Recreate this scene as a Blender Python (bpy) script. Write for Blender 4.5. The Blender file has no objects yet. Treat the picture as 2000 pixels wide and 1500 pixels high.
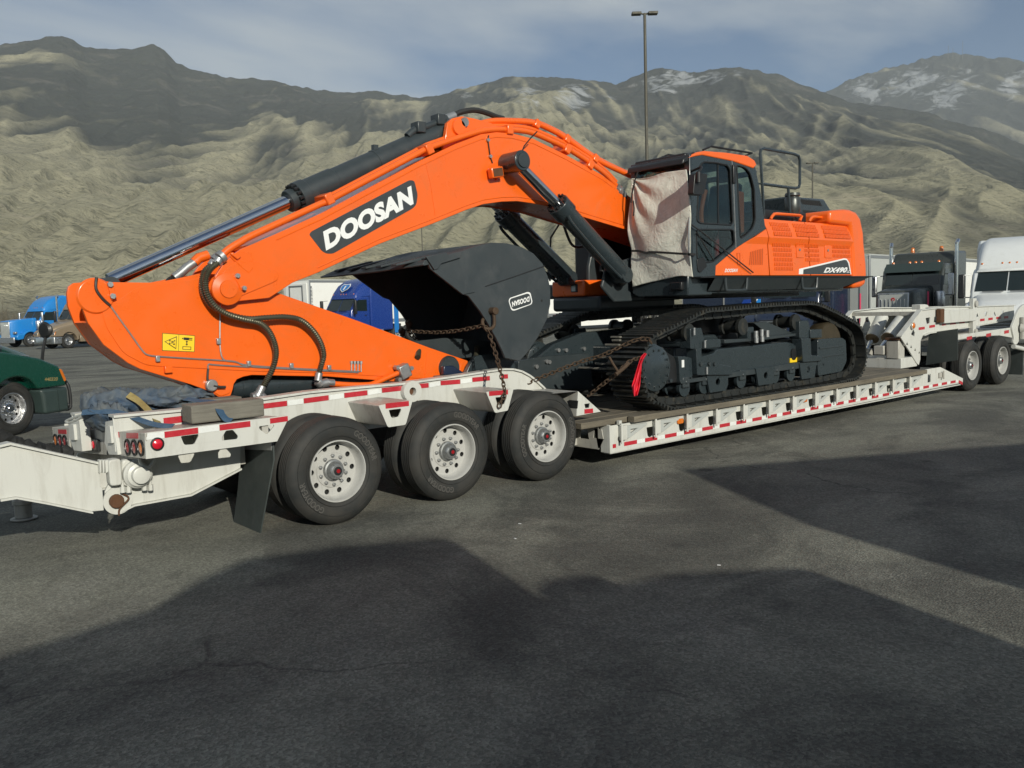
import bpy, bmesh, math, random
import numpy as np
from mathutils import Vector, Matrix
from mathutils.geometry import tessellate_polygon
R = math.radians
random.seed(7)
scn = bpy.context.scene
COL = scn.collection

# ------------------------------------------------------------------ camera
# world: X runs along the lowboy trailer (rear to front), Y points away from the camera, Z up; metres
F_PX, PITCH, ROLL, YAW = 1693.06, 0.0907, -0.0307, 0.7100
CAM = Vector((0.0, -7.413, 2.081))
FW = Vector((math.sin(YAW)*math.cos(PITCH), math.cos(YAW)*math.cos(PITCH), -math.sin(PITCH)))
RT0 = Vector((math.cos(YAW), -math.sin(YAW), 0)); UP0 = RT0.cross(FW)
RT = math.cos(ROLL)*RT0 + math.sin(ROLL)*UP0
UP = -math.sin(ROLL)*RT0 + math.cos(ROLL)*UP0
cd = bpy.data.cameras.new('camera'); cd.sensor_width = 36; cd.sensor_fit = 'HORIZONTAL'
cd.lens = F_PX/2000*36; cd.clip_start = 0.05; cd.clip_end = 40000
cam = bpy.data.objects.new('camera', cd); COL.objects.link(cam)
M = Matrix((RT, UP, -FW)).transposed().to_4x4(); M.translation = CAM
cam.matrix_world = M; scn.camera = cam

# ------------------------------------------------------------------ sky, sun, exposure
SUN_AZ, SUN_EL = R(16.5), R(22.0)          # direction the light travels, measured from +Y toward +X
SUND = Vector((math.sin(SUN_AZ)*math.cos(SUN_EL), math.cos(SUN_AZ)*math.cos(SUN_EL), -math.sin(SUN_EL)))
sl = bpy.data.lights.new('sun', 'SUN'); sl.energy = 5.0; sl.angle = R(0.6); sl.color = (1.0, 0.955, 0.83)
so = bpy.data.objects.new('sun', sl); COL.objects.link(so)
so.rotation_euler = SUND.to_track_quat('-Z', 'Y').to_euler(); so.location = (-8, -25, 30)
W = bpy.data.worlds.new('World'); scn.world = W; W.use_nodes = True
nt = W.node_tree; nt.nodes.clear()
def wn(t, **k):
    n = nt.nodes.new(t)
    for a, b in k.items(): setattr(n, a, b)
    return n
sky = wn('ShaderNodeTexSky', sky_type='NISHITA', sun_disc=False)
sky.sun_elevation = SUN_EL
sky.sun_rotation = math.atan2(-SUND.x, -SUND.y)      # azimuth of the sun itself
sky.air_density = 1.0; sky.dust_density = 1.4; sky.ozone_density = 1.6; sky.altitude = 1300
tc = wn('ShaderNodeTexCoord'); sep = wn('ShaderNodeSeparateXYZ')
nt.links.new(tc.outputs['Generated'], sep.inputs[0])
def wm(op, a, b=None):
    n = wn('ShaderNodeMath', operation=op)
    for i, v in enumerate((a, b)):
        if v is None: continue
        if isinstance(v, (int, float)): n.inputs[i].default_value = v
        else: nt.links.new(v, n.inputs[i])
    return n.outputs[0]
# thin cloud deck: the view direction cut with a flat layer overhead
zz = wm('MAXIMUM', wm('ADD', sep.outputs[2], 0.10), 0.04)
cx = wm('DIVIDE', sep.outputs[0], zz); cy = wm('DIVIDE', sep.outputs[1], zz)
comb = wn('ShaderNodeCombineXYZ'); nt.links.new(cx, comb.inputs[0]); nt.links.new(cy, comb.inputs[1])
mp = wn('ShaderNodeMapping'); mp.inputs['Rotation'].default_value = (0, 0, R(25)); mp.inputs['Scale'].default_value = (0.62, 1.0, 1); mp.inputs['Location'].default_value = (16.1726, -15.9608, 0)
nt.links.new(comb.outputs[0], mp.inputs[0])
n1 = wn('ShaderNodeTexNoise'); n1.inputs['Scale'].default_value = 0.55; n1.inputs['Detail'].default_value = 8; n1.inputs['Roughness'].default_value = 0.55; n1.inputs['Distortion'].default_value = 0.35
nt.links.new(mp.outputs[0], n1.inputs['Vector'])
cr = wn('ShaderNodeValToRGB'); cr.color_ramp.elements[0].position = 0.46; cr.color_ramp.elements[1].position = 0.61
cr.color_ramp.elements[0].color = (0.0, 0.0, 0.0, 1); cr.color_ramp.elements[1].color = (0.82, 0.82, 0.82, 1)
nt.links.new(n1.outputs['Fac'], cr.inputs[0])
mixc = wn('ShaderNodeMixRGB'); mixc.inputs[2].default_value = (10.6, 11.2, 11.0, 1)
tint = wn('ShaderNodeMixRGB', blend_type='MULTIPLY'); tint.inputs[0].default_value = 1; tint.inputs[2].default_value = (0.80, 1.06, 1.26, 1)
nt.links.new(sky.outputs[0], tint.inputs[1])
nt.links.new(cr.outputs[0], mixc.inputs[0]); nt.links.new(tint.outputs[0], mixc.inputs[1])
bg = wn('ShaderNodeBackground'); bg.inputs[1].default_value = 0.05
nt.links.new(mixc.outputs[0], bg.inputs[0])
wo = wn('ShaderNodeOutputWorld'); nt.links.new(bg.outputs[0], wo.inputs[0])
vs = scn.view_settings; vs.view_transform = 'Standard'; vs.look = 'None'; vs.exposure = 0.15; vs.gamma = 1.0; vs.use_curve_mapping = False
scn.cycles.use_denoising = True
scn.cycles.max_bounces = 8; scn.cycles.transparent_max_bounces = 12
scn.cycles.volume_bounces = 0
scn.cycles.caustics_reflective = False; scn.cycles.caustics_refractive = False

# ------------------------------------------------------------------ measuring helpers: a photo point on a known plane -> metres
def ray(x, y): return FW*F_PX + RT*(x-1000) + UP*(750-y)
def pY(x, y, Y):
    d = ray(x, y); return CAM + d*((Y-CAM.y)/d.y)
def pX(x, y, X):
    d = ray(x, y); return CAM + d*((X-CAM.x)/d.x)
def pZ(x, y, Z):
    d = ray(x, y); return CAM + d*((Z-CAM.z)/d.z)
def pD(x, y, D):
    """point at depth D metres in front of the camera"""
    d = ray(x, y); return CAM + d*(D/F_PX)
def trc(pts, Y): return [(lambda p: (p.x, p.z))(pY(x, y, Y)) for x, y in pts]

# ------------------------------------------------------------------ mesh builder
class MB:
    def __init__(s): s.v = []; s.f = []
    def add(s, vs, fs):
        o = len(s.v); s.v += [tuple(v) for v in vs]; s.f += [tuple(i+o for i in f) for f in fs]; return s
    def box(s, x0, x1, y0, y1, z0, z1, T=None):
        vs = [Vector((x, y, z)) for x in (x0, x1) for y in (y0, y1) for z in (z0, z1)]
        if T: vs = [T @ v for v in vs]
        return s.add(vs, [(0,1,3,2),(4,6,7,5),(0,4,5,1),(2,3,7,6),(0,2,6,4),(1,5,7,3)])
    def prism(s, loop, a0, a1, ax='y', holes=(), T=None):
        """2D outline (XZ for ax=y, XY for z, YZ for x), optional holes, pushed from a0 to a1"""
        loops = [list(loop)] + [list(h) for h in holes]
        flat = [p for l in loops for p in l]
        tris = tessellate_polygon([[Vector((p[0], p[1], 0)) for p in l] for l in loops])
        def mk(p, a):
            v = {'y': Vector((p[0], a, p[1])), 'z': Vector((p[0], p[1], a)), 'x': Vector((a, p[0], p[1]))}[ax]
            return T @ v if T else v
        n = len(flat); vs = [mk(p, a0) for p in flat] + [mk(p, a1) for p in flat]; fs = []
        if not holes:
            fs.append(tuple(range(n))); fs.append(tuple(range(n, 2*n))[::-1])
        else:
            for t in tris: fs.append(tuple(t)); fs.append(tuple(i+n for i in t)[::-1])
        o = 0
        for l in loops:
            m = len(l)
            for i in range(m):
                j = (i+1) % m; fs.append((o+i, o+i+n, o+j+n, o+j))
            o += m
        return s.add(vs, fs)
    def cyl(s, p0, p1, r0, r1=None, n=24, cap=True):
        p0, p1 = Vector(p0), Vector(p1); r1 = r0 if r1 is None else r1
        d = (p1-p0).normalized(); a = d.orthogonal().normalized(); b = d.cross(a)
        vs = []; 
        for p, r in ((p0, r0), (p1, r1)):
            for i in range(n):
                t = 2*math.pi*i/n; vs.append(p + (a*math.cos(t)+b*math.sin(t))*r)
        fs = [(i, (i+1) % n, n+(i+1) % n, n+i) for i in range(n)]
        if cap: fs += [tuple(range(n))[::-1], tuple(range(n, 2*n))]
        return s.add(vs, fs)
    def tube(s, pts, r, n=8, closed=False, cap=True):
        P = [Vector(p) for p in pts]; m = len(P); vs = []; fs = []
        T0 = (P[1]-P[0]).normalized(); a = T0.orthogonal().normalized()
        rr = r if isinstance(r, (list, tuple)) else [r]*m
        for k in range(m):
            if closed: t = (P[(k+1) % m]-P[k-1])
            else: t = P[min(k+1, m-1)]-P[max(k-1, 0)]
            t.normalize(); a = (a - t*a.dot(t))
            a = a.normalized() if a.length > 1e-6 else t.orthogonal().normalized()
            b = t.cross(a)
            for i in range(n):
                w = 2*math.pi*i/n; vs.append(P[k] + (a*math.cos(w)+b*math.sin(w))*rr[k])
        for k in range(m if closed else m-1):
            for i in range(n):
                j = (i+1) % n; k2 = (k+1) % m
                fs.append((k*n+i, k*n+j, k2*n+j, k2*n+i))
        if cap and not closed: fs += [tuple(range(n))[::-1], tuple(range((m-1)*n, m*n))]
        return s.add(vs, fs)
    def lathe(s, prof, c, ax, n=40):
        """prof: (radius, distance along ax)"""
        c = Vector(c); d = Vector(ax).normalized(); a = d.orthogonal().normalized(); b = d.cross(a); m = len(prof); vs = []
        for r, h in prof:
            for i in range(n):
                t = 2*math.pi*i/n; vs.append(c + d*h + (a*math.cos(t)+b*math.sin(t))*max(r, 1e-4))
        fs = [(k*n+i, k*n+(i+1) % n, (k+1)*n+(i+1) % n, (k+1)*n+i) for k in range(m-1) for i in range(n)]
        return s.add(vs, fs)
    def grid(s, P):
        m, n = len(P), len(P[0])
        return s.add([p for r in P for p in r], [(i*n+j, i*n+j+1, (i+1)*n+j+1, (i+1)*n+j) for i in range(m-1) for j in range(n-1)])
    def mesh(s, name, mat=None, smooth=40, fix=True):
        me = bpy.data.meshes.new(name); me.from_pydata([tuple(v) for v in s.v], [], s.f)
        if fix:
            bm = bmesh.new(); bm.from_mesh(me); bmesh.ops.recalc_face_normals(bm, faces=bm.faces); bm.to_mesh(me); bm.free()
        if smooth:
            me.shade_smooth(); me.set_sharp_from_angle(angle=R(smooth))
        if mat: me.materials.append(mat)
        me.update(); return me
    def build(s, name, mat, parent=None, bevel=0, smooth=40, fix=True, seg=2):
        me = s.mesh(name, mat, smooth, fix)
        return put(name, me, parent, bevel, seg)
def put(name, me, parent=None, bevel=0, seg=2, local=False):
    o = bpy.data.objects.new(name, me); COL.objects.link(o)
    if parent:
        o.parent = parent
        if not local: o.location = -wloc(parent)      # the mesh was written in world metres
    if bevel:
        b = o.modifiers.new('bevel', 'BEVEL'); b.width = bevel; b.segments = seg; b.limit_method = 'ANGLE'; b.angle_limit = R(40)
    return o
def wloc(o):
    v = Vector(o.location); p = o.parent
    while p: v = v + Vector(p.location); p = p.parent
    return v
def tag(o, label, cat=None, group=None, kind=None):
    if label: o['label'] = label
    if cat: o['category'] = cat
    if group: o['group'] = group
    if kind: o['kind'] = kind
    return o
def thing(name, label, cat, loc=(0, 0, 0), rz=0, group=None, parent=None):
    o = bpy.data.objects.new(name, None); COL.objects.link(o); o.location = loc; o.rotation_euler = (0, 0, rz); o.empty_display_size = .2
    if label: tag(o, label, cat, group)
    if parent:
        o.parent = parent
    return o
def part_empty(name, parent, loc=(0, 0, 0), rot=(0, 0, 0)):
    """an Empty part at loc in its parent's own frame"""
    o = bpy.data.objects.new(name, None); COL.objects.link(o); o.parent = parent; o.location = loc; o.rotation_euler = rot; o.empty_display_size = .1
    return o
def copy_tree(o, parent=None):
    c = o.copy(); COL.objects.link(c); c.parent = parent
    for ch in o.children: copy_tree(ch, c)
    return c
def rrect(x0, x1, z0, z1, r, n=5):
    pts = []
    for cx_, cz_, a in ((x1-r, z1-r, 0), (x0+r, z1-r, 90), (x0+r, z0+r, 180), (x1-r, z0+r, 270)):
        for i in range(n+1):
            t = R(a+90*i/n); pts.append((cx_+r*math.cos(t), cz_+r*math.sin(t)))
    return pts
def roundpoly(pts, r, n=4):
    """round the corners of a 2D outline"""
    out = []; m = len(pts)
    for i in range(m):
        p0, p1, p2 = Vector(pts[i-1]), Vector(pts[i]), Vector(pts[(i+1) % m])
        a, b = p0-p1, p2-p1; la, lb = a.length, b.length; k = min(r, la*.45, lb*.45)
        A = p1 + a/la*k; B = p1 + b/lb*k
        for j in range(n+1):
            t = j/n; q = A*(1-t)**2 + p1*2*t*(1-t) + B*t*t; out.append((q.x, q.y))
    return out
def circ(cx_, cz_, r, n=20, ph=0): return [(cx_+r*math.cos(ph+2*math.pi*i/n), cz_+r*math.sin(ph+2*math.pi*i/n)) for i in range(n)]
def smoothpath(pts, k=6):
    P = [Vector(p) for p in pts]; out = []
    for i in range(len(P)-1):
        p0, p1, p2, p3 = P[max(i-1, 0)], P[i], P[i+1], P[min(i+2, len(P)-1)]
        for j in range(k):
            t = j/k
            out.append(0.5*((2*p1)+(p2-p0)*t+(2*p0-5*p1+4*p2-p3)*t*t+(3*p1-p0-3*p2+p3)*t**3))
    out.append(P[-1]); return out
def text_mesh(txt, bold=0.0, shear=0.0, spacing=1.0):
    cu = bpy.data.curves.new('lettering', 'FONT'); cu.body = txt; cu.offset = bold; cu.shear = shear; cu.space_character = spacing; cu.resolution_u = 4
    ob = bpy.data.objects.new('lettering', cu); COL.objects.link(ob)
    dg = bpy.context.evaluated_depsgraph_get(); dg.update()
    me = bpy.data.meshes.new_from_object(ob.evaluated_get(dg)); bpy.data.objects.remove(ob); bpy.data.curves.remove(cu)
    v = [(a.co.x, a.co.y) for a in me.vertices]; f = [tuple(p.vertices) for p in me.polygons]; bpy.data.meshes.remove(me)
    xs = [a for a, b in v]; ys = [b for a, b in v]
    return [((a-min(xs))/(max(xs)-min(xs)), (b-min(ys))/(max(ys)-min(ys))) for a, b in v], f
def text_quad(name, txt, q, off, mat, parent, bold=0.012, shear=0.0, spacing=1.0, local=False):
    """lettering stretched over the quad q = bottom-left, bottom-right, top-right, top-left (3D), lifted by off"""
    uv, f = text_mesh(txt, bold, shear, spacing); A, B, C_, D = [Vector(a) for a in q]; off = Vector(off)
    mb = MB(); mb.add([A*(1-u)*(1-v)+B*u*(1-v)+C_*u*v+D*(1-u)*v+off for u, v in uv], f)
    me = mb.mesh(name, mat, 0, False); return put(name, me, parent, local=local)
# ------------------------------------------------------------------ materials
def newmat(name):
    m = bpy.data.materials.new(name); m.use_nodes = True; n = m.node_tree; n.nodes.clear()
    o = n.nodes.new('ShaderNodeOutputMaterial'); b = n.nodes.new('ShaderNodeBsdfPrincipled'); n.links.new(b.outputs[0], o.inputs[0])
    return m, n, b, o
def N(n, t, **k):
    a = n.nodes.new(t)
    for q, v in k.items():
        if q in a.inputs: a.inputs[q].default_value = v
        else: setattr(a, q, v)
    return a
def noise(n, scale, detail=4, rough=.55, vec=None, dist=0.0):
    a = n.nodes.new('ShaderNodeTexNoise'); a.inputs['Scale'].default_value = scale; a.inputs['Detail'].default_value = detail
    a.inputs['Roughness'].default_value = rough; a.inputs['Distortion'].default_value = dist
    if vec: n.links.new(vec, a.inputs['Vector'])
    return a.outputs['Fac']
def ramp(n, fac, stops):
    a = n.nodes.new('ShaderNodeValToRGB'); e = a.color_ramp.elements
    while len(e) < len(stops): e.new(0.5)
    for i, (p, c) in enumerate(stops):
        e[i].position = p; e[i].color = (c[0], c[1], c[2], 1) if isinstance(c, (tuple, list)) else (c, c, c, 1)
    n.links.new(fac, a.inputs[0]); return a.outputs[0]
def mix(n, fac, a, b, mode='MIX'):
    x = n.nodes.new('ShaderNodeMixRGB'); x.blend_type = mode
    for i, v in enumerate((fac, a, b)):
        if hasattr(v, 'is_linked'): n.links.new(v, x.inputs[i])
        elif isinstance(v, (int, float)): x.inputs[i].default_value = v if i == 0 else (v, v, v, 1)
        else: x.inputs[i].default_value = (v[0], v[1], v[2], 1)
    return x.outputs[0]
def mth(n, op, a, b=None):
    x = n.nodes.new('ShaderNodeMath'); x.operation = op
    for i, v in enumerate((a, b)):
        if v is None: continue
        if isinstance(v, (int, float)): x.inputs[i].default_value = v
        else: n.links.new(v, x.inputs[i])
    return x.outputs[0]
def coord(n, kind='Object'):
    t = n.nodes.new('ShaderNodeTexCoord'); return t.outputs[kind]
def geopos(n): return n.nodes.new('ShaderNodeNewGeometry').outputs['Position']
def bump(n, b, h, strength=.3, dist=.01):
    x = n.nodes.new('ShaderNodeBump'); x.inputs['Strength'].default_value = strength; x.inputs['Distance'].default_value = dist
    n.links.new(h, x.inputs['Height']); n.links.new(x.outputs[0], b.inputs['Normal'])
MT = {}
def paint(name, col, rough=.35, metal=0.0, coat=.3, var=.12, dirt=None, dirt_amt=.0, scale=3.0):
    m, n, b, o = newmat(name); p = geopos(n)
    f = noise(n, scale, 5, .6, p); dk = tuple(c*(1-var) for c in col); lt = tuple(min(1, c*(1+var*.6)) for c in col)
    c = mix(n, f, dk, lt)
    if dirt:
        d = ramp(n, noise(n, scale*2.3, 8, .7, p, .6), [(.52, 0), (.75, 1)])
        c = mix(n, mth(n, 'MULTIPLY', d, dirt_amt), c, dirt)
    n.links.new(c, b.inputs['Base Color'])
    r = ramp(n, noise(n, scale*4, 6, .6, p), [(.3, rough*.8), (.7, min(1, rough*1.35))]); n.links.new(r, b.inputs['Roughness'])
    b.inputs['Metallic'].default_value = metal; b.inputs['Coat Weight'].default_value = coat; b.inputs['Coat Roughness'].default_value = .15
    MT[name] = m; return m
paint('orange', (.84, .130, .009), .30, coat=.55, var=.10, dirt=(.42, .15, .06), dirt_amt=.25, scale=1.1)
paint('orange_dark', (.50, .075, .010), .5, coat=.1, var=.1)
paint('charcoal', (.030, .039, .043), .42, coat=.15, var=.16, dirt=(.09, .088, .08), dirt_amt=.25, scale=1.7)
paint('charcoal_gloss', (.026, .036, .041), .28, coat=.4, var=.1)
paint('bucket_grey', (.034, .043, .048), .55, coat=0, var=.22, dirt=(.085, .088, .09), dirt_amt=.45, scale=1.1)
paint('track_steel', (.034, .037, .036), .42, .35, coat=0, var=.4, dirt=(.15, .125, .085), dirt_amt=.55, scale=4)
paint('worn_steel', (.20, .15, .09), .5, .6, coat=0, var=.4, dirt=(.10, .06, .03), dirt_amt=.6, scale=6)
paint('idler_steel', (.085, .068, .042), .5, .5, coat=0, var=.4, dirt=(.04, .03, .02), dirt_amt=.6, scale=6)
paint('black', (.012, .013, .014), .45, coat=.1)
paint('black_matte', (.014, .015, .015), .8, coat=0)
paint('flap', (.042, .052, .050), .6, coat=0, var=.3, dirt=(.085, .092, .086), dirt_amt=.4, scale=2)
paint('red_tape', (.46, .022, .035), .35, coat=.5, var=.18, dirt=(.5, .2, .18), dirt_amt=.25, scale=9)
paint('white_tape', (.74, .76, .74), .35, coat=.5, var=.1, dirt=(.45, .43, .38), dirt_amt=.4, scale=9)
paint('red_lens', (.30, .010, .015), .2, coat=1, var=.2)
paint('red_lens_lit', (.62, .012, .03), .2, coat=1, var=.2)
paint('amber_lens', (.62, .16, .012), .2, coat=1, var=.2)
paint('rust', (.12, .055, .026), .85, .2, coat=0, var=.5, dirt=(.05, .03, .02), dirt_amt=.8, scale=14)
paint('chain_rust', (.085, .055, .034), .75, .35, coat=0, var=.5, dirt=(.035, .025, .018), dirt_amt=.8, scale=20)
paint('hose', (.020, .020, .019), .5, coat=.1)
paint('steel_dark', (.10, .105, .10), .35, .7, coat=0, var=.2)
paint('spring', (.12, .115, .08), .4, .7, coat=0, var=.2)
paint('decal_dark', (.040, .047, .050), .4, coat=.3, var=.05)
paint('decal_white', (.78, .79, .78), .4, coat=.3, var=.04)
paint('decal_yellow', (.85, .58, .02), .45, coat=.2, var=.05)
paint('white_body', (.74, .76, .75), .35, coat=.4, var=.06, dirt=(.5, .48, .43), dirt_amt=.25)
paint('trailer_white', (.80, .80, .76), .45, coat=.2, var=.04, dirt=(.55, .53, .47), dirt_amt=.25, scale=.8)
paint('trailer_grey', (.42, .44, .42), .5, coat=.1, var=.1, scale=.8)
paint('green_truck', (.003, .052, .034), .25, coat=.7, var=.08)
paint('teal_grey', (.030, .048, .045), .5, coat=.2)
paint('sky_blue', (.012, .20, .56), .3, coat=.6, var=.06)
paint('tan', (.30, .235, .16), .35, .35, coat=.5, var=.08)
paint('royal_blue', (.010, .040, .22), .25, coat=.7, var=.08)
paint('bright_blue', (.015, .17, .50), .3, coat=.6)
paint('dark_truck', (.055, .062, .055), .3, .3, coat=.6, var=.1)
paint('navy', (.012, .022, .05), .3, coat=.5)
paint('pink', (.70, .06, .14), .6, coat=0)
paint('red_paint', (.45, .02, .02), .4, coat=.3)
paint('grey_metal', (.30, .31, .31), .4, .7, coat=0, var=.12)
paint('galv', (.42, .43, .43), .38, .75, coat=0, var=.2, scale=12)
paint('pole_paint', (.10, .095, .075), .6, .2, coat=0, var=.15)
def chrome(name, col, rough):
    m, n, b, o = newmat(name); p = geopos(n)
    b.inputs['Base Color'].default_value = (*col, 1); b.inputs['Metallic'].default_value = 1
    n.links.new(ramp(n, noise(n, 9, 5, .6, p), [(.3, rough*.6), (.75, rough*1.6)]), b.inputs['Roughness']); MT[name] = m
chrome('chrome', (.66, .68, .70), .10); chrome('polished', (.62, .62, .62), .34)
# sun-bleached white trailer paint with grime and rust bleeding from the edges
def weathered_white(name, base, grime, amt, rust):
    m, n, b, o = newmat(name); p = geopos(n)
    c = mix(n, noise(n, 1.1, 6, .6, p), tuple(x*.90 for x in base), base)
    mpn = N(n, 'ShaderNodeMapping'); mpn.inputs['Scale'].default_value = (6, 6, 1.1); n.links.new(p, mpn.inputs[0])
    st = ramp(n, noise(n, 1.3, 8, .68, mpn.outputs[0], .5), [(.50, 0), (.78, 1)])
    c = mix(n, mth(n, 'MULTIPLY', st, amt), c, grime)
    r1 = ramp(n, noise(n, 7, 9, .72, p, .4), [(.66, 0), (.72, 1)]); r2 = ramp(n, noise(n, .9, 3, .5, p), [(.46, 0), (.66, 1)])
    sp = mth(n, 'MULTIPLY', r1, r2); c = mix(n, mth(n, 'MULTIPLY', sp, rust), c, (.16, .065, .022))
    n.links.new(c, b.inputs['Base Color']); b.inputs['Coat Weight'].default_value = .1; b.inputs['Coat Roughness'].default_value = .3
    n.links.new(ramp(n, st, [(0, .38), (1, .75)]), b.inputs['Roughness'])
    bump(n, b, noise(n, 2.6, 3, .5, p), .18, .02); MT[name] = m
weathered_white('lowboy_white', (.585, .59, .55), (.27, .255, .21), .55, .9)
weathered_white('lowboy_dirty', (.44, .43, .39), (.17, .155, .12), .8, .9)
weathered_white('wheel_white', (.46, .46, .44), (.22, .21, .185), .6, .12)
def rubber():
    m, n, b, o = newmat('rubber'); p = coord(n)
    c = mix(n, ramp(n, noise(n, 4, 7, .65, p, .3), [(.35, 0), (.7, 1)]), (.013, .015, .015), (.034, .032, .028))
    n.links.new(c, b.inputs['Base Color']); b.inputs['Roughness'].default_value = .72
    bump(n, b, noise(n, 60, 4, .6, p), .15, .003); MT['rubber'] = m
rubber(); paint('tyre_letter', (.075, .072, .066), .8, coat=0)
def wood(name, a, b_, sc):
    m, n, b, o = newmat(name); p = coord(n); mpn = N(n, 'ShaderNodeMapping'); mpn.inputs['Scale'].default_value = sc; n.links.new(p, mpn.inputs[0])
    f = noise(n, 3, 9, .7, mpn.outputs[0], .8); c = mix(n, ramp(n, f, [(.3, 0), (.72, 1)]), a, b_)
    c = mix(n, ramp(n, noise(n, 1.3, 4, .6, p), [(.45, 0), (.8, .75)]), c, (.06, .055, .045))
    n.links.new(c, b.inputs['Base Color']); b.inputs['Roughness'].default_value = .9; bump(n, b, f, .6, .01); MT[name] = m
wood('timber', (.13, .122, .102), (.24, .228, .19), (.8, 14, 14)); wood('deck_wood', (.10, .085, .062), (.20, .175, .13), (.7, 12, 12))
def fabric(name, a, b_, sc=3.0, rough=.95, bs=.5):
    m, n, b, o = newmat(name); p = coord(n)
    c = mix(n, ramp(n, noise(n, sc, 7, .65, p, .5), [(.35, 0), (.68, 1)]), a, b_)
    n.links.new(c, b.inputs['Base Color']); b.inputs['Roughness'].default_value = rough
    bump(n, b, noise(n, sc*6, 6, .65, p), bs, .012); MT[name] = m
def canvas_mat():
    m, n, b, o = newmat('canvas'); p = coord(n)
    c = mix(n, ramp(n, noise(n, 2.6, 7, .65, p, .5), [(.32, 0), (.66, 1)]), (.53, .535, .47), (.72, .72, .635))
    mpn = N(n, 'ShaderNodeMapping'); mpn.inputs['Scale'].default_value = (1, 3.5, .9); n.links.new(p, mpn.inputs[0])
    c = mix(n, ramp(n, noise(n, 2.2, 8, .7, mpn.outputs[0], .7), [(.52, 0), (.74, .6)]), c, (.32, .28, .22))  # upright dark streaks: stains, and the pillar's shadow painted in with them
    c = mix(n, ramp(n, noise(n, 21, 3, .6, p), [(.66, 0), (.72, .5)]), c, (.20, .16, .12))
    n.links.new(c, b.inputs['Base Color']); b.inputs['Roughness'].default_value = .95
    cre = mth(n, 'ABSOLUTE', mth(n, 'SUBTRACT', noise(n, 4.5, 3, .55, p, 1.2), .5)); cr2 = mth(n, 'ABSOLUTE', mth(n, 'SUBTRACT', noise(n, 11, 3, .55, p, 1.0), .5))
    bump(n, b, mth(n, 'ADD', mth(n, 'MULTIPLY', cre, 3.0), cr2), .35, .02); MT['canvas'] = m
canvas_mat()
fabric('tarp', (.022, .058, .115), (.125, .13, .12), 3.2, .75, .5)
fabric('strap_blue', (.03, .075, .14), (.07, .12, .18), 9); fabric('strap_tan', (.22, .17, .06), (.34, .28, .12), 9)
fabric('strap_black', (.012, .012, .012), (.03, .03, .03), 9)
fabric('flag_red', (.62, .012, .03), (.78, .02, .05), 5, .6, .2); fabric('seat_cloth', (.02, .02, .022), (.05, .05, .05), 6)
fabric('brush', (.10, .085, .06), (.17, .15, .11), 3)
def glass(name, tintc, dark):
    m, n, b, o = newmat(name); n.nodes.remove(b)
    tr = N(n, 'ShaderNodeBsdfTransparent'); tr.inputs[0].default_value = (*tintc, 1)
    gl = N(n, 'ShaderNodeBsdfGlossy'); gl.inputs['Roughness'].default_value = .03; gl.inputs[0].default_value = (.9, .95, .95, 1)
    fr = N(n, 'ShaderNodeLayerWeight'); fr.inputs[0].default_value = .5
    ms = N(n, 'ShaderNodeMixShader'); n.links.new(mth(n, 'ADD', mth(n, 'POWER', fr.outputs['Facing'], 4.0), dark), ms.inputs[0]); n.links.new(tr.outputs[0], ms.inputs[1]); n.links.new(gl.outputs[0], ms.inputs[2])
    n.links.new(ms.outputs[0], o.inputs[0]); MT[name] = m
glass('cab_glass', (.60, .73, .73), .04)
glass('lens_glass', (.85, .85, .85), .10)
def darkglass():
    m, n, b, o = newmat('dark_glass'); b.inputs['Base Color'].default_value = (.012, .020, .020, 1); b.inputs['Roughness'].default_value = .04
    b.inputs['Specular IOR Level'].default_value = .8; MT['dark_glass'] = m
darkglass()
def lamp_lit():
    m, n, b, o = newmat('lamp_lit'); b.inputs['Emission Color'].default_value = (1, .95, .8, 1); b.inputs['Emission Strength'].default_value = 2.0; MT['lamp_lit'] = m
lamp_lit()
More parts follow.
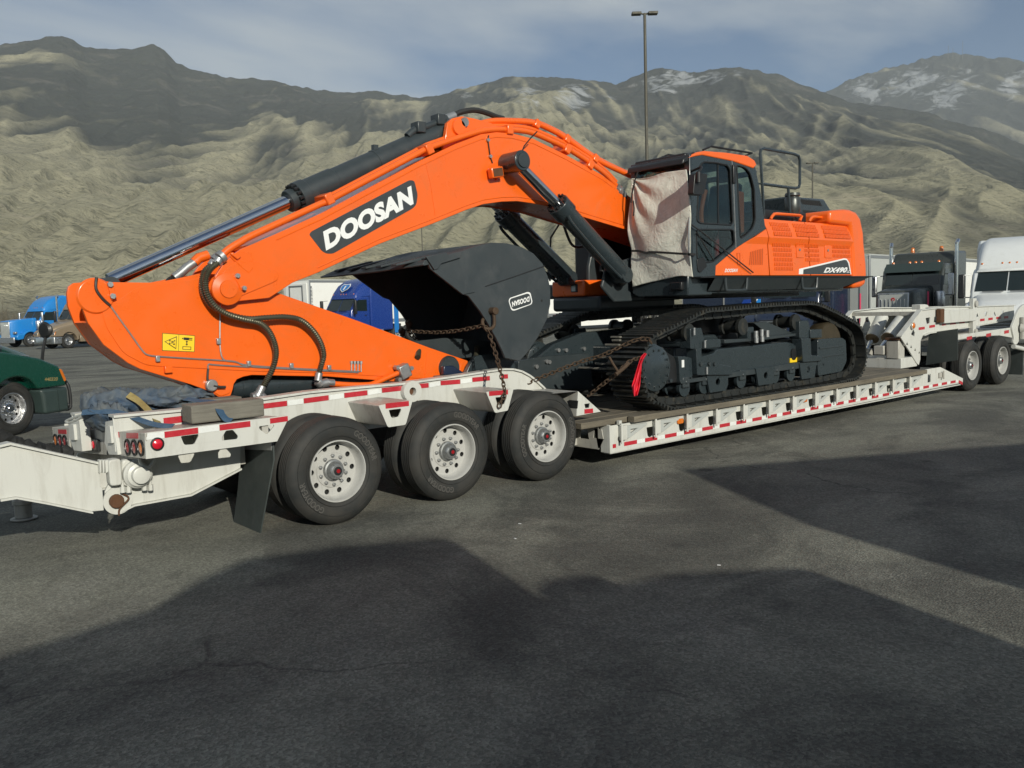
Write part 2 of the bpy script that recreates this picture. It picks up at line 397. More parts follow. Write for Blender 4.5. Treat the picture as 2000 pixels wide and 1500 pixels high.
def asphalt():
    m, n, b, o = newmat('asphalt'); p = geopos(n)
    big = noise(n, .16, 3, .6, p, .5); mid = noise(n, .9, 4, .65, p, .3)
    mp2 = N(n, 'ShaderNodeMapping'); mp2.inputs['Rotation'].default_value = (0, 0, R(28)); mp2.inputs['Scale'].default_value = (.55, 1.0, 1); n.links.new(p, mp2.inputs[0])
    streak = noise(n, .7, 4, .6, mp2.outputs[0], .6)
    c = mix(n, big, (.156, .157, .131), (.225, .222, .183))
    c = mix(n, ramp(n, streak, [(.42, 0), (.66, .75)]), c, (.078, .078, .070))
    c = mix(n, ramp(n, mid, [(.52, 0), (.75, .45)]), c, (.200, .197, .175))
    blot = noise(n, .42, 5, .68, p, .9); c = mix(n, ramp(n, blot, [(.50, 0), (.62, .7)]), c, (.078, .077, .068)); c = mix(n, ramp(n, blot, [(.30, .5), (.44, 0)]), c, (.212, .212, .178))
    vo = N(n, 'ShaderNodeTexVoronoi'); vo.inputs['Scale'].default_value = .75; n.links.new(p, vo.inputs['Vector'])
    drip = ramp(n, mth(n, 'ADD', vo.outputs['Distance'], mth(n, 'MULTIPLY', mid, .16)), [(.12, 1), (.16, 0)])
    c = mix(n, mth(n, 'MULTIPLY', drip, .7), c, (.035, .035, .033))
    vc = N(n, 'ShaderNodeTexVoronoi', feature='DISTANCE_TO_EDGE'); vc.inputs['Scale'].default_value = .17
    wv = N(n, 'ShaderNodeVectorMath', operation='ADD'); nz = N(n, 'ShaderNodeTexNoise'); nz.inputs['Scale'].default_value = .9; nz.inputs['Detail'].default_value = 5; n.links.new(p, nz.inputs['Vector'])
    sc_ = N(n, 'ShaderNodeVectorMath', operation='SCALE'); sc_.inputs['Scale'].default_value = 1.2; n.links.new(nz.outputs['Color'], sc_.inputs[0]); n.links.new(p, wv.inputs[0]); n.links.new(sc_.outputs[0], wv.inputs[1]); n.links.new(wv.outputs[0], vc.inputs['Vector'])
    ck = mth(n, 'MULTIPLY', ramp(n, vc.outputs['Distance'], [(.0, 1), (.0025, 0)]), ramp(n, big, [(.55, 0), (.60, 1)]))
    c = mix(n, mth(n, 'MULTIPLY', ck, .6), c, (.03, .03, .03))
    for cx_, cy_, rad in ((-9.0, 16.0, 21.0), (-9.0, 16.0, 22.9), (26.0, -22.0, 27.5), (26.0, -22.0, 29.4), (4.0, -30.0, 27.2)):      # worn tyre arcs
        dv = N(n, 'ShaderNodeVectorMath', operation='DISTANCE'); n.links.new(p, dv.inputs[0]); dv.inputs[1].default_value = (cx_, cy_, 0)
        band = ramp(n, mth(n, 'ABSOLUTE', mth(n, 'SUBTRACT', dv.outputs['Value'], rad)), [(.10, 1), (.34, 0)])
        c = mix(n, mth(n, 'MULTIPLY', band, ramp(n, blot, [(.36, .0), (.58, .5)])), c, (.070, .071, .063))
    ag = N(n, 'ShaderNodeTexVoronoi'); ag.inputs['Scale'].default_value = 58; n.links.new(p, ag.inputs['Vector'])
    agf = ramp(n, ag.outputs['Color'], [(.0, .62), (.5, .97), (1, 1.5)])
    c = mix(n, .9, c, agf, 'MULTIPLY')
    fine = ramp(n, noise(n, 170, 1, .6, p), [(.28, .62), (.72, 1.38)]); c = mix(n, .7, c, fine, 'MULTIPLY')
    n.links.new(c, b.inputs['Base Color']); b.inputs['Roughness'].default_value = .88; b.inputs['Specular IOR Level'].default_value = .3
    bump(n, b, ag.outputs['Distance'], .5, .012); MT['asphalt'] = m
asphalt()
def ground_mat():
    m, n, b, o = newmat('dry_ground'); p = geopos(n)
    c = mix(n, noise(n, .02, 6, .6, p), (.17, .15, .095), (.25, .225, .15)); n.links.new(c, b.inputs['Base Color']); b.inputs['Roughness'].default_value = 1; MT['dry_ground'] = m
ground_mat()
def hill_mat():
    m, n, b, o = newmat('hill_slope'); p = geopos(n)
    veg_shadeA = N(n, 'ShaderNodeAttribute', attribute_name='veg').outputs['Fac']; n_mid = N(n, 'ShaderNodeAttribute', attribute_name='midn').outputs['Fac']; at = N(n, 'ShaderNodeAttribute', attribute_name='snow')
    n_vf = noise(n, .12, 4, .7, p); mpp = N(n, 'ShaderNodeMapping'); mpp.inputs['Scale'].default_value = (1, 1, 1.7); n.links.new(p, mpp.inputs[0])
    strat = noise(n, .011, 6, .7, mpp.outputs[0], .8)
    grass = mix(n, n_mid, (.25, .235, .158), (.35, .325, .23))
    grass = mix(n, ramp(n, n_vf, [(.42, 0), (.70, .55)]), grass, (.185, .18, .12))
    grass = mix(n, mth(n, 'MULTIPLY', ramp(n, strat, [(.60, 0), (.68, 1)]), .6), grass, (.38, .335, .25))
    scrub_shade = mix(n, n_vf, (.024, .032, .030), (.078, .080, .070))
    scrub_shade = mix(n, mth(n, 'MULTIPLY', ramp(n, strat, [(.55, 0), (.68, 1)]), .45), scrub_shade, (.17, .155, .13))
    veg = ramp(n, mth(n, 'ADD', veg_shadeA, mth(n, 'MULTIPLY', mth(n, 'SUBTRACT', strat, .5), .7)), [(.24, 0), (.84, 1)])  # scrub cover, with cloud shadow on the upper slopes painted into it
    c = mix(n, veg, grass, scrub_shade); c = mix(n, mth(n, 'MULTIPLY', ramp(n, noise(n, .045, 4, .75, p), [(.56, 0), (.64, 1)]), .5), c, (.06, .062, .04))
    c = mix(n, ramp(n, noise(n, .22, 2, .7, p), [(.57, 0), (.64, .5)]), c, (.055, .058, .04))
    sn = mth(n, 'MULTIPLY', ramp(n, mth(n, 'ADD', at.outputs['Fac'], mth(n, 'MULTIPLY', mth(n, 'SUBTRACT', strat, .5), 2.8)), [(.66, 0), (.98, 1)]), .42)
    c = mix(n, sn, c, (.52, .55, .58))
    n.links.new(c, b.inputs['Base Color']); b.inputs['Roughness'].default_value = 1; b.inputs['Specular IOR Level'].default_value = .1
    bump(n, b, strat, .7, 16); MT['hill_slope'] = m
hill_mat()
# ------------------------------------------------------------------ land: asphalt lot, dry plain, mountains, haze
def vnoise(x, y, seed=0):
    xi = np.floor(x).astype(np.int64); yi = np.floor(y).astype(np.int64); fx = x-xi; fy = y-yi
    def h(a, b):
        n = (a*374761393 + b*668265263 + seed*974634777) & 0xffffffff
        n = ((n ^ (n >> 13))*1274126177) & 0xffffffff
        return ((n ^ (n >> 16)) & 0xffff)/65535.0
    u = fx*fx*fx*(fx*(fx*6-15)+10); v = fy*fy*fy*(fy*(fy*6-15)+10)
    return (h(xi, yi)*(1-u)+h(xi+1, yi)*u)*(1-v)+(h(xi, yi+1)*(1-u)+h(xi+1, yi+1)*u)*v
def pnoise(x, y, seed=0):
    """gradient noise, about -0.7 to 0.7"""
    xi = np.floor(x).astype(np.int64); yi = np.floor(y).astype(np.int64); fx = x-xi; fy = y-yi
    def g(a, b, dx, dy):
        n = (a*374761393 + b*668265263 + seed*974634777) & 0xffffffff; n = ((n ^ (n >> 13))*1274126177) & 0xffffffff
        t = ((n ^ (n >> 16)) & 0xffff)/65535.0*2*np.pi; return np.cos(t)*dx+np.sin(t)*dy
    u = fx*fx*fx*(fx*(fx*6-15)+10); v = fy*fy*fy*(fy*(fy*6-15)+10)
    return (g(xi, yi, fx, fy)*(1-u)+g(xi+1, yi, fx-1, fy)*u)*(1-v)+(g(xi, yi+1, fx, fy-1)*(1-u)+g(xi+1, yi+1, fx-1, fy-1)*u)*v
def rdg(x, y, seed): return 1-np.minimum(1, np.abs(pnoise(x, y, seed))*2.1)
def ridged(x, y, octv=6, seed=0):
    s = 0; a = 1; w = 1; tot = 0
    for o in range(octv):
        n = 1-np.abs(2*vnoise(x*2**o+17*o, y*2**o-31*o, seed+o)-1); n = n*n*w; w = np.clip(n*1.6, 0, 1); s = s+n*a; tot += a; a *= .52
    return s/tot
def fbm(x, y, octv=5, seed=0):
    s = 0; a = 1; tot = 0
    for o in range(octv): s = s+a*(vnoise(x*2**o+11*o, y*2**o+7*o, seed+o)-.5); tot += a; a *= .5
    return s/tot
def azel(x, y):
    d = ray(x, y); return math.atan2(d.x, d.y), d.z/math.hypot(d.x, d.y)
def range_mesh(name, skyline, ridges, rf, rc_lo, rc_hi, a0, a1, ncol, nrow, seed, depth, rough, snow, base_z=0.0, veg_shade0=.70):
    sk = sorted(azel(*p) for p in skyline); sa = np.array([s[0] for s in sk]); st = np.array([s[1] for s in sk])
    az = np.linspace(a0, a1, ncol); tgt = np.interp(az, sa, st)
    t = np.concatenate([np.linspace(0, 1, nrow)**.9, 1+np.linspace(.02, .5, 14)])
    A, T = np.meshgrid(az, t, indexing='ij')
    rc = rc_lo + (rc_hi-rc_lo)*(.5+fbm(A*3.1, A*0+1.7, 2, seed+9))
    Rr = rf + (rc-rf)*T
    X = CAM.x + Rr*np.sin(A); Y = CAM.y + Rr*np.cos(A)
    wx = 260*fbm(X/900, Y/900, 4, seed+2); wy = 260*fbm(X/900+50, Y/900+9, 4, seed+3)
    tt = np.clip(T, 0, 1)
    rl = np.array([[azel(xf, 620)[0], azel(xc, 300)[0]] for xf, xc in ridges]) 
    Aw = A + (fbm(X/520, Y/520, 4, seed+12)*.20+fbm(X/150, Y/150, 3, seed+14)*.035)*np.sin(np.pi*tt)
    pos = rl[:, 0][:, None, None]*(1-tt)[None] + rl[:, 1][:, None, None]*tt[None]
    dd = np.abs(Aw[None]-pos); k = np.argmin(dd, 0); dmin = np.min(dd, 0)
    srt = np.sort(dd, 0); nd = srt[0]/(srt[0]+srt[1]+1e-6)*2
    bumpf = np.sin(np.pi*np.clip(tt, 0, 1)**.75)**.9
    prof = np.where(T <= 1, .12*tt+.88*tt**1.15, 1-1.1*(T-1))
    # spurs and gullies run down the slope, slanting right in the left half and left in the right half
    Tm = np.clip(T, 0, 1); scl = rc_hi/3000.0; U = A*2100*scl; V = tt*1900*scl; sl_ = np.clip((YAW+.05-A)*1.5, -.5, .5)
    wq = 150*scl*fbm(U/500/scl, V/700/scl, 3, seed+60); Us = U - sl_*V + wq
    r1 = rdg(Us/820/scl, V/2600/scl+.3*pnoise(U/900/scl, V/900/scl, seed+61), seed+62); r2 = rdg((Us+.55*V)/300/scl, (V-.2*Us)/900/scl, seed+63); r3 = rdg((Us-.6*V+wq)/130/scl, (V+.3*Us)/360/scl, seed+64); r4 = rdg(X/48/scl, Y/48/scl, seed+65)
    r5 = rdg((Us+.5*wq)/46/scl, V/330/scl+.4*pnoise(U/120/scl, V/160/scl, seed+70), seed+66); r6 = rdg((Us+.3*V)/95/scl, V/420/scl, seed+67)
    nd = 1-r1
    h = prof*(1-depth*bumpf*nd) + rough*bumpf*(.42*(r2-.6)*(.45+.55*nd)+.26*(r3-.6)+.07*(r4-.6)) + bumpf*(.0105*(r5-.6)+.017*(r6-.6))*(.35+Tm) + .015*np.clip(T, 0, 1)*fbm(X/90, Y/90, 4, seed+20)
    h = np.where(T <= 1, np.maximum(h, .0), h)
    ang = np.max(np.where(T <= 1.0, h, -1)*rc_hi/Rr, axis=1); ang = np.maximum(ang, .05); kw = 41; ang = np.convolve(np.pad(ang, kw//2, mode='edge'), np.hanning(kw+2)[1:-1]/np.hanning(kw+2)[1:-1].sum(), mode='valid')
    Z = h*rc_hi*(tgt/ang)[:, None]*1.0 + CAM.z*tt + base_z
    Z = Z + rc_hi*.0040*np.exp(-((T-1)/.16)**2)*(fbm(X/55, Y/55, 5, seed+5)*2+.3*fbm(X/16, Y/16, 2, seed+8))
    Z = np.where(tt < .06, Z*(tt/.06), Z) - 0.5
    nA, nT = Z.shape; vs = np.stack([X, Y, Z], -1).reshape(-1, 3)
    i = np.arange(nA*nT).reshape(nA, nT); q = np.stack([i[:-1, :-1], i[1:, :-1], i[1:, 1:], i[:-1, 1:]], -1).reshape(-1, 4)
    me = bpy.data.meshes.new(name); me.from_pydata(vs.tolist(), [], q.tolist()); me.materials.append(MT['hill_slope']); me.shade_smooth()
    sn = np.zeros((nA, nT))
    for (x, y, rx, ry, s) in snow:        # snow lies in these gullies
        aa, ee = azel(x, y); el = (Z-CAM.z)/Rr
        sn = np.maximum(sn, s*np.clip(1-(((A-aa)/(rx/F_PX))**2+((el-ee)/(ry/F_PX))**2), 0, 1))
    mid = .5+fbm(X/230, Y/230, 4, seed+31); big = fbm(X/900+5, Y/900, 4, seed+33)
    Zs = (Z-CAM.z)/(tgt[:, None]*rc_hi)            # share of the crest height
    veg = np.clip(veg_shade0-.05 + (Zs-.5)*1.35 + big*1.8*(.25+Zs) + (mid-.5)*.7 + .55*(nd-.40) + .95*(.55-r2)*(.4+Zs) + .45*(.55-r3) + .5*(.55-r6)*(.3+Zs) + .3*(.55-r5)*Zs + .46*np.clip((A-YAW+.12)*2.5, 0, 1), 0, 1)  # grows with height: scrub plus the painted cloud shadow
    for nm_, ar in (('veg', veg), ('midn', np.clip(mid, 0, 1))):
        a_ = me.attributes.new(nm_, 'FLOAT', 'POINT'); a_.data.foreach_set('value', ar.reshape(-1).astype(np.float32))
    at = me.attributes.new('snow', 'FLOAT', 'POINT'); at.data.foreach_set('value', sn.reshape(-1).astype(np.float32))
    o = bpy.data.objects.new(name, me); COL.objects.link(o); tag(o, None, kind='structure'); return o
SK1 = [(-900, 150), (-500, 120), (-250, 130), (-120, 105), (0, 90), (40, 85), (75, 77), (120, 67), (140, 74), (165, 88), (215, 97), (260, 92), (300, 90), (322, 102), (345, 124), (400, 140), (440, 154), (500, 154), (540, 160), (600, 172), (660, 180), (720, 175), (760, 182), (820, 190), (880, 182), (940, 166), (980, 150), (1020, 147), (1100, 152), (1160, 158), (1205, 162), (1240, 149), (1295, 130), (1335, 139), (1372, 140), (1420, 131), (1460, 131), (1500, 141), (1560, 165), (1615, 185), (1700, 205), (1820, 222), (1900, 246), (2000, 286), (2200, 330), (2500, 300), (2900, 330)]
RG1 = [(-500, -620), (-60, -330), (330, 60), (560, 250), (820, 470), (900, 690), (1010, 900), (1080, 1130), (1210, 1330), (1330, 1480), (1640, 1800), (1900, 2150), (2350, 2600)]
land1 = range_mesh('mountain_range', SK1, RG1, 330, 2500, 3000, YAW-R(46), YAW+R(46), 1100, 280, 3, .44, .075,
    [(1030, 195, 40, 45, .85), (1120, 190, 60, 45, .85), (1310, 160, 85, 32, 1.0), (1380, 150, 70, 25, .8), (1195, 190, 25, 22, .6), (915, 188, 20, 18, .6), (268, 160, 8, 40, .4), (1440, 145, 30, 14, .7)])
SK2 = [(1200, 300), (1400, 230), (1600, 185), (1650, 160), (1720, 135), (1800, 115), (1840, 108), (1870, 105), (1920, 107), (1960, 113), (2000, 118), (2200, 150), (2500, 170), (2900, 220)]
RG2 = [(1250, 1500), (1500, 1720), (1700, 1880), (1900, 2080), (2200, 2350), (2600, 2650)]
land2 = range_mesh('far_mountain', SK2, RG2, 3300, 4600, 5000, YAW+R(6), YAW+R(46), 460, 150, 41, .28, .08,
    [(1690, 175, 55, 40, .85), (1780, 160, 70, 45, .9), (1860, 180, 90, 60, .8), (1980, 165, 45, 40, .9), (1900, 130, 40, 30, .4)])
# masts on the far summit
for k, (mx, my, mh) in enumerate(((1852, 108, 17), (1861, 107, 12), (1880, 106, 22))):
    a, e = azel(mx, my); b0 = Vector((CAM.x+4750*math.sin(a), CAM.y+4750*math.cos(a), CAM.z+4750*e-22)); H = mh/F_PX*4800+20
    mb = MB(); mb.tube([b0, b0+Vector((0, 0, H))], .8, 5); mb.tube([b0+Vector((-2.5, 0, 0)), b0+Vector((0, 0, H*.6)), b0+Vector((2.5, 0, 0))], .4, 4)
    tag(mb.build('radio_mast', MT['pole_paint']), ['leftmost thin radio mast on the far right summit', 'short middle radio mast on the far right summit', 'tallest radio mast on the far right summit'][k], 'mast', 'radio masts on the summit')
mb = MB(); mb.box(-5200, 5200, -5200, 5200, -1.0, -0.02); tag(mb.build('dry_plain', MT['dry_ground'], smooth=0), None, kind='structure')
# the parking lot, subdivided near the camera so that it can sag and swell a little
mb = MB(); gx = [-160, -60, -30] + [i*2.0 for i in range(-10, 31)] + [80, 110, 150, 230, 320]; gy = [-120, -60, -30] + [i*2.0 for i in range(-10, 21)] + [50, 70, 95, 125, 190]
mb.grid([[(x, y, -.004) for y in gy] for x in gx]); lot = mb.build('parking_lot', MT['asphalt'], smooth=0); tag(lot, None, kind='structure')
# air
m, n, b, o = newmat('haze_air'); n.nodes.remove(b); pv = N(n, 'ShaderNodeVolumePrincipled'); pv.inputs['Density'].default_value = HAZE = 1.0e-4; pv.inputs['Color'].default_value = (.80, .88, .96, 1); pv.inputs['Anisotropy'].default_value = .0
n.links.new(pv.outputs[0], o.inputs['Volume']); MT['haze_air'] = m
m.cycles.homogeneous_volume = True
mb = MB(); mb.box(-5300, 5300, -5300, 5300, -2, 1280); hz = mb.build('haze', m, smooth=0); tag(hz, None, kind='stuff')
# ------------------------------------------------------------------ wheels
def tyre_mesh(Rt=.5276, grooves=5):
    mb = MB(); w0, w1 = .058, .222; k = Rt-.5276
    prof = [(.296, .036), (.300, .016), (.330+k*.3, .000), (.370+k*.6, -.008), (.415+k*.8, -.010), (.455+k, -.003), (.487+k, .012), (.508+k, .032), (.520+k, .048), (Rt-.003, w0)]
    n = grooves; pitch = (w1-w0)/n
    for i in range(n):
        a = w0+i*pitch; prof += [(Rt, a+.003), (Rt+.0015, a+pitch-.011), (Rt-.012, a+pitch-.009), (Rt-.012, a+pitch-.002)]
    prof += [(Rt-.003, w1), (.508+k, .248), (.470+k, .270), (.415+k*.8, .290), (.33, .280), (.296, .244)]
    mb.lathe(prof, (0, 0, 0), (0, 1, 0), 64)
    for rr in (.345, .438):      # moulded sidewall rings
        mb.lathe([(rr+k*.7-.004, -.006), (rr+k*.7, -.0125), (rr+k*.7+.004, -.006)], (0, 0, 0), (0, 1, 0), 48)
    return mb.mesh('tyre', MT['rubber'], 25)
def arc_text(txt, r, a_mid, size, y, bold=.02, span=None):
    uv, f = text_mesh(txt, bold); span = span or len(txt)*size*.78/r; mb = MB()
    vs = []
    for u, v in uv:
        a = a_mid + (u-.5)*span*-1; rr = r+(v-.5)*size; vs.append((rr*math.sin(-a), y, rr*math.cos(-a)))
    mb.add(vs, f); return mb
def rim_mesh(mat):
    mb = MB()
    mb.lathe([(.296, .040), (.306, .006), (.303, -.003), (.293, -.004), (.287, .012), (.283, .040), (.279, .105), (.262, .130)], (0, 0, 0), (0, 1, 0), 56)
    holes = [circ(.222*math.cos(2*math.pi*i/10), .222*math.sin(2*math.pi*i/10), .027, 12) for i in range(10)]
    mb.prism(circ(0, 0, .262, 56), .1285, .1405, 'y', holes)
    mb.lathe([(.178, .1285), (.170, .118), (.10, .114)], (0, 0, 0), (0, 1, 0), 40)
    return mb.mesh('rim', mat, 35)
def hub_mesh(mat, d0=.114, d1=.012):
    mb = MB(); mb.lathe([(.108, d0), (.104, d0-.03), (.088, d0-.035), (.083, d1+.03), (.074, d1+.012), (.060, d1), (.0, d1)], (0, 0, 0), (0, 1, 0), 28)
    for i in range(6):
        a = 2*math.pi*i/6; mb.cyl((.071*math.cos(a), d1+.012, .071*math.sin(a)), (.071*math.cos(a), d1-.001, .071*math.sin(a)), .009, n=6)
    return mb.mesh('hub', mat, 40)
def nut_mesh(mat):
    mb = MB(); mb.cyl((0, 0, 0), (0, -.026, 0), .018, .017, 6); mb.cyl((0, -.026, 0), (0, -.038, 0), .010, n=8); return mb.mesh('lug_nut', mat, 30)
TYRE = tyre_mesh(); RIMW = rim_mesh(MT['wheel_white']); HUBW = hub_mesh(MT['grey_metal']); NUTW = nut_mesh(MT['galv'])
RIMP = rim_mesh(MT['polished']); NUTP = nut_mesh(MT['chrome']); HUBP = hub_mesh(MT['chrome'], .114, .03)
TYREI = TYRE
_dr = MB(); _dr.lathe([(.276, .175), (0, .175)], (0, 0, 0), (0, 1, 0), 24); SHADE_DISC = _dr.mesh('hole_shade_disc', MT['black_matte'], 30)  # flat black disc added behind the rim holes, painting their depth dark
_cap = MB(); _cap.lathe([(.044, .013), (.042, .006), (.0, .005)], (0, 0, 0), (0, 1, 0), 20); CAPM = _cap.mesh('hub_cap', MT['black'], 30)
_dot = MB(); _dot.lathe([(.021, .0045), (.019, .001), (.0, .000)], (0, 0, 0), (0, 1, 0), 14); DOTM = _dot.mesh('hub_plug', MT['red_lens'], 30)
LET1 = arc_text('GOODYEAR', .405, 0, .062, -.0125).mesh('sidewall_lettering', MT['tyre_letter'], 0, False)
def wheel(parent, loc, side=-1, dual=True, letter=None, rim=RIMW, hub=HUBW, nut=NUTW, cap=True, spin=0.0, nuts=True, scale=1.0):
    """wheel whose outer face looks to -Y (side=-1) or +Y (side=1)"""
    w = part_empty('wheel', parent, loc, (0, 0, 0 if side < 0 else math.pi)); w.scale = (scale,)*3
    def sub(name, me, y=0, rot=0, x=0, z=0):
        o = put(name, me, w, local=True); o.location = (x, y, z); o.rotation_euler = (0, rot, 0); return o
    sub('tyre', TYRE, 0, random.random()*6)
    if dual: sub('tyre', TYREI, .335, random.random()*6)
    sub('rim', rim, 0, spin); sub('hub', hub); sub('hole_shade_disc', SHADE_DISC)
    if nuts:
        for i in range(10):
            a = 2*math.pi*(i+.5)/10+spin; sub('lug_nut', nut, .116, 0, .143*math.cos(a), .143*math.sin(a))
    if cap: sub('hub_cap', CAPM); sub('hub_plug', DOTM)
    if letter is not None:
        for a in letter: sub('sidewall_lettering', LET1, 0, a)
    return w

# ------------------------------------------------------------------ lowboy trailer
T = thing('lowboy_trailer', 'long white lowboy trailer with red reflective strips carrying the orange excavator', 'trailer', (2.3, 1.295, 0))
LW, LD = MT['lowboy_white'], MT['lowboy_dirty']
X1, AX, RT_ = 4.12, 1.389, .5276
tl = lambda x, y, z: (x-2.3, y-1.295, z)
for i in range(3):
    x = X1+i*AX
    wheel(T, tl(x, 0, RT_), -1, letter=[R(-125), R(55)] if i == 0 else [R(150+60*i), R(-30+60*i)], spin=.3*i)
    wheel(T, tl(x, 2.59, RT_), 1, spin=.2*i)
    mb = MB(); mb.cyl((x, .12, RT_), (x, 2.47, RT_), .07, n=14); mb.box(x-.06, x+.06, .9, 1.7, RT_-.06, RT_+.25); mb.build('axle', MT['black_matte'], T)
def lean(x, y): return -.062*max(0, min(1, (6.2-x)/3.6))*y
# main rails: side web with a wide top flange
RAIL_TOP = [(221, 816), (357, 803.5), (516, 781), (605, 768), (700, 759), (790, 751), (890, 737), (955, 727), (983, 723), (1002, 723), (1018, 727), (1033, 735), (1046, 745), (1060, 758), (1072, 772)]
rt = trc(RAIL_TOP, .60)
def rail(y0, y1, yw, dy, shape):
    top = [(x, z+(lean(x, dy) if dy else 0)) for x, z in shape]
    loop = top + [(top[-1][0]+.25, .62), (top[-1][0]+.25, .40), (6.6, .40), (6.3, .80), (3.2, .80), (2.45, .86), (top[0][0], .90)]
    mb = MB(); mb.prism(loop, yw, yw+.022); web = mb.build('frame_rail', LW, T, .004)
    mb = MB()
    n = len(top)
    for i in range(n-1):
        (xa, za), (xb, zb) = top[i], top[i+1]; d = Vector((xb-xa, zb-za)).normalized(); nx, nz = -d.y*.022, d.x*.022
        mb.add([(xa, y0, za), (xb, y0, zb), (xb, y1, zb), (xa, y1, za), (xa+nx, y0, za+nz), (xb+nx, y0, zb+nz), (xb+nx, y1, zb+nz), (xa+nx, y1, za+nz)],
               [(0,1,2,3),(4,7,6,5),(0,4,5,1),(3,2,6,7)] + ([(0,3,7,4)] if i == 0 else []) + ([(1,5,6,2)] if i == n-2 else []))
    mb.build('rail_flange', LW, T)
    return web
rail(.58, .74, .61, 0, rt)
rail(1.85, 2.01, 1.96, 1.3, rt)
# cross members and pivot tube between the rails
for x in (2.55, 3.4, 4.75, 6.15, 7.2):
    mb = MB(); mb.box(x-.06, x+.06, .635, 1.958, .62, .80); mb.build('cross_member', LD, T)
pv_ = pY(801, 764, .60)
mb = MB(); mb.lathe([(.045, .0), (.118, .0), (.122, .02), (.122, .06)], (pv_.x, .545, pv_.z), (0, 1, 0), 32); mb.lathe([(.045, 0), (.045, .09)], (pv_.x, .545, pv_.z), (0, 1, 0), 24); mb.build('pivot_boss', LW, T)
mb = MB(); mb.cyl((pv_.x, .60, pv_.z), (pv_.x, .607, pv_.z), .05, n=20); mb.build('pivot_bore', MT['rust'], T)
pv2 = pY(808, 781, .60)
mb = MB(); mb.cyl((pv2.x, .600, pv2.z), (pv2.x, .608, pv2.z), .055, n=20); mb.build('pivot_bore', MT['rust'], T)
def strip(a, b, h, Y, parent=None, mat='red_tape', name='reflective_strip', t=.003):
    """a tape strip on the plane Y from photo point a (upper-left corner) to b (upper-right)"""
    A, B = pY(*a, Y), pY(*b, Y); mb = MB()
    mb.add([(A.x, Y, A.z), (B.x, Y, B.z), (B.x, Y, B.z-h), (A.x, Y, A.z-h), (A.x, Y-t, A.z), (B.x, Y-t, B.z), (B.x, Y-t, B.z-h), (A.x, Y-t, A.z-h)], [(0,1,2,3),(7,6,5,4),(0,4,5,1),(1,5,6,2),(2,6,7,3),(3,7,4,0)])
    return mb.build(name, MT[mat], parent or T, smooth=0)
c2 = lambda x, y: (500+x*.35, 700+y*.35)
for a, b in (((40, 252), (172, 236)), ((266, 223), (404, 205)), ((492, 193), (620, 178)), ((702, 165), (822, 152)), ((862, 146), (962, 137)), ((1030, 125), (1138, 117)), ((1207, 107), (1304, 98)), ((1368, 90), (1405, 88))):
    strip(c2(*a), c2(*b), .052, .607)
for a, b in (((175, 236), (262, 224)), ((408, 205), (488, 194)), ((624, 178), (698, 166)), ((966, 137), (1026, 126)), ((1142, 117), (1203, 108))):
    strip(c2(*a), c2(*b), .052, .607, mat='white_tape')
strip((319, 816.5), (360, 811.5), .06, .607)
# box outriggers between the wheels
def outrigger(loop, hole, tape):
    L = trc([c2(*p) for p in loop], 0.0); Hh = trc([c2(*p) for p in hole], 0.0)
    L = roundpoly(L, .02, 3); Hh = roundpoly(Hh, .012, 3)
    mb = MB(); mb.prism(L, -.002, .012, 'y', [Hh]); pl = mb.build('outrigger_plate', LW, T, .003)
    cx_ = sum(p[0] for p in L)/len(L); cz_ = sum(p[1] for p in L)/len(L)
    inner = [(cx_+(p[0]-cx_)*.93, cz_+(p[1]-cz_)*.93) for p in L]
    mb = MB(); mb.prism([(cx_+(p[0]-cx_)*.985, cz_+(p[1]-cz_)*.985) for p in L], .0125, .609, 'y', [inner]); mb.build('outrigger', LD, T, .004)
    strip(c2(*tape[0]), c2(*tape[1]), .052, -.0025)
outrigger([(683, 262), (868, 232), (872, 240), (835, 370), (740, 384), (733, 378)], [(740, 288), (808, 280), (810, 290), (795, 325), (760, 333), (752, 325)], [(722, 252), (852, 237)])
outrigger([(1283, 187), (1435, 170), (1434, 182), (1405, 291), (1338, 304), (1330, 298)], [(1335, 218), (1395, 212), (1398, 222), (1385, 255), (1355, 262), (1345, 252)], [(1300, 184), (1405, 175)])
# front gusset that steps down to the low deck
L = trc([c2(*p) for p in [(1798, 184), (1925, 297), (1788, 322)]], 0.0); Hh = trc([c2(*p) for p in [(1832, 255), (1863, 250), (1860, 275), (1838, 278)]], 0.0)
mb = MB(); mb.prism(L, -.002, .014, 'y', [Hh]); mb.build('gusset_plate', LW, T, .003)
mb = MB(); x0 = L[0][0]; xb = L[2][0]
h1 = [(.16, .66), (.30, .66), (.34, .76), (.12, .76)]
mb.add([(x0, .014, L[0][1]), (x0, .60, L[0][1]), (xb, .60, L[2][1]), (xb, .014, L[2][1]), (x0+.014, .014, L[0][1]), (x0+.014, .60, L[0][1]), (xb+.014, .60, L[2][1]), (xb+.014, .014, L[2][1])], [(0,1,2,3),(7,6,5,4),(0,4,5,1),(1,5,6,2),(2,6,7,3),(3,7,4,0)]); mb.build('gusset_back', LD, T)
mb = MB(); g = pX(1121, 789, (x0+xb)/2); mb.prism([(g.y-.075, g.z+.045), (g.y+.075, g.z+.045), (g.y+.06, g.z-.05), (g.y-.06, g.z-.05)], (x0+xb)/2-.012, (x0+xb)/2+.0, 'x'); mb.build('gusset_hole', MT['black_matte'], T)
mb = MB(); mb.add([(x0, .0, L[0][1]+.001), (x0, .60, L[0][1]+.001), (x0-.55, .60, L[0][1]+.01), (x0-.42, .0, L[0][1]+.01)], [(0,1,2,3)]); mb.build('fender_top', LD, T)
strip(c2(1832, 284), c2(1880, 279), .055, -.0025)
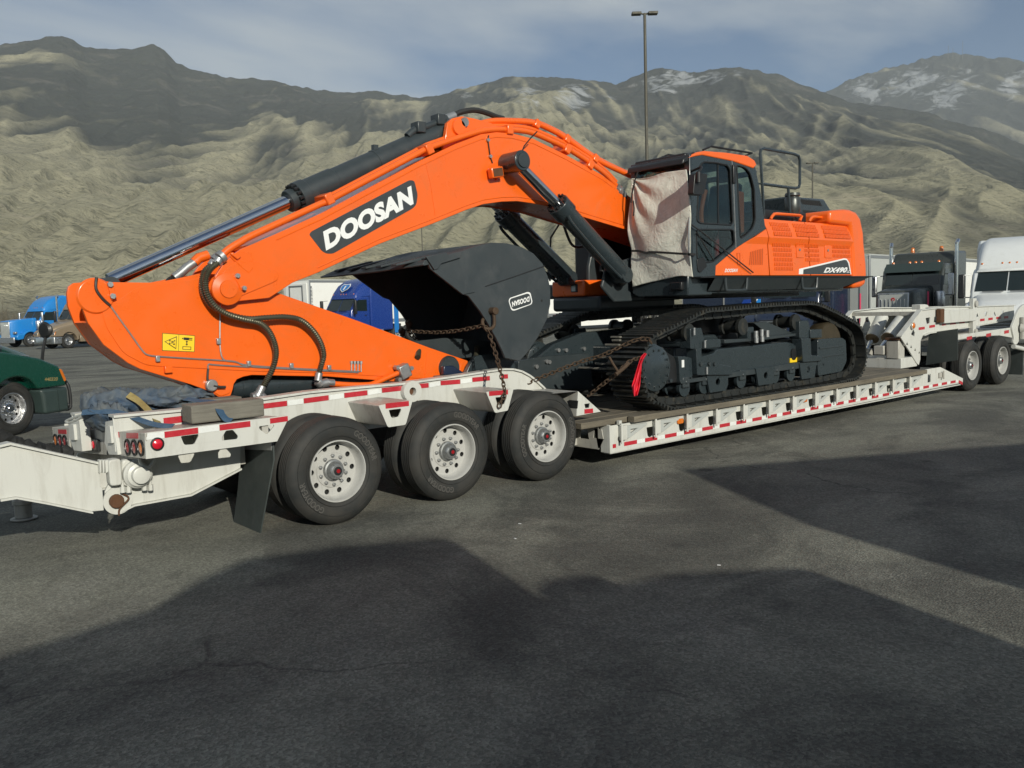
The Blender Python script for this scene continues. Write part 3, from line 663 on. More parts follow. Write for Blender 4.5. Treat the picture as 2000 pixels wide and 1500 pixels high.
# ---- rear platform wings
def plane_rear(x, y, off=0.0):
    d = ray(x, y); n_ = Vector((1, .0466, 0)); return CAM + d*((2.331-off-CAM.dot(n_))/d.dot(n_))
c1 = lambda x, y: (x*.3, 700+y*.3)
c0 = lambda x, y: (x*.17, 780+y*.17)
PW = trc([(282, 845.5), (560, 811.5), (563.5, 816), (541, 862), (285, 896.5)], 0.0)
holes = [[(1175, 507), (1290, 492), (1292, 505), (1268, 553), (1255, 560), (1205, 563), (1195, 555)], [(1470, 470), (1515, 465), (1550, 505), (1545, 525), (1445, 535), (1442, 518)], [(1685, 442), (1780, 430), (1785, 440), (1745, 490), (1730, 492), (1688, 460)]]
mb = MB(); mb.prism(PW, -.004, .012, 'y', [roundpoly(trc([c1(*q) for q in h], 0.0), .012, 3) for h in holes]); mb.build('platform_side', LW, T, .004)
zt = PW[0][1]; xr, xf = PW[0][0], PW[1][0]
def wing(y0, y1, flip):
    mb = MB(); zo = lambda x, y: zt-.004+lean(x, y)
    mb.add([(xr, y0, zo(xr, y0)), (xf-.01, y0, zo(xf, y0)), (xf-.01, y1, zo(xf, y1)), (xr-.0466*(y1), y1, zo(xr, y1)), (xr, y0, zo(xr, y0)-.03), (xf-.01, y0, zo(xf, y0)-.03), (xf-.01, y1, zo(xf, y1)-.03), (xr-.0466*y1, y1, zo(xr, y1)-.03)], [(0,1,2,3),(7,6,5,4),(0,4,5,1),(1,5,6,2),(2,6,7,3),(3,7,4,0)])
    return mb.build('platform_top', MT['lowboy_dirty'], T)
wing(.0125, .609, 0); wing(2.01, 2.56, 1)
mb = MB()
for k in range(3): mb.box(xr+.2+.42*k, xr+.26+.42*k, .02, .6, zt-.2, zt-.036)
mb.build('platform_joist', LD, T)
mb = MB(); mb.prism([(p[0], p[1]-.14) for p in PW], 2.56, 2.575); mb.build('platform_side', LW, T)
# rear face: near panel, far panel, recessed centre, posts, hooks
def rear_quad(name, q, mat, off, thick=.012, bevel=0):
    A = [plane_rear(*c0(*p), off) for p in q]; mb = MB(); n_ = len(A)
    mb.add(A+[a+Vector((thick, 0, 0)) for a in A], [tuple(range(n_)), tuple(range(n_, 2*n_))[::-1]]+[(i, (i+1) % n_, n_+(i+1) % n_, n_+i) for i in range(n_)])
    return mb.build(name, mat, T, bevel)
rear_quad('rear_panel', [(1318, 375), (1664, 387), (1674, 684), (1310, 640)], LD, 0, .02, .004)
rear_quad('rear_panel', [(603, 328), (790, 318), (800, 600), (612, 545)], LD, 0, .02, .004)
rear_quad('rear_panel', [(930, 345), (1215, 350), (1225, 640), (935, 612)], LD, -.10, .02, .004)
rear_quad('rear_post', [(1208, 255), (1300, 240), (1352, 640), (1250, 640), (1200, 500)], LW, .03, .09, .005)
rear_quad('rear_post', [(782, 285), (910, 240), (945, 600), (850, 590), (795, 450)], LW, .03, .09, .005)
rear_quad('post_rib', [(1222, 300), (1262, 306), (1282, 505), (1238, 510)], LW, .055, .03, .004)
rear_quad('post_rib', [(795, 290), (842, 288), (858, 470), (812, 468)], LW, .055, .03, .004)
for q in ([(1270, 250), (1278, 205), (1305, 188), (1335, 198), (1340, 240)],):
    P = smoothpath([plane_rear(*c0(*p), -.02) for p in q], 5); mb = MB(); mb.tube(P, .012, 8); mb.build('tie_ring', LW, T)
P = smoothpath([plane_rear(*c0(*p), .0) for p in [(780, 262), (760, 250), (860, 205), (940, 180), (955, 190), (880, 235), (800, 268), (780, 262)]], 5); mb = MB(); mb.tube(P, .014, 8); mb.build('tie_ring', LW, T)
def rear_light(x, y, rx, ry, mat, parent=None):
    c = plane_rear(*c0(x, y), .001); a = plane_rear(*c0(x+rx, y+rx*.1), .001)-c; b_ = plane_rear(*c0(x, y-ry), .001)-c
    ra, rb = abs(a.y), abs(b_.z); mb = MB(); e = part_empty('tail_light', T, c-wloc(T))
    m1 = MB(); m1.lathe([(1.0, .004), (1.0, -.010), (.82, -.014), (.80, -.004)], (0, 0, 0), (1, 0, 0), 28); o1 = put('bezel', m1.mesh('bezel', MT['black']), e, local=True); o1.scale = (1, ra, rb)
    m2 = MB(); m2.lathe([(.80, -.003), (.6, -.011), (.3, -.016), (0, -.017)], (0, 0, 0), (1, 0, 0), 24); o2 = put('lens', m2.mesh('lens', MT[mat]), e, local=True); o2.scale = (1, ra, rb)
    return e
for x, y, mt_ in ((1470, 550, 'red_lens'), (1547, 553, 'red_lens'), (1622, 558, 'amber_lens')): rear_light(x, y, 36, 94, mt_)
for x, y, mt_ in ((643, 473, 'amber_lens'), (695, 480, 'red_lens'), (749, 486, 'red_lens')): rear_light(x, y, 27, 76, mt_)
for x, y in ((995, 508), (1045, 515), (1103, 522)):
    c = plane_rear(*c0(x, y), -.085); e = part_empty('marker_light', T, c-wloc(T))
    m1 = MB(); m1.box(-.02, .02, -.085, .06, -.058, .058); put('housing', m1.mesh('housing', MT['black']), e, .008, local=True)
    m2 = MB(); m2.lathe([(.04, -.021), (.03, -.032), (0, -.036)], (0, 0.02, 0), (1, 0, 0), 18); put('lens', m2.mesh('lens', MT['red_lens_lit']), e, local=True)
for q in ([(1450, 385), (1582, 386), (1582, 450), (1450, 447)], [(1318, 372), (1362, 374), (1368, 438), (1322, 440)], [(665, 345), (757, 347), (760, 398), (668, 394)]):
    rear_quad('reflective_strip', q, MT['red_tape'], .004, .003)
# side marker on the platform
def side_lamp(x, y, Y, r, mat, name='marker_light'):
    c = pY(x, y, Y); e = part_empty(name, T, c-wloc(T))
    m1 = MB(); m1.lathe([(r, .0), (r, -.014), (r*.78, -.016), (r*.76, -.006)], (0, 0, 0), (0, 1, 0), 24); put('bezel', m1.mesh('bezel', MT['black']), e, local=True)
    m2 = MB(); m2.lathe([(r*.76, -.008), (r*.5, -.018), (0, -.022)], (0, 0, 0), (0, 1, 0), 20); put('lens', m2.mesh('lens', MT[mat]), e, local=True); return e
side_lamp(*c0(1805, 512), -.004, .056, 'red_lens_lit')
strip(c1(1070, 478), c1(1288, 450), .052, -.004); strip(c1(1428, 432), c1(1628, 407), .052, -.004); strip(c1(1757, 391), c1(1872, 375), .048, -.004)
strip(c1(950, 490), c1(1066, 478), .052, -.004, mat='white_tape'); strip(c1(1292, 449), c1(1424, 432), .052, -.004, mat='white_tape')
# ---- lower tail beam under the platform and its hinge
TB = trc([(232, 905), (300, 893), (470, 868), (470, 914), (372, 965), (261, 985), (236, 997), (222, 999), (206, 985), (205, 960)], .62)
for y, dz in ((.62, 0), (1.95, -.06)):
    mb = MB(); mb.prism([(x, z+dz) for x, z in TB], y, y+.03); mb.build('tail_beam', LW, T, .005)
    lo = [(x, z+dz) for x, z in TB[3:7]]; mb = MB()
    for (xa, za), (xb, zb) in zip(lo[:-1], lo[1:]): mb.add([(xa, y-.03, za), (xb, y-.03, zb), (xb, y+.1, zb), (xa, y+.1, za), (xa, y-.03, za-.015), (xb, y-.03, zb-.015), (xb, y+.1, zb-.015), (xa, y+.1, za-.015)], [(0,1,2,3),(7,6,5,4),(0,4,5,1),(1,5,6,2),(2,6,7,3),(3,7,4,0)])
    mb.build('beam_flange', LW, T)
mb = MB(); q = trc([c0(*p) for p in [(1245, 700), (1390, 680), (1410, 985), (1270, 1000)]], .50); mb.prism(roundpoly(q, .03, 3), .50, .615); mb.build('hinge_block', LW, T, .012, seg=3)
mb = MB(); q = trc([c0(*p) for p in [(1400, 690), (1560, 690), (1700, 800), (1720, 960), (1560, 1010), (1400, 995)]], .54); mb.prism(roundpoly(q, .04, 3), .54, .615); mb.build('hinge_block', LW, T, .02, seg=3)
hb = pY(*c0(1610, 868), .45)
mb = MB(); mb.lathe([(.128, .17), (.125, .10), (.108, .085), (.103, .06), (.078, .05), (.074, .004), (.066, .0), (0, .0)], (hb.x, .40, hb.z), (0, 1, 0), 36); mb.build('hinge_cap', LW, T)
for x, y in ((1415, 1045), (1483, 1045), (1665, 1020), (1735, 1020)):
    p = pY(*c0(x, y), .52); mb = MB(); mb.cyl((p.x, .53, p.z+.09), (p.x, .53, p.z+.0), .013, n=8); mb.cyl((p.x, .53, p.z+.03), (p.x, .53, p.z-.02), .024, n=6); mb.build('hinge_bolt', LW, T)
p = pY(*c0(1690, 720), .45); mb = MB(); mb.tube(smoothpath([(p.x-.06, .45, p.z+.06), (p.x-.055, .45, p.z), (p.x, .45, p.z-.05), (p.x+.055, .45, p.z), (p.x+.06, .45, p.z+.06)], 5), .016, 8); mb.build('tie_ring', LW, T)
pp = pY(*c0(1330, 1165), .60)
mb = MB(); mb.lathe([(0, .0), (.125, .0), (.125, .02)], (pp.x+.02, .60, pp.z-.0), (0, 1, 0), 32); mb.build('hinge_plate', LW, T)
mb = MB(); mb.cyl((pp.x, .555, pp.z), (pp.x, .60, pp.z), .062, n=14); mb.build('hinge_pin', MT['rust'], T, .008)
mb = MB(); mb.tube(smoothpath([(pp.x+.05, .57, pp.z+.06), (pp.x+.10, .565, pp.z+.01), (pp.x+.02, .57, pp.z-.07), (pp.x+.01, .57, pp.z-.13)], 5), .008, 6); mb.build('pin_clip', MT['rust'], T)
# flap behind the last wheel
fl = [pX(*c1(*p), 3.52) for p in [(1568, 590), (1775, 548), (1780, 660), (1692, 1142), (1515, 1108), (1548, 850)]]
fx = [3.52, 3.52, 3.50, 3.42, 3.42, 3.47]; fl = [pX(*c1(*p), x) for p, x in zip([(1568, 590), (1775, 548), (1780, 660), (1692, 1142), (1515, 1108), (1548, 850)], fx)]
mb = MB(); mb.add(fl+[a+Vector((.014, 0, 0)) for a in fl], [tuple(range(6)), tuple(range(6, 12))[::-1]]+[(i, (i+1) % 6, 6+(i+1) % 6, 6+i) for i in range(6)]); mb.build('mud_flap', MT['flap'], T)
mb = MB(); a = [pX(*c1(*p), 3.515) for p in [(1570, 572), (1772, 545), (1772, 598), (1570, 592)]]; mb.add(a+[v+Vector((-.012, 0, 0)) for v in a], [(0,1,2,3),(7,6,5,4),(0,4,5,1),(1,5,6,2),(2,6,7,3),(3,7,4,0)]); mb.build('flap_bracket', MT['galv'], T)
mb = MB(); mb.box(3.42, 3.434, 2.0, 2.58, .18, .80); mb.build('mud_flap', MT['flap'], T)

# ---- low deck
DZ = .625                                    # top of the planks
D0, D1 = 7.86, 18.2
Yd = -.03
pt = [pY(x, y, Yd) for x, y in ((1278, 817), (1335, 807), (1390, 801), (1446, 789), (1497, 780), (1544, 774), (1590, 765), (1630, 758))]
ZT = sum(p.z for p in pt)/len(pt); 
zb_ = (pY(1192, 880, Yd).z+pY(1700, 786, Yd).z+pY(1850, 759, Yd).z)/3
ZT = min(ZT, DZ-.055); xr0 = pY(1192, 850, Yd).x
tip = pY(1880, 739, Yd); up = pY(1836, 717, Yd); up0 = pY(1806, 717, Yd)
side = [(xr0, zb_), (tip.x, zb_+.03), (tip.x, tip.z), (up.x, up.z), (up0.x, up.z), (up0.x, ZT), (xr0, ZT)]
posts = [pt[0].x + (pt[-1].x-pt[0].x)/7*i for i in range(-1, 13)]
posts = [x for x in posts if xr0+.15 < x < up0.x-.3]
hs = [[(x-.17, ZT-.10), (x-.02, ZT-.10), (x-.035, ZT-.21), (x-.075, ZT-.235), (x-.12, ZT-.235), (x-.15, ZT-.21)] for x in posts if x > xr0+.5]
hs.append([(up.x-.55, up.z-.10), (up.x-.43, up.z-.10), (up.x-.42, up.z-.26), (up.x-.56, up.z-.26)])
mb = MB(); mb.prism(side, Yd-.008, Yd+.008, 'y', [roundpoly(h, .015, 3) for h in hs]); mb.build('deck_side', LW, T, .003)
mb = MB(); mb.box(xr0, tip.x-.05, Yd+.008, Yd+.12, zb_-.012, zb_+.005); mb.build('deck_flange', LW, T)
mb = MB(); mb.box(xr0-.02, xr0-.002, Yd-.01, .12, zb_, ZT+.01); mb.build('deck_end_plate', LW, T, .004)
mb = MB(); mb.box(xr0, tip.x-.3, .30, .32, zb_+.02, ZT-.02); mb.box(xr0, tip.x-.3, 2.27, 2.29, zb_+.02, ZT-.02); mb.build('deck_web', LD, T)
mb = MB(); mb.prism([(xr0, zb_), (tip.x, zb_+.03), (tip.x, tip.z), (up.x, up.z), (up0.x, up.z), (up0.x, ZT), (xr0, ZT)], 2.61, 2.625); mb.build('deck_side', LW, T)
# rear bulkhead of the deck with openings
h_ = []
for x, y, w_ in ((1141, 848, .085), (1168, 847, .085)):
    g = pX(x, y, xr0-.06); h_.append([(g.y-w_, g.z-.06), (g.y+w_, g.z-.06), (g.y+w_*.7, g.z+.06), (g.y-w_*.7, g.z+.06)])
mb = MB(); mb.prism([(.125, zb_+.04), (2.45, zb_+.04), (2.45, ZT-.02), (.125, ZT-.02)], xr0-.06, xr0-.045, 'x', h_); mb.build('deck_bulkhead', LD, T)
mb = MB(); mb.box(xr0-.55, xr0-.05, .5, 2.1, zb_+.06, ZT-.06); mb.build('swan_neck_base', LD, T)
# planks run lengthwise; each one its own board
random.seed(11)
ny = 11; pw = (2.59-.02)/ny
for i in range(ny):
    y0 = .0+i*pw; x0_ = xr0-.42-random.uniform(0, .12) if i < 3 else xr0-.30-random.uniform(0, .06)
    mb = MB(); mb.box(x0_, up0.x-.05+random.uniform(-.04, .03), y0+.006, y0+pw-.006, ZT+.004, DZ-random.uniform(0, .010)); mb.build('plank', MT['deck_wood'], T, .006)
mb = MB(); mb.box(xr0+.35, up0.x-.1, -.125, -.012, ZT+.008, DZ-.004); mb.build('edge_plank', MT['deck_wood'], T, .006)
# swing outriggers folded along the side
def swing_arm(x):
    e = part_empty('swing_arm', T, Vector((x, Yd-.02, ZT))-wloc(T))
    m1 = MB(); m1.box(-.055, .055, -.045, .010, -.20, -.02); put('hinge_block', m1.mesh('hinge_block', LW), e, .006, local=True)
    m2 = MB(); m2.prism([(.05, -.025), (.44, -.025), (.44, -.055), (.10, -.185), (.05, -.185)], -.042, -.020, 'y', [[(.12, -.075), (.26, -.075), (.12, -.13)]]); put('arm', m2.mesh('arm', MT['trailer_grey']), e, .004, local=True)
    m3 = MB(); m3.cyl((-.058, -.052, -.24), (-.058, -.052, .02), .016, n=10); put('hinge_pin', m3.mesh('hinge_pin', LW), e, local=True)
    m4 = MB(); m4.box(-.075, -.03, -.03, .02, .0, .055); put('stake', m4.mesh('stake', LW), e, .004, local=True)
    return e
for x in posts: swing_arm(x)
# red and white tape along the bottom
xa = pY(1218, 870, Yd).x; step = .405; k = 0
while xa+.24 < tip.x-.1:
    zz_ = zb_+.060
    mb = MB(); mb.box(xa, xa+.245, Yd-.0115, Yd-.0085, zz_, zz_+.050); mb.build('reflective_strip', MT['red_tape'], T, smooth=0)
    mb = MB(); mb.box(xa+.247, xa+step-.002, Yd-.0112, Yd-.0085, zz_, zz_+.050); mb.build('reflective_strip', MT['white_tape'], T, smooth=0)
    xa += step
mb = MB(); mb.box(xr0+.03, xr0+.09, Yd-.0115, Yd-.0085, zb_+.06, zb_+.11); mb.build('reflective_strip', MT['red_tape'], T, smooth=0)
side_lamp(1211, 857, Yd-.008, .045, 'amber_lens')
c7 = lambda x, y: (1000+x*.35, 560+y*.35)
for x, y in ((935, 750), (1630, 632)): 
    c = pY(*c7(x, y), Yd-.01); mb = MB(); mb.prism(roundpoly([(c.x-.065, c.z-.036), (c.x+.065, c.z-.036), (c.x+.065, c.z+.036), (c.x-.065, c.z+.036)], .03, 4), Yd-.035, Yd-.008); mb.build('marker_light', MT['amber_lens'], T, .01)
c8 = lambda x, y: (1500+x*.2933, 420+y*.2933)
p = pY(*c8(1150, 1065), Yd-.02); mb = MB(); mb.box(p.x-.09, p.x+.09, Yd-.04, Yd-.009, p.z-.05, p.z+.05); mb.cyl((p.x+.04, Yd-.06, p.z-.08), (p.x+.04, Yd-.06, p.z+.08), .02, n=8); mb.build('tie_bracket', LD, T, .004)
strip((1872, 742), (1880, 746), .06, Yd-.0085)

# ---- gooseneck
cg = lambda x, y: (1680+x*.16, 580+y*.16)
GN = [(740, 165), (1080, 121), (1350, 124), (1880, 106), (1880, 258), (1590, 315), (1300, 366), (830, 436), (770, 462), (738, 540), (735, 760), (716, 832), (690, 806), (590, 640), (490, 485), (500, 460)]
gh = [[(800, 258), (855, 248), (850, 320), (815, 332)], [(905, 245), (935, 232), (950, 300), (900, 312)], [(622, 455), (650, 395), (670, 440), (665, 485)], [(560, 580), (575, 550), (587, 590)], [(612, 620), (622, 588), (635, 625)], [(662, 655), (672, 625), (683, 660)], [(712, 690), (722, 660), (732, 690)],
      [(1415, 245), (1430, 195), (1445, 240)], [(1518, 185), (1555, 180), (1540, 235), (1530, 238)], [(1620, 232), (1640, 178), (1658, 228)], [(1728, 172), (1756, 168), (1745, 218), (1736, 220)]]
G = part_empty('gooseneck', T, Vector((17.0, 1.2, .6))-wloc(T))
gq = trc([cg(*p) for p in GN], .5); ghq = [trc([cg(*p) for p in h], .5) for h in gh]
def gp(name, mb, mat, bevel=0): 
    me = mb.mesh(name, mat); o = put(name, me, G, bevel); return o
mb = MB(); mb.prism(gq, .5, .525, 'y', ghq); gp('side_plate', mb, LW, .003)
mb = MB(); mb.prism(gq, 1.98, 2.005, 'y', ghq); gp('side_plate', mb, LW, .003)
mb = MB()
tp = gq[:4]; tp = [gq[14]]+tp
for (xa_, za), (xb_, zb2) in zip(tp[:-1], tp[1:]): 
    for yy in (.47,): mb.add([(xa_, yy, za), (xb_, yy, zb2), (xb_, yy+.11, zb2), (xa_, yy+.11, za), (xa_, yy, za+.02), (xb_, yy, zb2+.02), (xb_, yy+.11, zb2+.02), (xa_, yy+.11, za+.02)], [(0,1,2,3),(7,6,5,4),(0,4,5,1),(1,5,6,2),(2,6,7,3),(3,7,4,0)])
o_ = gp('top_flange', mb, LW); o2_ = o_.copy(); COL.objects.link(o2_); o2_.location = o_.location+Vector((0, 1.46, 0))
mb = MB(); bt = gq[4:9]
for (xa_, za), (xb_, zb2) in zip(bt[:-1], bt[1:]): mb.add([(xa_, .46, za), (xb_, .46, zb2), (xb_, .56, zb2), (xa_, .56, za), (xa_, .46, za-.02), (xb_, .46, zb2-.02), (xb_, .56, zb2-.02), (xa_, .56, za-.02)], [(0,1,2,3),(7,6,5,4),(0,4,5,1),(1,5,6,2),(2,6,7,3),(3,7,4,0)])
gp('bottom_flange', mb, LW)
mb = MB(); zt1 = gq[0][1]; mb.box(gq[1][0], gq[3][0], .525, 1.98, zt1-.10, zt1-.08); mb.box(gq[0][0]+.02, gq[0][0]+.10, .525, 1.98, zt1-.10, zt1-.02); gp('top_deck', mb, MT['lowboy_dirty'])
mb = MB(); a = gq[0]; mb.box(a[0]+.12, a[0]+.36, .56, .74, a[1]+.02, a[1]+.12); gp('lift_bracket', mb, LW, .01)
for (a_, b_, y, nm) in (((270, 240), (150, 500), 1.62, 'lift_cylinder'), ((530, 245), (345, 500), .95, 'lift_cylinder')):
    P0, P1 = pY(*cg(*a_), y), pY(*cg(*b_), y); d = (P1-P0).normalized()
    mb = MB(); mb.cyl(P0, P1, .135, n=28); mb.cyl(P0-d*.06, P0, .06, n=16); o = gp(nm, mb, LW, .012)
    mb = MB(); mb.cyl(P1, P1+d*.35, .05, n=16); gp('lift_rod', mb, MT['chrome'])
    mb = MB(); mb.cyl(P1, P1+d*.03, .138, n=28); gp('gland_ring', mb, MT['worn_steel'])
    e_ = P1+d*.38; mb = MB(); mb.box(e_.x-.09, e_.x+.09, y-.1, y+.1, e_.z-.12, e_.z+.06); gp('rod_clevis', mb, LD, .01)
b0 = pY(*cg(470, 600), .62); mb = MB(); mb.box(b0.x-.12, b0.x+.14, .56, .82, b0.z-.25, b0.z+.12); gp('pin_housing', mb, LD, .02)
mb = MB(); mb.box(b0.x-.14, b0.x+.16, .54, .84, b0.z+.12, b0.z+.17); gp('pin_cap', mb, MT['rust'], .01)
# cross box in front of the deck
q0 = pY(*cg(90, 715), 1.9); q1 = pY(*cg(640, 720), .5)
xcb = pY(1760, 700, .52).x; mb = MB(); mb.box(xcb, xcb+.7, .52, 2.02, DZ-.03, (q0.z+q1.z)/2+.02); gp('cross_box', mb, LW, .008)
# ride-height ram along the side plate
r0, r1 = pY(*cg(975, 218), .40), pY(*cg(1400, 212), .40)
mb = MB(); mb.box(r0.x+.18, r1.x, .38, .48, r1.z-.14, r1.z+.12); gp('side_beam', mb, LW, .008)
mb = MB(); mb.box(r0.x, r0.x+.18, .385, .475, r0.z-.16, r0.z+.12); gp('beam_end', mb, MT['rust'], .006)
p = pY(*cg(1375, 250), .44); mb = MB(); mb.box(p.x-.07, p.x+.10, .40, .497, p.z-.45, p.z+.42); gp('clamp', mb, LW, .01)
for sy in (.30, -.32):
    mb = MB(); mb.cyl((p.x+.02, .36, p.z+sy), (p.x+.02, .42, p.z+sy), .07, n=12); gp('clamp_bolt', mb, MT['lowboy_dirty'])
for a_, b_ in (((715, 372), (790, 362)), ((845, 348), (915, 336)), ((998, 320), (1052, 312)), ((1100, 308), (1168, 302)), ((1212, 295), (1278, 290)), ((1465, 268), (1520, 262)), ((1565, 256), (1620, 250)), ((1662, 244), (1718, 238)), ((1758, 236), (1810, 230))):
    A, B = pY(*cg(*a_), .497), pY(*cg(*b_), .497); mb = MB(); mb.add([(A.x, .4985, A.z), (B.x, .4985, B.z), (B.x, .4985, B.z-.055), (A.x, .4985, A.z-.055)], [(3, 2, 1, 0)]); gp('reflective_strip', mb, MT['red_tape'])
c = pY(*cg(632, 350), .49); mb = MB(); mb.lathe([(.075, .012), (.075, -.03), (.06, -.035)], (c.x, c.y, c.z), (0, 1, 0), 20); gp('lamp_housing', mb, LD)
mb = MB(); mb.lathe([(.06, -.034), (.04, -.055), (0, -.06)], (c.x, c.y, c.z), (0, 1, 0), 20); gp('marker_lens', mb, MT['amber_lens'])
tag(T, T['label'], 'trailer')

# ------------------------------------------------------------------ jeep dolly under the gooseneck
J = thing('jeep_dolly', 'white two axle jeep dolly under the gooseneck at the right edge', 'dolly', (20, 1.295, 0))
X4, S2 = 19.09, 1.62
for i in range(2):
    wheel(J, (X4+i*S2-20, -1.295, RT_), -1, cap=True, spin=.5*i, nuts=True); wheel(J, (X4+i*S2-20, 1.295, RT_), 1)
    mb = MB(); mb.cyl((X4+i*S2, .12, RT_), (X4+i*S2, 2.47, RT_), .07, n=12); mb.build('axle', MT['black_matte'], J)
JB = [(1190, 470), (1540, 415), (1860, 372), (2100, 330), (2100, 470), (1870, 500), (1700, 470), (1450, 478), (1190, 520)]
for y in (.06, 2.5):
    mb = MB(); mb.prism(trc([cg(*p) for p in JB], .06), y, y+.03); mb.build('frame_rail', LW, J, .004)
mb = MB(); jx0, jx1 = pY(*cg(1200, 480), .1).x, pY(*cg(2100, 340), .1).x; jz = pY(*cg(1540, 415), .1).z; mb.box(jx0, jx1, .5, 2.1, jz-.25, jz-.05); mb.build('dolly_deck', LD, J)
for a_, b_ in (((1300, 488), (1365, 474)), ((1538, 450), (1598, 438)), ((1758, 412), (1815, 402))):
    A, B = pY(*cg(*a_), .06), pY(*cg(*b_), .06); mb = MB(); mb.add([(A.x, .0575, A.z), (B.x, .0575, B.z), (B.x, .0575, B.z-.07), (A.x, .0575, A.z-.07)], [(3, 2, 1, 0)]); mb.build('reflective_strip', MT['red_tape'], J)
ARM = [(1850, 372), (1880, 300), (1930, 160), (1990, 92), (2150, 60), (2150, 300), (1990, 420), (1960, 500), (1910, 590), (1870, 570), (1880, 500)]
for y in (.02, 2.5):
    mb = MB(); mb.prism(roundpoly(trc([cg(*p) for p in ARM], .02), .15, 3), y, y+.05); mb.build('lift_arm', LW, J, .006)
p = pY(*cg(1960, 380), 0); mb = MB(); mb.lathe([(0, -.08), (.08, -.08), (.1, -.05), (.12, 0)], (p.x, -.02, p.z), (0, 1, 0), 16); mb.cyl((p.x, -.05, p.z-.25), (p.x, -.05, p.z+.25), .06, n=12); mb.build('air_can', LD, J)
p0, p1 = pY(*cg(1870, 605), -.02), pY(*cg(2060, 650), -.02); mb = MB(); mb.tube([p0, p1], .05, 10); mb.build('step_bar', LW, J)
f = [pX(*cg(*p), 18.42) for p in [(840, 438), (1190, 388), (1190, 770), (800, 832)]]
mb = MB(); mb.add(f+[a+Vector((.02, 0, 0)) for a in f], [(0,1,2,3),(7,6,5,4),(0,4,5,1),(1,5,6,2),(2,6,7,3),(3,7,4,0)]); mb.build('mud_flap', MT['flap'], J)
mb = MB(); mb.box(21.9, 21.92, 0, .6, .12, .75); mb.build('mud_flap', MT['flap'], J)

# ------------------------------------------------------------------ stinger: swing-out booster arm hinged behind the trailer
S = thing('booster_arm', 'plain white steel booster arm jutting out behind the trailer hinge', 'trailer arm', (1.2, 1.295, 0))
SA = [(194, 907), (19, 868.5), (0, 873), (-260, 905), (-260, 1010), (0, 975), (31, 970), (92, 981), (180, 999), (203, 997), (200, 952), (196, 950)]
sa = trc(SA, .60)
for y, dz in ((.60, 0), (1.95, -.05)):
    mb = MB(); mb.prism([(x, z+dz) for x, z in sa], y, y+.025); mb.build('arm_web', LW, S, .004)
    for a_, b_ in ((0, 1), (1, 2), (2, 3)):
        (xa_, za), (xb_, zb2) = sa[a_], sa[b_]; mb = MB()
        mb.add([(xa_, y-.035, za+dz), (xb_, y-.035, zb2+dz), (xb_, y+.10, zb2+dz), (xa_, y+.10, za+dz), (xa_, y-.035, za+dz+.02), (xb_, y-.035, zb2+dz+.02), (xb_, y+.10, zb2+dz+.02), (xa_, y+.10, za+dz+.02)], [(0,1,2,3),(7,6,5,4),(0,4,5,1),(1,5,6,2),(2,6,7,3),(3,7,4,0)]); mb.build('arm_flange', LW, S)
    for a_, b_ in ((5, 6), (6, 7), (7, 8)):
        (xa_, za), (xb_, zb2) = sa[a_], sa[b_]; mb = MB()
        mb.add([(xa_, y-.03, za+dz), (xb_, y-.03, zb2+dz), (xb_, y+.10, zb2+dz), (xa_, y+.10, za+dz), (xa_, y-.03, za+dz-.016), (xb_, y-.03, zb2+dz-.016), (xb_, y+.10, zb2+dz-.016), (xa_, y+.10, za+dz-.016)], [(0,1,2,3),(7,6,5,4),(0,4,5,1),(1,5,6,2),(2,6,7,3),(3,7,4,0)]); mb.build('arm_flange', LW, S)
mb = MB(); mb.box(sa[0][0]-.25, sa[0][0]-.15, .63, 1.95, .55, .75); mb.box(.2, .3, .63, 1.95, .5, .75); mb.build('cross_member', LD, S)
for x0_, x1_ in ((1135, 1160), (1168, 1195), (1200, 1236)):
    q = trc([c0(x0_, 700), c0(x1_, 692), c0(x1_, 830), c0(x0_+8, 848)], .55); mb = MB(); mb.prism(q, .53, .598); mb.build('shim_plate', LW, S, .003)
h = pZ(47, 1014, 0)
mb = MB(); mb.cyl((h.x, h.y, 0.02), (h.x, h.y, .60), .085, n=16); mb.cyl((h.x, h.y, .16), (h.x, h.y, .22), .10, n=16); mb.cyl((h.x, h.y, 0), (h.x, h.y, .02), .13, n=16); mb.build('support_leg', LD, S, .01)
# dirty rubber hose lying along the booster arm
P = smoothpath([pY(*c0(x, y), 1.1) for x, y in [(-260, 380), (0, 430), (100, 465), (250, 520), (420, 565), (560, 580), (680, 600), (800, 610)]], 6)
mb = MB(); mb.tube([p+Vector((0, .02*math.sin(i*1.7), .012*math.sin(i*2.3))) for i, p in enumerate(P)], [.052+.012*math.sin(i*1.3) for i in range(len(P))], 10)
tag(mb.build('rubber_sleeve', MT['black_matte']), 'lumpy black rubber sleeve lying along the white booster arm', 'hose')
# ------------------------------------------------------------------ excavator
XV = thing('excavator', 'big orange crawler excavator with dark grey bucket chained down on the lowboy deck', 'excavator', (11.0, 1.295, DZ))
OR, CH, CG = MT['orange'], MT['charcoal'], MT['charcoal_gloss']
c3 = lambda x, y: (100+x*.3, 480+y*.3)
c4 = lambda x, y: (500+x*.3, 200+y*.3)
c5 = lambda x, y: (600+x*.3, 450+y*.3)
c6 = lambda x, y: (1000+x*.35, 200+y*.35)
k6 = lambda x, y: (1130+x*.15, 600+y*.15)
k7 = lambda x, y: (1420+x*.15, 590+y*.15)
kc = lambda x, y: (1220+x*.2, 280+y*.2)
kb = lambda x, y: (1400+x*.15, 380+y*.15)
def part(name, loc=None, parent=XV): return part_empty(name, parent, (Vector(loc) if loc else wloc(parent))-wloc(parent))
def sub(name, mb, mat, parent, bevel=0, smooth=40, seg=2): return put(name, mb.mesh(name, mat, smooth), parent, bevel, seg)
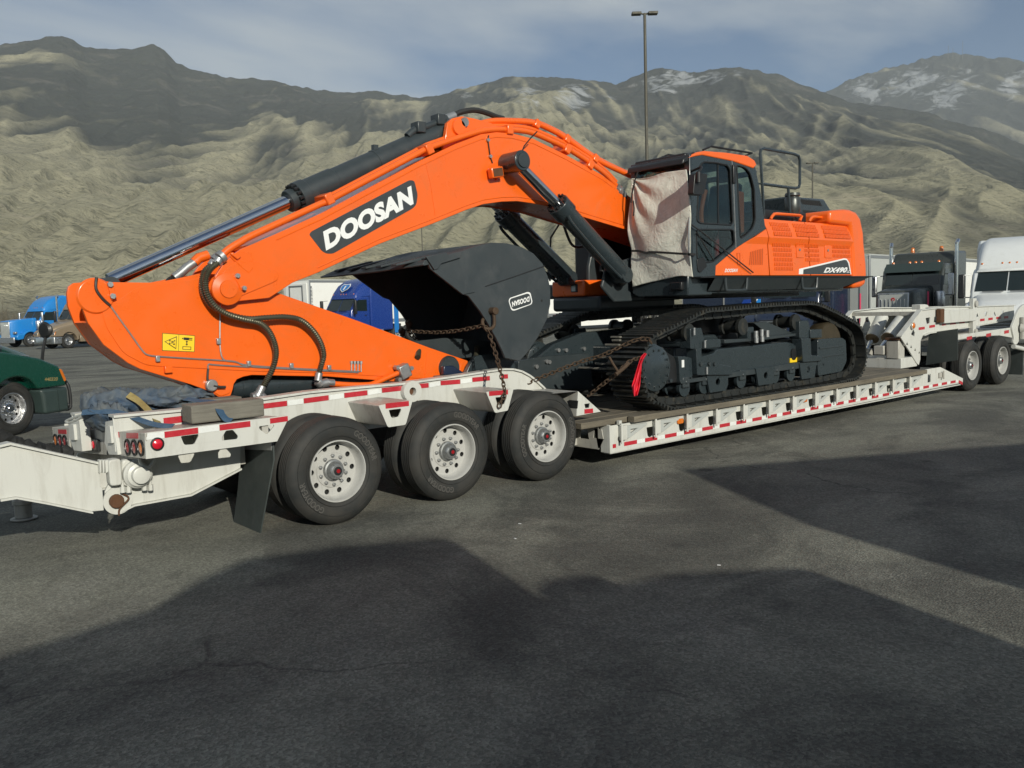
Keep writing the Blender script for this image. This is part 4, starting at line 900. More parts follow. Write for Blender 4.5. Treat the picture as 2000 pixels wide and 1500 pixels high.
def pr(px, Y0, Y1, conv=None, at=None, holes=(), rnd=0):
    """prism of a photo outline measured on the plane `at` (default Y0)"""
    at = Y0 if at is None else at; f = conv or (lambda x, y: (x, y))
    L = trc([f(*p) for p in px], at); L = roundpoly(L, rnd, 3) if rnd else L
    return MB().prism(L, Y0, Y1, 'y', [roundpoly(trc([f(*p) for p in h], at), .03, 3) for h in holes])
def plateband(pts, y0, y1, t, up=1):
    """a bent plate that follows the XZ polyline pts between y0 and y1"""
    mb = MB(); n_ = len(pts); top = []
    nr = []
    for i in range(n_):
        a, b_ = Vector(pts[max(i-1, 0)]), Vector(pts[min(i+1, n_-1)]); d = (b_-a).normalized(); nr.append(Vector((-d.y, d.x))*t*up)
    for i, (x, z) in enumerate(pts):
        q = nr[i]; top += [(x, y0, z), (x, y1, z), (x+q.x, y1, z+q.y), (x+q.x, y0, z+q.y)]
    fs = [(i*4+j, i*4+(j+1) % 4, (i+1)*4+(j+1) % 4, (i+1)*4+j) for i in range(n_-1) for j in range(4)] + [(0, 1, 2, 3), (n_*4-4, n_*4-1, n_*4-2, n_*4-3)]
    return mb.add(top, fs)

# ---- tracks
TRK = [(1273, 664), (1284, 655), (1310, 643), (1343, 627), (1367, 614), (1385, 607.5), (1430, 604), (1510, 596.5), (1585, 592.5), (1602, 595.5), (1640, 613), (1675, 633), (1685, 645), (1692, 671), (1692.5, 702), (1687, 724), (1674, 738)]
tk = trc(TRK, -.12); zb0 = DZ+.004
tk += [(13.55, zb0+.015), (13.2, zb0), (9.35, zb0), (9.05, zb0+.03)] + trc([(1271, 777), (1259, 750), (1254.5, 720), (1260, 690)], -.12)
def resample(pts, n_):
    P = [Vector(p) for p in pts]+[Vector(pts[0])]; L = [0]
    for a, b_ in zip(P[:-1], P[1:]): L.append(L[-1]+(b_-a).length)
    out = []
    for i in range(n_):
        s = L[-1]*i/n_; k = max(j for j in range(len(L)-1) if L[j] <= s); t = (s-L[k])/(L[k+1]-L[k]); out.append(P[k].lerp(P[k+1], t))
    return out, L[-1]
_, TL_ = resample(tk, 10); NS = round(TL_/.216); sp, _ = resample(tk, NS)
SHW = .60; PIT = TL_/NS
def shoe_mesh():
    mb = MB(); p = PIT; w = SHW/2
    prof = [(-p*.52, -.012), (-p*.50, .000)]
    for x in (-p*.36, -p*.02, p*.30): prof += [(x-.022, .000), (x-.010, .040), (x+.010, .040), (x+.022, .000)]
    prof += [(p*.46, -.004), (p*.55, -.020), (p*.55, -.036), (p*.44, -.022), (-p*.45, -.018), (-p*.52, -.026)]
    mb.prism(prof, -w, w, 'y'); return mb.mesh('track_shoe', MT['track_steel'], 35)
def link_mesh():
    mb = MB(); p = PIT
    mb.prism(rrect(-p*.52, p*.52, -.125, -.03, .035, 4), -.022, .022); mb.cyl((p*.5, -.03, -.078), (p*.5, .03, -.078), .03, n=12); return mb.mesh('chain_link', MT['track_steel'], 35)
SHOE, LINK = shoe_mesh(), link_mesh()
def carrier_roller(mbx, x, z, y0, y1, r): mbx.lathe([(0, 0), (r, 0), (r, .05), (r*.72, .055), (r*.72, (y1-y0)-.055), (r, (y1-y0)-.05), (r, y1-y0), (0, y1-y0)], (x, y0, z), (0, 1, 0), 24)
def track(yo, flip):
    t = part('track', (11.4, yo, DZ)); tw = wloc(t)
    ym = yo+SHW/2
    for i in range(NS):
        a, b_ = sp[i-1], sp[(i+1) % NS]; d = (b_-a).normalized(); ang = math.atan2(d.y, d.x)
        # the path runs clockwise seen from the camera, so its left side is the outside
        for nm, me, y in (('track_shoe', SHOE, ym), ('chain_link', LINK, ym-.10), ('chain_link', LINK, ym+.10)):
            o = put(nm, me, t, local=True); o.location = Vector((sp[i].x, y, sp[i].y))-tw; o.rotation_euler = (0, -ang, 0)
    return t
T1 = track(-.12, 0); T2 = track(2.11, 1)
def chassis(dy, near):
    f = part('track_frame', (11.4, dy+.2, DZ))
    y0 = dy+.04
    mb = pr([(1397, 690), (1402, 682), (1540, 668), (1552, 671), (1558, 678), (1559, 717), (1353, 745), (1353, 701)], 0, .34, at=.02, rnd=.04)
    mb.v = [(x, y+y0, z) for x, y, z in mb.v]; sub('main_beam', mb, CG, f, .012)
    def add(name, px, a, b_, conv, mat=CH, rnd=.02, bev=.008):
        q = pr(px, a, b_, conv, at=-.02, rnd=rnd); q.v = [(x, y+dy, z) for x, y, z in q.v]; return sub(name, q, mat, f, bev)
    add('motor_housing', [(1310, 640), (1400, 640), (1490, 662), (1500, 905), (1335, 985), (1325, 760)], .0, .34, k6, CG)
    add('motor_guard', [(1000, 550), (1160, 545), (1220, 600), (1300, 650), (1332, 760), (1332, 978), (1180, 1002), (1165, 800), (1100, 650), (1030, 580)], .05, .36, k6, MT['black'])
    add('frame_skirt', [(1330, 955), (2860, 720), (3400, 640), (3400, 705), (2860, 800), (1340, 1000)], -.012, .30, k6, CH)
    add('bracket', [(1490, 540), (1560, 535), (1565, 740), (1790, 735), (1950, 770), (1960, 880), (1505, 885)], -.075, .1, k6, CG)
    add('roller_tower', [(1435, 275), (1580, 268), (1622, 420), (1622, 540), (1440, 545)], -.045, .14, k6, CG)
    add('bracket', [(1622, 418), (1815, 412), (1815, 520), (1622, 535)], -.07, .10, k6, CG)
    add('bracket', [(930, 470), (1050, 470), (1060, 690), (1200, 700), (1200, 765), (950, 782)], -.075, .1, k7, CG)
    add('roller_tower', [(925, 250), (985, 238), (1040, 238), (1060, 310), (1060, 470), (925, 470)], -.045, .14, k7, CG)
    add('bracket', [(1050, 360), (1200, 350), (1200, 462), (1050, 470)], -.07, .1, k7, CG)
    add('idler_guard', [(1180, 485), (1500, 462), (1550, 500), (1560, 770), (1495, 905), (1190, 962), (1180, 760)], -.02, .30, k7, CG, .04)
    add('guard_rib', [(1200, 590), (1510, 555), (1510, 575), (1200, 612)], -.04, -.021, k7, CH, 0, .003)
    add('guard_rib', [(1225, 700), (1520, 660), (1520, 680), (1225, 722)], -.04, -.021, k7, CH, 0, .003)
    add('guard_rail', [(0, 490), (300, 475), (640, 440), (940, 405), (940, 440), (640, 480), (300, 515), (0, 540)], .02, .2, k7, CH, 0)
    add('link_arm', [(440, 270), (600, 255), (930, 395), (930, 440), (660, 450)], .10, .30, k7, CH, 0)
    add('frame_block', [(300, 330), (380, 320), (380, 480), (300, 490)], .02, .2, k7, CG)
    mb = MB(); o_ = pY(*k6(1025, 800), -.05); o_.y += dy+.05-.05
    yy = dy-.01
    mb.lathe([(0, -.034), (.19, -.034), (.20, -.028), (.27, -.028), (.30, -.012), (.30, .06), (.33, .07), (.33, .14)], (o_.x, yy, o_.z), (0, 1, 0), 40); sub('sprocket_cover', mb, CG, f)
    for i in range(14):
        a = 2*math.pi*i/14; mb = MB(); mb.cyl((o_.x+.245*math.cos(a), yy-.045, o_.z+.245*math.sin(a)), (o_.x+.245*math.cos(a), yy-.025, o_.z+.245*math.sin(a)), .016, n=6); sub('cover_bolt', mb, CH, f)
    mb = MB(); teeth = []
    for i in range(44):
        a = 2*math.pi*i/44; r_ = .405 if i % 4 in (0, 1) else .345; teeth.append((o_.x+r_*math.cos(a), o_.z+r_*math.sin(a)))
    mb.prism(teeth, dy+.10, dy+.16); sub('sprocket', mb, MT['track_steel'], f, .006)
    mb = MB(); p = pY(*k7(1340, 560), .05); mb.lathe([(0, 0), (.36, 0), (.38, .03), (.38, .22), (.36, .25), (0, .25)], (p.x, dy+.05, p.z), (0, 1, 0), 32); sub('idler', mb, MT['idler_steel'], f)
    for i in range(9):
        x = 9.52+i*.445; mb = MB(); carrier_roller(mb, x, zb0+.245, dy+.03, dy+.33, .118); sub('bottom_roller', mb, CG, f)
        mb = MB(); mb.box(x-.075, x+.075, dy-.005, dy+.03, zb0+.25, zb0+.40); mb.cyl((x, dy-.02, zb0+.33), (x, dy+.03, zb0+.33), .03, n=8); sub('roller_bracket', mb, CH, f, .012)
    for k in range(3):
        x = 10.2+k*1.2; mb = MB(); mb.prism([(x-.26, zb0+.40), (x+.26, zb0+.40), (x+.19, zb0+.14), (x-.19, zb0+.14)], dy-.03, dy+.0, 'y', [circ(x, zb0+.28, .05, 12)]); sub('track_guide', mb, CG, f, .008)
    for px_ in ((1343, 650), (1448, 638), (1552, 629)):
        p = pY(*px_, .05); mb = MB(); carrier_roller(mb, p.x, p.z, dy+.02, dy+.36, .125); sub('carrier_roller', mb, MT['track_steel'], f)
    if near:
        for x, y in ((860, 755),):
            c = pY(*k7(x, y), .035); mb = MB(); mb.box(c.x-.10, c.x+.10, dy+.026, dy+.038, c.z-.035, c.z+.035); sub('label_plate', mb, MT['decal_yellow'], f)
        c = pY(*k7(862, 680), .035); mb = MB(); mb.prism(rrect(c.x-.07, c.x+.07, c.z-.09, c.z+.09, .06, 5), dy+.02, dy+.038); sub('grease_port', mb, MT['black'], f)
        for x, y in ((345, 420), (420, 400), (490, 410), (350, 485), (425, 470)):
            c = pY(*k7(x, y), -.02); mb = MB(); mb.cyl((c.x, -.06, c.z-.05), (c.x, -.06, c.z+.05), .035, n=12); sub('pivot_nut', mb, MT['galv'], f)
        for x, y in ((1490, 315), (1630, 480), (1655, 825)): 
            c = pY(*k6(x, y), -.07); mb = MB(); mb.cyl((c.x, -.09, c.z-.05), (c.x, -.09, c.z+.05), .016, n=8); sub('bracket_pin', mb, MT['galv'], f)
        for x, y in ((1580, 742), (1690, 740), (1760, 740), (1185, 955)):
            c = pY(*k6(x, y), -.075); mb = MB(); mb.cyl((c.x, -.105, c.z), (c.x, -.07, c.z), .028, n=6); sub('bracket_bolt', mb, CH, f)
        c = pY(*k6(1355, 735), .0); mb = MB(); mb.box(c.x-.025, c.x+.025, -.008, .002, c.z-.05, c.z+.05); sub('label_plate', mb, MT['decal_white'], f)
    return f
chassis(.0, True); chassis(2.23, False)
# car body between the tracks: hull, X legs, slew ring
cb = part('car_body', (11.3, 1.3, 1.1))
mb = MB(); mb.box(10.45, 12.35, .46, 2.15, 1.05, 1.55); sub('hull', mb, CG, cb, .03)
for x in (9.7, 12.3):
    mb = MB(); mb.box(x, x+.75, .34, 2.27, 1.0, 1.42); sub('axle_leg', mb, CG, cb, .03)
mb = MB(); mb.lathe([(0, .75), (.80, .75), (.80, .52), (.92, .50), (.92, .30), (.85, .30)], (11.35, 1.3, 1.05), (0, 0, 1), 48); sub('slew_ring', mb, MT['black'], cb)
mb = MB()
for x0_, x1_, z0_, z1_ in ((8.9, 9.75, .92, 1.45),):
    q = trc([(1000, 728), (1040, 700), (1075, 672), (1130, 650), (1220, 640), (1240, 690), (1060, 745)], 2.0); mb.prism(q, 1.92, 2.1)
sub('travel_motor_guard', mb, CG, cb, .02)
mb = pr([(1015, 760), (1012, 705), (1060, 697), (1150, 690), (1160, 760)], 1.80, 1.9, rnd=.03); sub('travel_motor_guard', mb, CH, cb, .015)
for x, y in ((1047, 716), (1067, 706), (1072, 707), (1090, 684), (1105, 684), (1140, 681)):
    c = pY(x, y, 1.79 if y > 700 else 1.91); mb = MB(); mb.cyl((c.x, c.y-.025, c.z), (c.x, c.y+.02, c.z), .03, n=10); sub('guard_bolt', mb, MT['galv'], cb)

# ---- upper frame
YS = -.15                                           # left side of the machine
CX = 9.455                                          # front of the cab
uf = part('upper_frame', (11.5, 1.3, 2.0))
zf = pY(1500, 539, YS).z
pzb = pX(1241, 583, CX+.05).z; 
mb = MB(); mb.box(CX+.02, 13.55, YS+.03, .90, zf-.24, zf-.03); sub('side_deck', mb, CG, uf, .03, seg=3)
mb = MB(); mb.box(CX+.25, 13.9, .90, 1.75, zf-.30, zf-.05); sub('centre_frame', mb, MT['black'], uf, .02)
mb = MB(); mb.box(9.2, 14.05, 1.75, 2.74, zf-.24, zf-.02); sub('side_deck', mb, CG, uf, .03)
ck = [(CX+.01, zf-.027), (14.18, zf-.027), (14.18, zf-.010), (CX+.01, zf-.010)]
mb = MB(); mb.prism([(p[0], p[1]) for p in ck], YS-.15, YS+.04); sub('catwalk', mb, MT['black'], uf)
mb = MB(); mb.add([(CX+.35, YS-.135, zf-.028), (14.1, YS-.135, zf-.028), (13.35, YS-.01, zf-.2), (CX+.35, YS-.01, zf-.2)], [(0, 1, 2, 3)]); sub('catwalk_skirt', mb, CH, uf)
for x, y, w_ in ((1438, 548, .26), (1581, 546, .22)):
    c = pY(x, y, YS-.13); mb = MB(); mb.tube(smoothpath([(c.x-w_, c.y, zf-.015), (c.x-w_+.02, c.y, zf-.17), (c.x-w_+.07, c.y, zf-.20), (c.x+w_-.07, c.y, zf-.20), (c.x+w_-.02, c.y, zf-.17), (c.x+w_, c.y, zf-.015)], 4), .02, 8); sub('step', mb, MT['charcoal'], uf)
# cab base with work lamp
fr = [pX(*kc(*p), CX-.0) for p in [(70, 1410), (665, 1320), (665, 1500), (105, 1500)]]
yb = max(p.y for p in fr); 
mb = MB(); mb.prism([(YS+.02, zf-.26), (YS+.02, zf+.03), (.86, zf-.02), (.86, zf-.20), (.74, zf-.26)], CX-.04, CX+.5, 'x'); sub('cab_base', mb, CG, uf, .02)
lp = pX(*kc(512, 1395), CX-.06); e = part('work_lamp', lp)
mb = MB(); mb.box(lp.x-.03, lp.x+.03, lp.y-.10, lp.y+.10, lp.z-.055, lp.z+.055); sub('lamp_housing', mb, MT['black'], e, .01)
mb = MB(); mb.box(lp.x-.036, lp.x-.031, lp.y-.075, lp.y+.075, lp.z-.04, lp.z+.04); sub('lamp_lens', mb, MT['chrome'], e)
# right-hand tool box (orange) with dark base, beyond the boom
tb = part('tool_box', (9.3, 2.3, 2.2))
X_tb = 9.15; q0, q1 = pX(1077, 553, X_tb), pX(1139, 576, X_tb)
mb = MB(); mb.box(X_tb, X_tb+1.6, q1.y-.02, q0.y, q1.z-.02, q0.z+.02); sub('box', mb, OR, tb, .03, seg=3)
mb = MB(); mb.box(X_tb-.02, X_tb+1.7, q1.y-.35, q0.y-.02, q1.z-.24, q1.z-.025); sub('base', mb, CH, tb, .05, seg=3)
c = pX(1122, 563, X_tb); mb = MB(); mb.box(X_tb-.01, X_tb+.02, c.y-.07, c.y+.07, c.z-.06, c.z+.06); sub('lamp', mb, MT['black'], tb, .01)
mb = MB(); mb.box(X_tb-.014, X_tb-.0105, c.y-.03, c.y+.05, c.z-.045, c.z+.045); sub('lamp_lens', mb, MT['galv'], tb)
# right mirror on its stalk
mr = pX(1076, 523, 9.1); e = part('mirror', mr)
mb = MB(); mb.box(mr.x-.03, mr.x+.05, mr.y-.07, mr.y+.07, mr.z-.17, mr.z+.17); sub('housing', mb, MT['black'], e, .03, seg=3)
mb = MB(); mb.tube([mr+Vector((.02, .05, -.2)), mr+Vector((.02, .05, 0)), mr+Vector((.03, .02, .45)), mr+Vector((.5, .0, 1.0))], .016, 6); sub('stalk', mb, MT['black'], e)
# plumbing and bulk around the boom foot
mb = MB(); p0 = pY(1120, 500, 1.9); mb.box(9.7, 11.2, 1.78, 2.3, zf, zf+.75); sub('hydraulic_tank', mb, MT['black'], uf, .06)
mb = pr([(1150, 520), (1160, 470), (1215, 440), (1300, 470), (1300, 560), (1190, 585), (1150, 560)], 1.78, 1.84); sub('boom_foot_plate', mb, CH, uf, .02)
mb = pr([(1175, 560), (1185, 520), (1240, 500), (1330, 470), (1330, 585), (1200, 590)], .90, .945); sub('boom_foot_plate', mb, CH, uf, .02)
P = smoothpath([pY(*c6(*p), .86) for p in [(500, 945), (510, 905), (560, 895), (610, 930), (640, 990), (600, 1020)]], 6); mb = MB(); mb.tube(P, .03, 8); sub('hose', mb, MT['hose'], uf)
P = smoothpath([pY(*c6(*p), 1.72) for p in [(290, 690), (340, 800), (430, 805), (500, 860), (520, 900)]], 6); mb = MB(); mb.tube(P, .02, 8); sub('hose', mb, MT['hose'], uf)

# ---- cab
cab = part('cab', (10.2, .36, zf))
CABS = [(1350, 306), (1362, 300), (1372, 302), (1432, 313), (1475, 326), (1486, 380), (1494, 440), (1496, 447), (1440, 483), (1398, 519), (1397, 539), (1352, 541)]
W1 = [(765, 182), (900, 192), (1005, 217), (1030, 262), (1056, 772), (1040, 797), (740, 780), (712, 762), (706, 740), (728, 232)]
W2 = [(700, 842), (1060, 842), (1075, 985), (870, 1150), (800, 1165), (706, 1130)]
W3 = [(1092, 212), (1180, 237), (1225, 292), (1266, 450), (1276, 750), (1250, 830), (1180, 900), (1130, 930)]
Ls = trc(CABS, YS); hs_ = [roundpoly(trc([kc(*p) for p in h], YS), .05, 3) for h in (W1, W2, W3)]
mb = MB(); mb.prism(Ls, YS, YS+.05, 'y', hs_); sub('side_frame', mb, CG, cab, .01)
mb = MB(); mb.prism(Ls, .83, .88, 'y', hs_); sub('side_frame', mb, CG, cab, .01)
for y in (YS+.012, .85):
    for h in hs_:
        mb = MB(); c_ = Vector((sum(p[0] for p in h)/len(h), sum(p[1] for p in h)/len(h))); mb.prism([(c_.x+(p[0]-c_.x)*1.02, c_.y+(p[1]-c_.y)*1.02) for p in h], y, y+.006); sub('side_window', mb, MT['cab_glass'], cab)
for h in hs_:       # rubber seals, proud of the frame
    mb = MB(); mb.tube([(x, YS-.002, z) for x, z in h], .012, 6, closed=True); sub('window_seal', mb, MT['black'], cab)
sx = trc([kc(*p) for p in [(905, 192), (903, 790)]], YS+.02); mb = MB(); mb.box(sx[0][0]-.012, sx[0][0]+.012, YS+.006, YS+.03, sx[1][1], sx[0][1]); sub('window_bar', mb, MT['black'], cab)
dq = trc([kc(*p) for p in [(1045, 150), (1062, 400), (1085, 1020)]], YS-.002); mb = MB(); mb.tube([(x, YS-.001, z) for x, z in dq], .010, 6); sub('door_seam', mb, MT['grey_metal'], cab)
for p in ((1068, 300),):
    c = pY(*kc(*p), YS-.02); mb = MB(); mb.box(c.x-.03, c.x+.03, YS-.035, YS-.001, c.z-.13, c.z+.13); sub('door_hinge', mb, MT['black'], cab, .012)
c = pY(*kc(740, 1180), YS); mb = MB(); mb.prism(roundpoly(trc([kc(*p) for p in [(700, 1130), (770, 1110), (800, 1200), (735, 1265), (710, 1250)]], YS), .03, 3), YS-.014, YS-.001); sub('door_handle', mb, MT['black'], cab, .008)
P = smoothpath([pY(*kc(*p), YS-.05) for p in [(640, 560), (632, 700), (625, 880), (632, 1100), (650, 1240)]], 5); mb = MB(); mb.tube(P, .013, 8); sub('grab_bar', mb, MT['grey_metal'], cab)
rz0 = Ls[1][1]
# roof: orange shell with a dark top panel and visor
RO = [(1347, 308), (1352, 302), (1362, 297), (1376, 294.5), (1420, 298), (1460, 304), (1474, 313), (1478, 322), (1472, 329), (1432, 315), (1372, 303), (1360, 305)]
rl_ = trc(RO, YS-.01); mb = MB(); mb.prism(rl_, YS-.012, YS+.10); sub('roof_edge', mb, OR, cab, .015, seg=3)
mb = MB(); mb.prism(rl_, .80, .892); sub('roof_edge', mb, OR, cab, .015, seg=3)
mb = MB(); mb.box(CX+.02, rl_[6][0]-.03, YS+.09, .82, rz0-.05, rz0+.015); sub('roof_panel', mb, MT['black'], cab, .02)
mb = MB(); mb.prism([(CX-.12, rz0-.16), (CX-.10, rz0-.08), (CX+.12, rz0+.02), (CX+.35, rz0+.035), (CX+.35, rz0-.05), (CX+.05, rz0-.10)], YS+.02, .85); sub('visor', mb, MT['black'], cab, .02)
mb = MB(); mb.box(CX-.06, CX-.02, .72, .88, rz0-.13, rz0-.07); sub('roof_lamp', mb, OR, cab, .01)
q = [pY(*kc(*p), YS+.1) for p in [(765, 65), (845, 30), (1245, 95), (1180, 120)]]; mb = MB(); mb.tube(q, .014, 6); sub('roof_rail', mb, MT['black'], cab)
mb = MB(); mb.tube([Vector((a.x, .7, a.z)) for a in q], .014, 6); sub('roof_rail', mb, MT['black'], cab)
# front frame and glass behind the canvas
mb = MB(); mb.prism([(YS, zf+.02), (.88, zf+.02), (.88, rz0-.02), (YS, rz0-.02)], CX, CX+.05, 'x', [[(YS+.09, zf+.15), (.80, zf+.15), (.80, rz0-.10), (YS+.09, rz0-.10)]]); sub('front_frame', mb, CG, cab, .01)
mb = MB(); mb.box(CX+.02, CX+.026, YS+.085, .805, zf+.14, rz0-.09); sub('windscreen', mb, MT['cab_glass'], cab)
xb_ = Ls[5][0]; mb = MB(); mb.prism([(YS+.05, zf+.1), (.83, zf+.1), (.83, rz0-.10), (YS+.05, rz0-.10)], xb_-.06, xb_-.02, 'x', [[(YS+.13, zf+.8), (.75, zf+.8), (.75, rz0-.18), (YS+.13, rz0-.18)]]); sub('rear_frame', mb, CG, cab, .01)
mb = MB(); mb.box(CX+.05, xb_-.06, YS+.05, .83, zf+.0, zf+.06); sub('floor', mb, MT['black'], cab)
seat = part_empty('seat', cab, Vector((10.55, .36, zf+.4))-wloc(cab))
mb = MB(); mb.box(10.3, 10.85, .08, .64, zf+.55, zf+.75); sub('cushion', mb, MT['seat_cloth'], seat, .06, seg=4)
mb = MB(); mb.prism([(10.78, zf+.72), (10.95, zf+.72), (11.05, zf+1.35), (10.92, zf+1.38)], .10, .62); sub('backrest', mb, MT['seat_cloth'], seat, .05, seg=4)
mb = MB(); mb.box(10.93, 11.02, .22, .50, zf+1.40, zf+1.62); sub('headrest', mb, MT['seat_cloth'], seat, .04, seg=3)
mb = MB(); mb.box(10.72, 10.90, -.02, .06, zf+.62, zf+1.22); sub('side_bolster', mb, MT['orange_dark'], seat, .03)
mb = MB(); mb.box(10.2, 10.3, .3, .4, zf+.06, zf+.55); mb.box(10.35, 10.8, .15, .57, zf+.06, zf+.55); sub('pedestal', mb, MT['black'], seat, .02)
c = pY(*kc(770, 660), .0); mb = MB(); mb.tube(smoothpath([(c.x-.02, .0, c.z-.28), (c.x-.06, .0, c.z-.05), (c.x, .0, c.z+.18), (c.x+.05, .0, c.z+.28)], 5), .035, 8); sub('control_lever', mb, MT['orange_dark'], cab)
c = pY(*kc(905, 990), .1); mb = MB(); mb.box(c.x-.03, c.x+.03, .08, .14, c.z-.25, c.z+.25); sub('console', mb, MT['red_paint'], cab, .02)
mb = MB(); mb.box(9.9, 10.5, .66, .80, zf+.06, zf+.62); sub('console', mb, MT['black'], cab, .03)
# left mirror
mq = [kc(645, 295), kc(770, 305), kc(735, 495), kc(715, 512), kc(625, 505)]
c = pY(*kc(690, 400), -.40); e = part_empty('mirror', cab, c-wloc(cab))
mb = MB(); L = roundpoly(trc(mq, -.40), .03, 3); mb.prism(L, -.47, -.38); sub('housing', mb, MT['black'], e, .015)
mb = MB(); mb.tube(smoothpath([(L[0][0]+.1, -.40, max(p[1] for p in L)-.02), (CX-.02, -.36, max(p[1] for p in L)+.10), (CX+.03, YS, max(p[1] for p in L)+.08)], 5), .016, 8); sub('stalk', mb, MT['black'], e)
mb = MB(); p = pY(*kc(690, 340), -.45); mb.cyl((p.x, -.50, p.z-.06), (p.x, -.50, p.z+.07), .03, n=10); sub('clamp', mb, MT['black'], e)
# ---- engine house
eh = part('engine_house', (12.6, 0, zf))
def panel(name, px, mat, yfun, conv=None, t=.03, rows=7):
    """side panel whose outline is traced on the side plane and bellied out in Y with height"""
    f = conv or (lambda x, y: (x, y)); L = trc([f(*p) for p in px], YS); bm = bmesh.new()
    vs = [bm.verts.new((x, YS, z)) for x, z in L]; bm.faces.new(vs)
    zs = [p[1] for p in L]
    for zc in (zf+.46, zf+.56, zf+.72, zf+.85):
        bmesh.ops.bisect_plane(bm, geom=bm.verts[:]+bm.edges[:]+bm.faces[:], plane_co=(0, 0, zc), plane_no=(0, 0, 1))
    for v in bm.verts: v.co.y = yfun(v.co.z)
    r_ = bmesh.ops.extrude_face_region(bm, geom=bm.faces[:])
    for g_ in r_['geom']:
        if isinstance(g_, bmesh.types.BMVert): g_.co.y += t
    bmesh.ops.recalc_face_normals(bm, faces=bm.faces)
    me = bpy.data.meshes.new(name); bm.to_mesh(me); bm.free(); me.materials.append(mat); return put(name, me, eh, .006)
def yside(z):
    u = z-zf
    return YS + (0 if u < .46 else (-.03*(u-.46)/.10 if u < .56 else (-.03 if u < .6 else -.03+.10*((u-.6)/.3)**1.3)))
panel('front_panel', [(1397.5, 538), (1398.5, 519), (1440, 483.5), (1495.5, 447.5), (1498, 466), (1502.5, 538)], OR, yside)
panel('engine_door', [(1492.5, 426.5), (1575, 433), (1577, 470), (1583, 538), (1504.5, 538), (1499.5, 466), (1496.5, 447)], OR, yside)
panel('engine_door', [(1576.5, 433), (1661, 439.5), (1665.5, 470), (1669.5, 538), (1584.5, 538), (1578.5, 470)], OR, yside)
z1 = pY(1580, 433, YS).z
mb = MB(); mb.box(pY(1493, 430, YS).x, 14.0, yside(zf+.9)+.02, 2.6, zf, z1-.015); sub('house_body', mb, OR, eh, .03)
mb = MB(); mb.box(CX+.6, pY(1493, 430, YS).x, 1.8, 2.6, zf, z1-.05); sub('house_body', mb, CH, eh, .03)
# counterweight
CWp = [(1650, 408), (1662, 409), (1674, 414), (1682, 426), (1688, 455), (1689, 476), (1693, 515), (1694, 536), (1691, 557), (1682, 562), (1667, 563.5), (1668, 540), (1664.5, 470), (1661, 440), (1622, 436), (1622, 411)]
mb = MB(); L = trc(CWp, YS-.03); mb.prism(L, YS-.03, 2.78); cw = sub('counterweight', mb, OR, eh, .06, seg=4)
# louvres: dark recess plate and upright bars
def louvre(x0, y0, x1, y1):
    a, b_ = pY(*kb(x0, y0), YS), pY(*kb(x1, y1), YS); za, zb3 = a.z, b_.z
    a2, b2 = pY(*kb(x1, y0), YS), pY(*kb(x0, y1), YS); zt_ = (a.z+a2.z)/2; zl = (b_.z+b2.z)/2
    if zt_-zl < .03: return
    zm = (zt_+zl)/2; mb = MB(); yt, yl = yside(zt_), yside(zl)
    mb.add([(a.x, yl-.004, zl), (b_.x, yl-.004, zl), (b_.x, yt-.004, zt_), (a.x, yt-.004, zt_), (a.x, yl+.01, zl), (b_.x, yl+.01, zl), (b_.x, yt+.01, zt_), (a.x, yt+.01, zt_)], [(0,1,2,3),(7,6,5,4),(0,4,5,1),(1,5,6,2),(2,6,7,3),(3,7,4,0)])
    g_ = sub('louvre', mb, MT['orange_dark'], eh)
    mb = MB(); n_ = max(4, int((b_.x-a.x)/.042))
    for i in range(n_+1):
        x = a.x+(b_.x-a.x)*i/n_
        mb.add([(x-.009, yl-.004, zl), (x+.009, yl-.004, zl), (x+.009, yt-.004, zt_), (x-.009, yt-.004, zt_), (x-.007, yl-.012, zl), (x+.007, yl-.012, zl), (x+.007, yt-.012, zt_), (x-.007, yt-.012, zt_)], [(4,5,6,7),(0,4,7,3),(1,2,6,5),(3,7,6,2),(0,1,5,4)])
    o_ = sub('louvre_bars', mb, OR, eh, smooth=0); o_['kind'] = 'stuff'
for r_ in ((707, 365, 935, 412), (722, 425, 943, 470), (730, 488, 952, 540), (1008, 385, 1290, 435), (1020, 442, 1300, 492), (1028, 505, 1308, 552), (1380, 410, 1700, 462), (1388, 470, 1712, 517), (1395, 528, 1718, 572),
           (727, 635, 950, 682), (736, 698, 965, 742), (745, 760, 970, 805), (750, 823, 975, 868), (755, 885, 980, 930), (757, 945, 985, 985), (1028, 645, 1310, 690), (1148, 710, 1320, 748), (1155, 770, 1325, 808), (1160, 828, 1330, 870), (1495, 665, 1718, 705), (1508, 722, 1730, 762), (1515, 780, 1735, 818)):
    louvre(*r_)
for x, y in ((1088, 738), (1455, 745)):      # latch recesses
    c = pY(*kb(x, y), YS); mb = MB(); mb.prism(rrect(c.x-.12, c.x+.10, c.z-.10, c.z+.10, .02, 3), yside(c.z)-.010, yside(c.z)-.001); sub('door_latch', mb, OR, eh, .004)
    mb = MB(); mb.cyl((c.x-.04, yside(c.z)-.02, c.z+.02), (c.x-.04, yside(c.z)-.01, c.z+.02), .02, n=12); sub('key_lock', mb, MT['galv'], eh)
for k in range(8):                             # slanted air slots on the front panel
    a, b_ = pY(*kb(440+22*k, 745-6*k), YS), pY(*kb(425+24*k, 915), YS)
    if k > 4: b_ = pY(*kb(430+24*k-(k-4)*3, 915), YS)
    mb = MB(); mb.add([(a.x-.012, YS-.003, a.z), (a.x+.012, YS-.003, a.z), (b_.x+.012, YS-.003, b_.z), (b_.x-.012, YS-.003, b_.z)], [(3, 2, 1, 0)]); sub('air_slot', mb, MT['orange_dark'], eh)
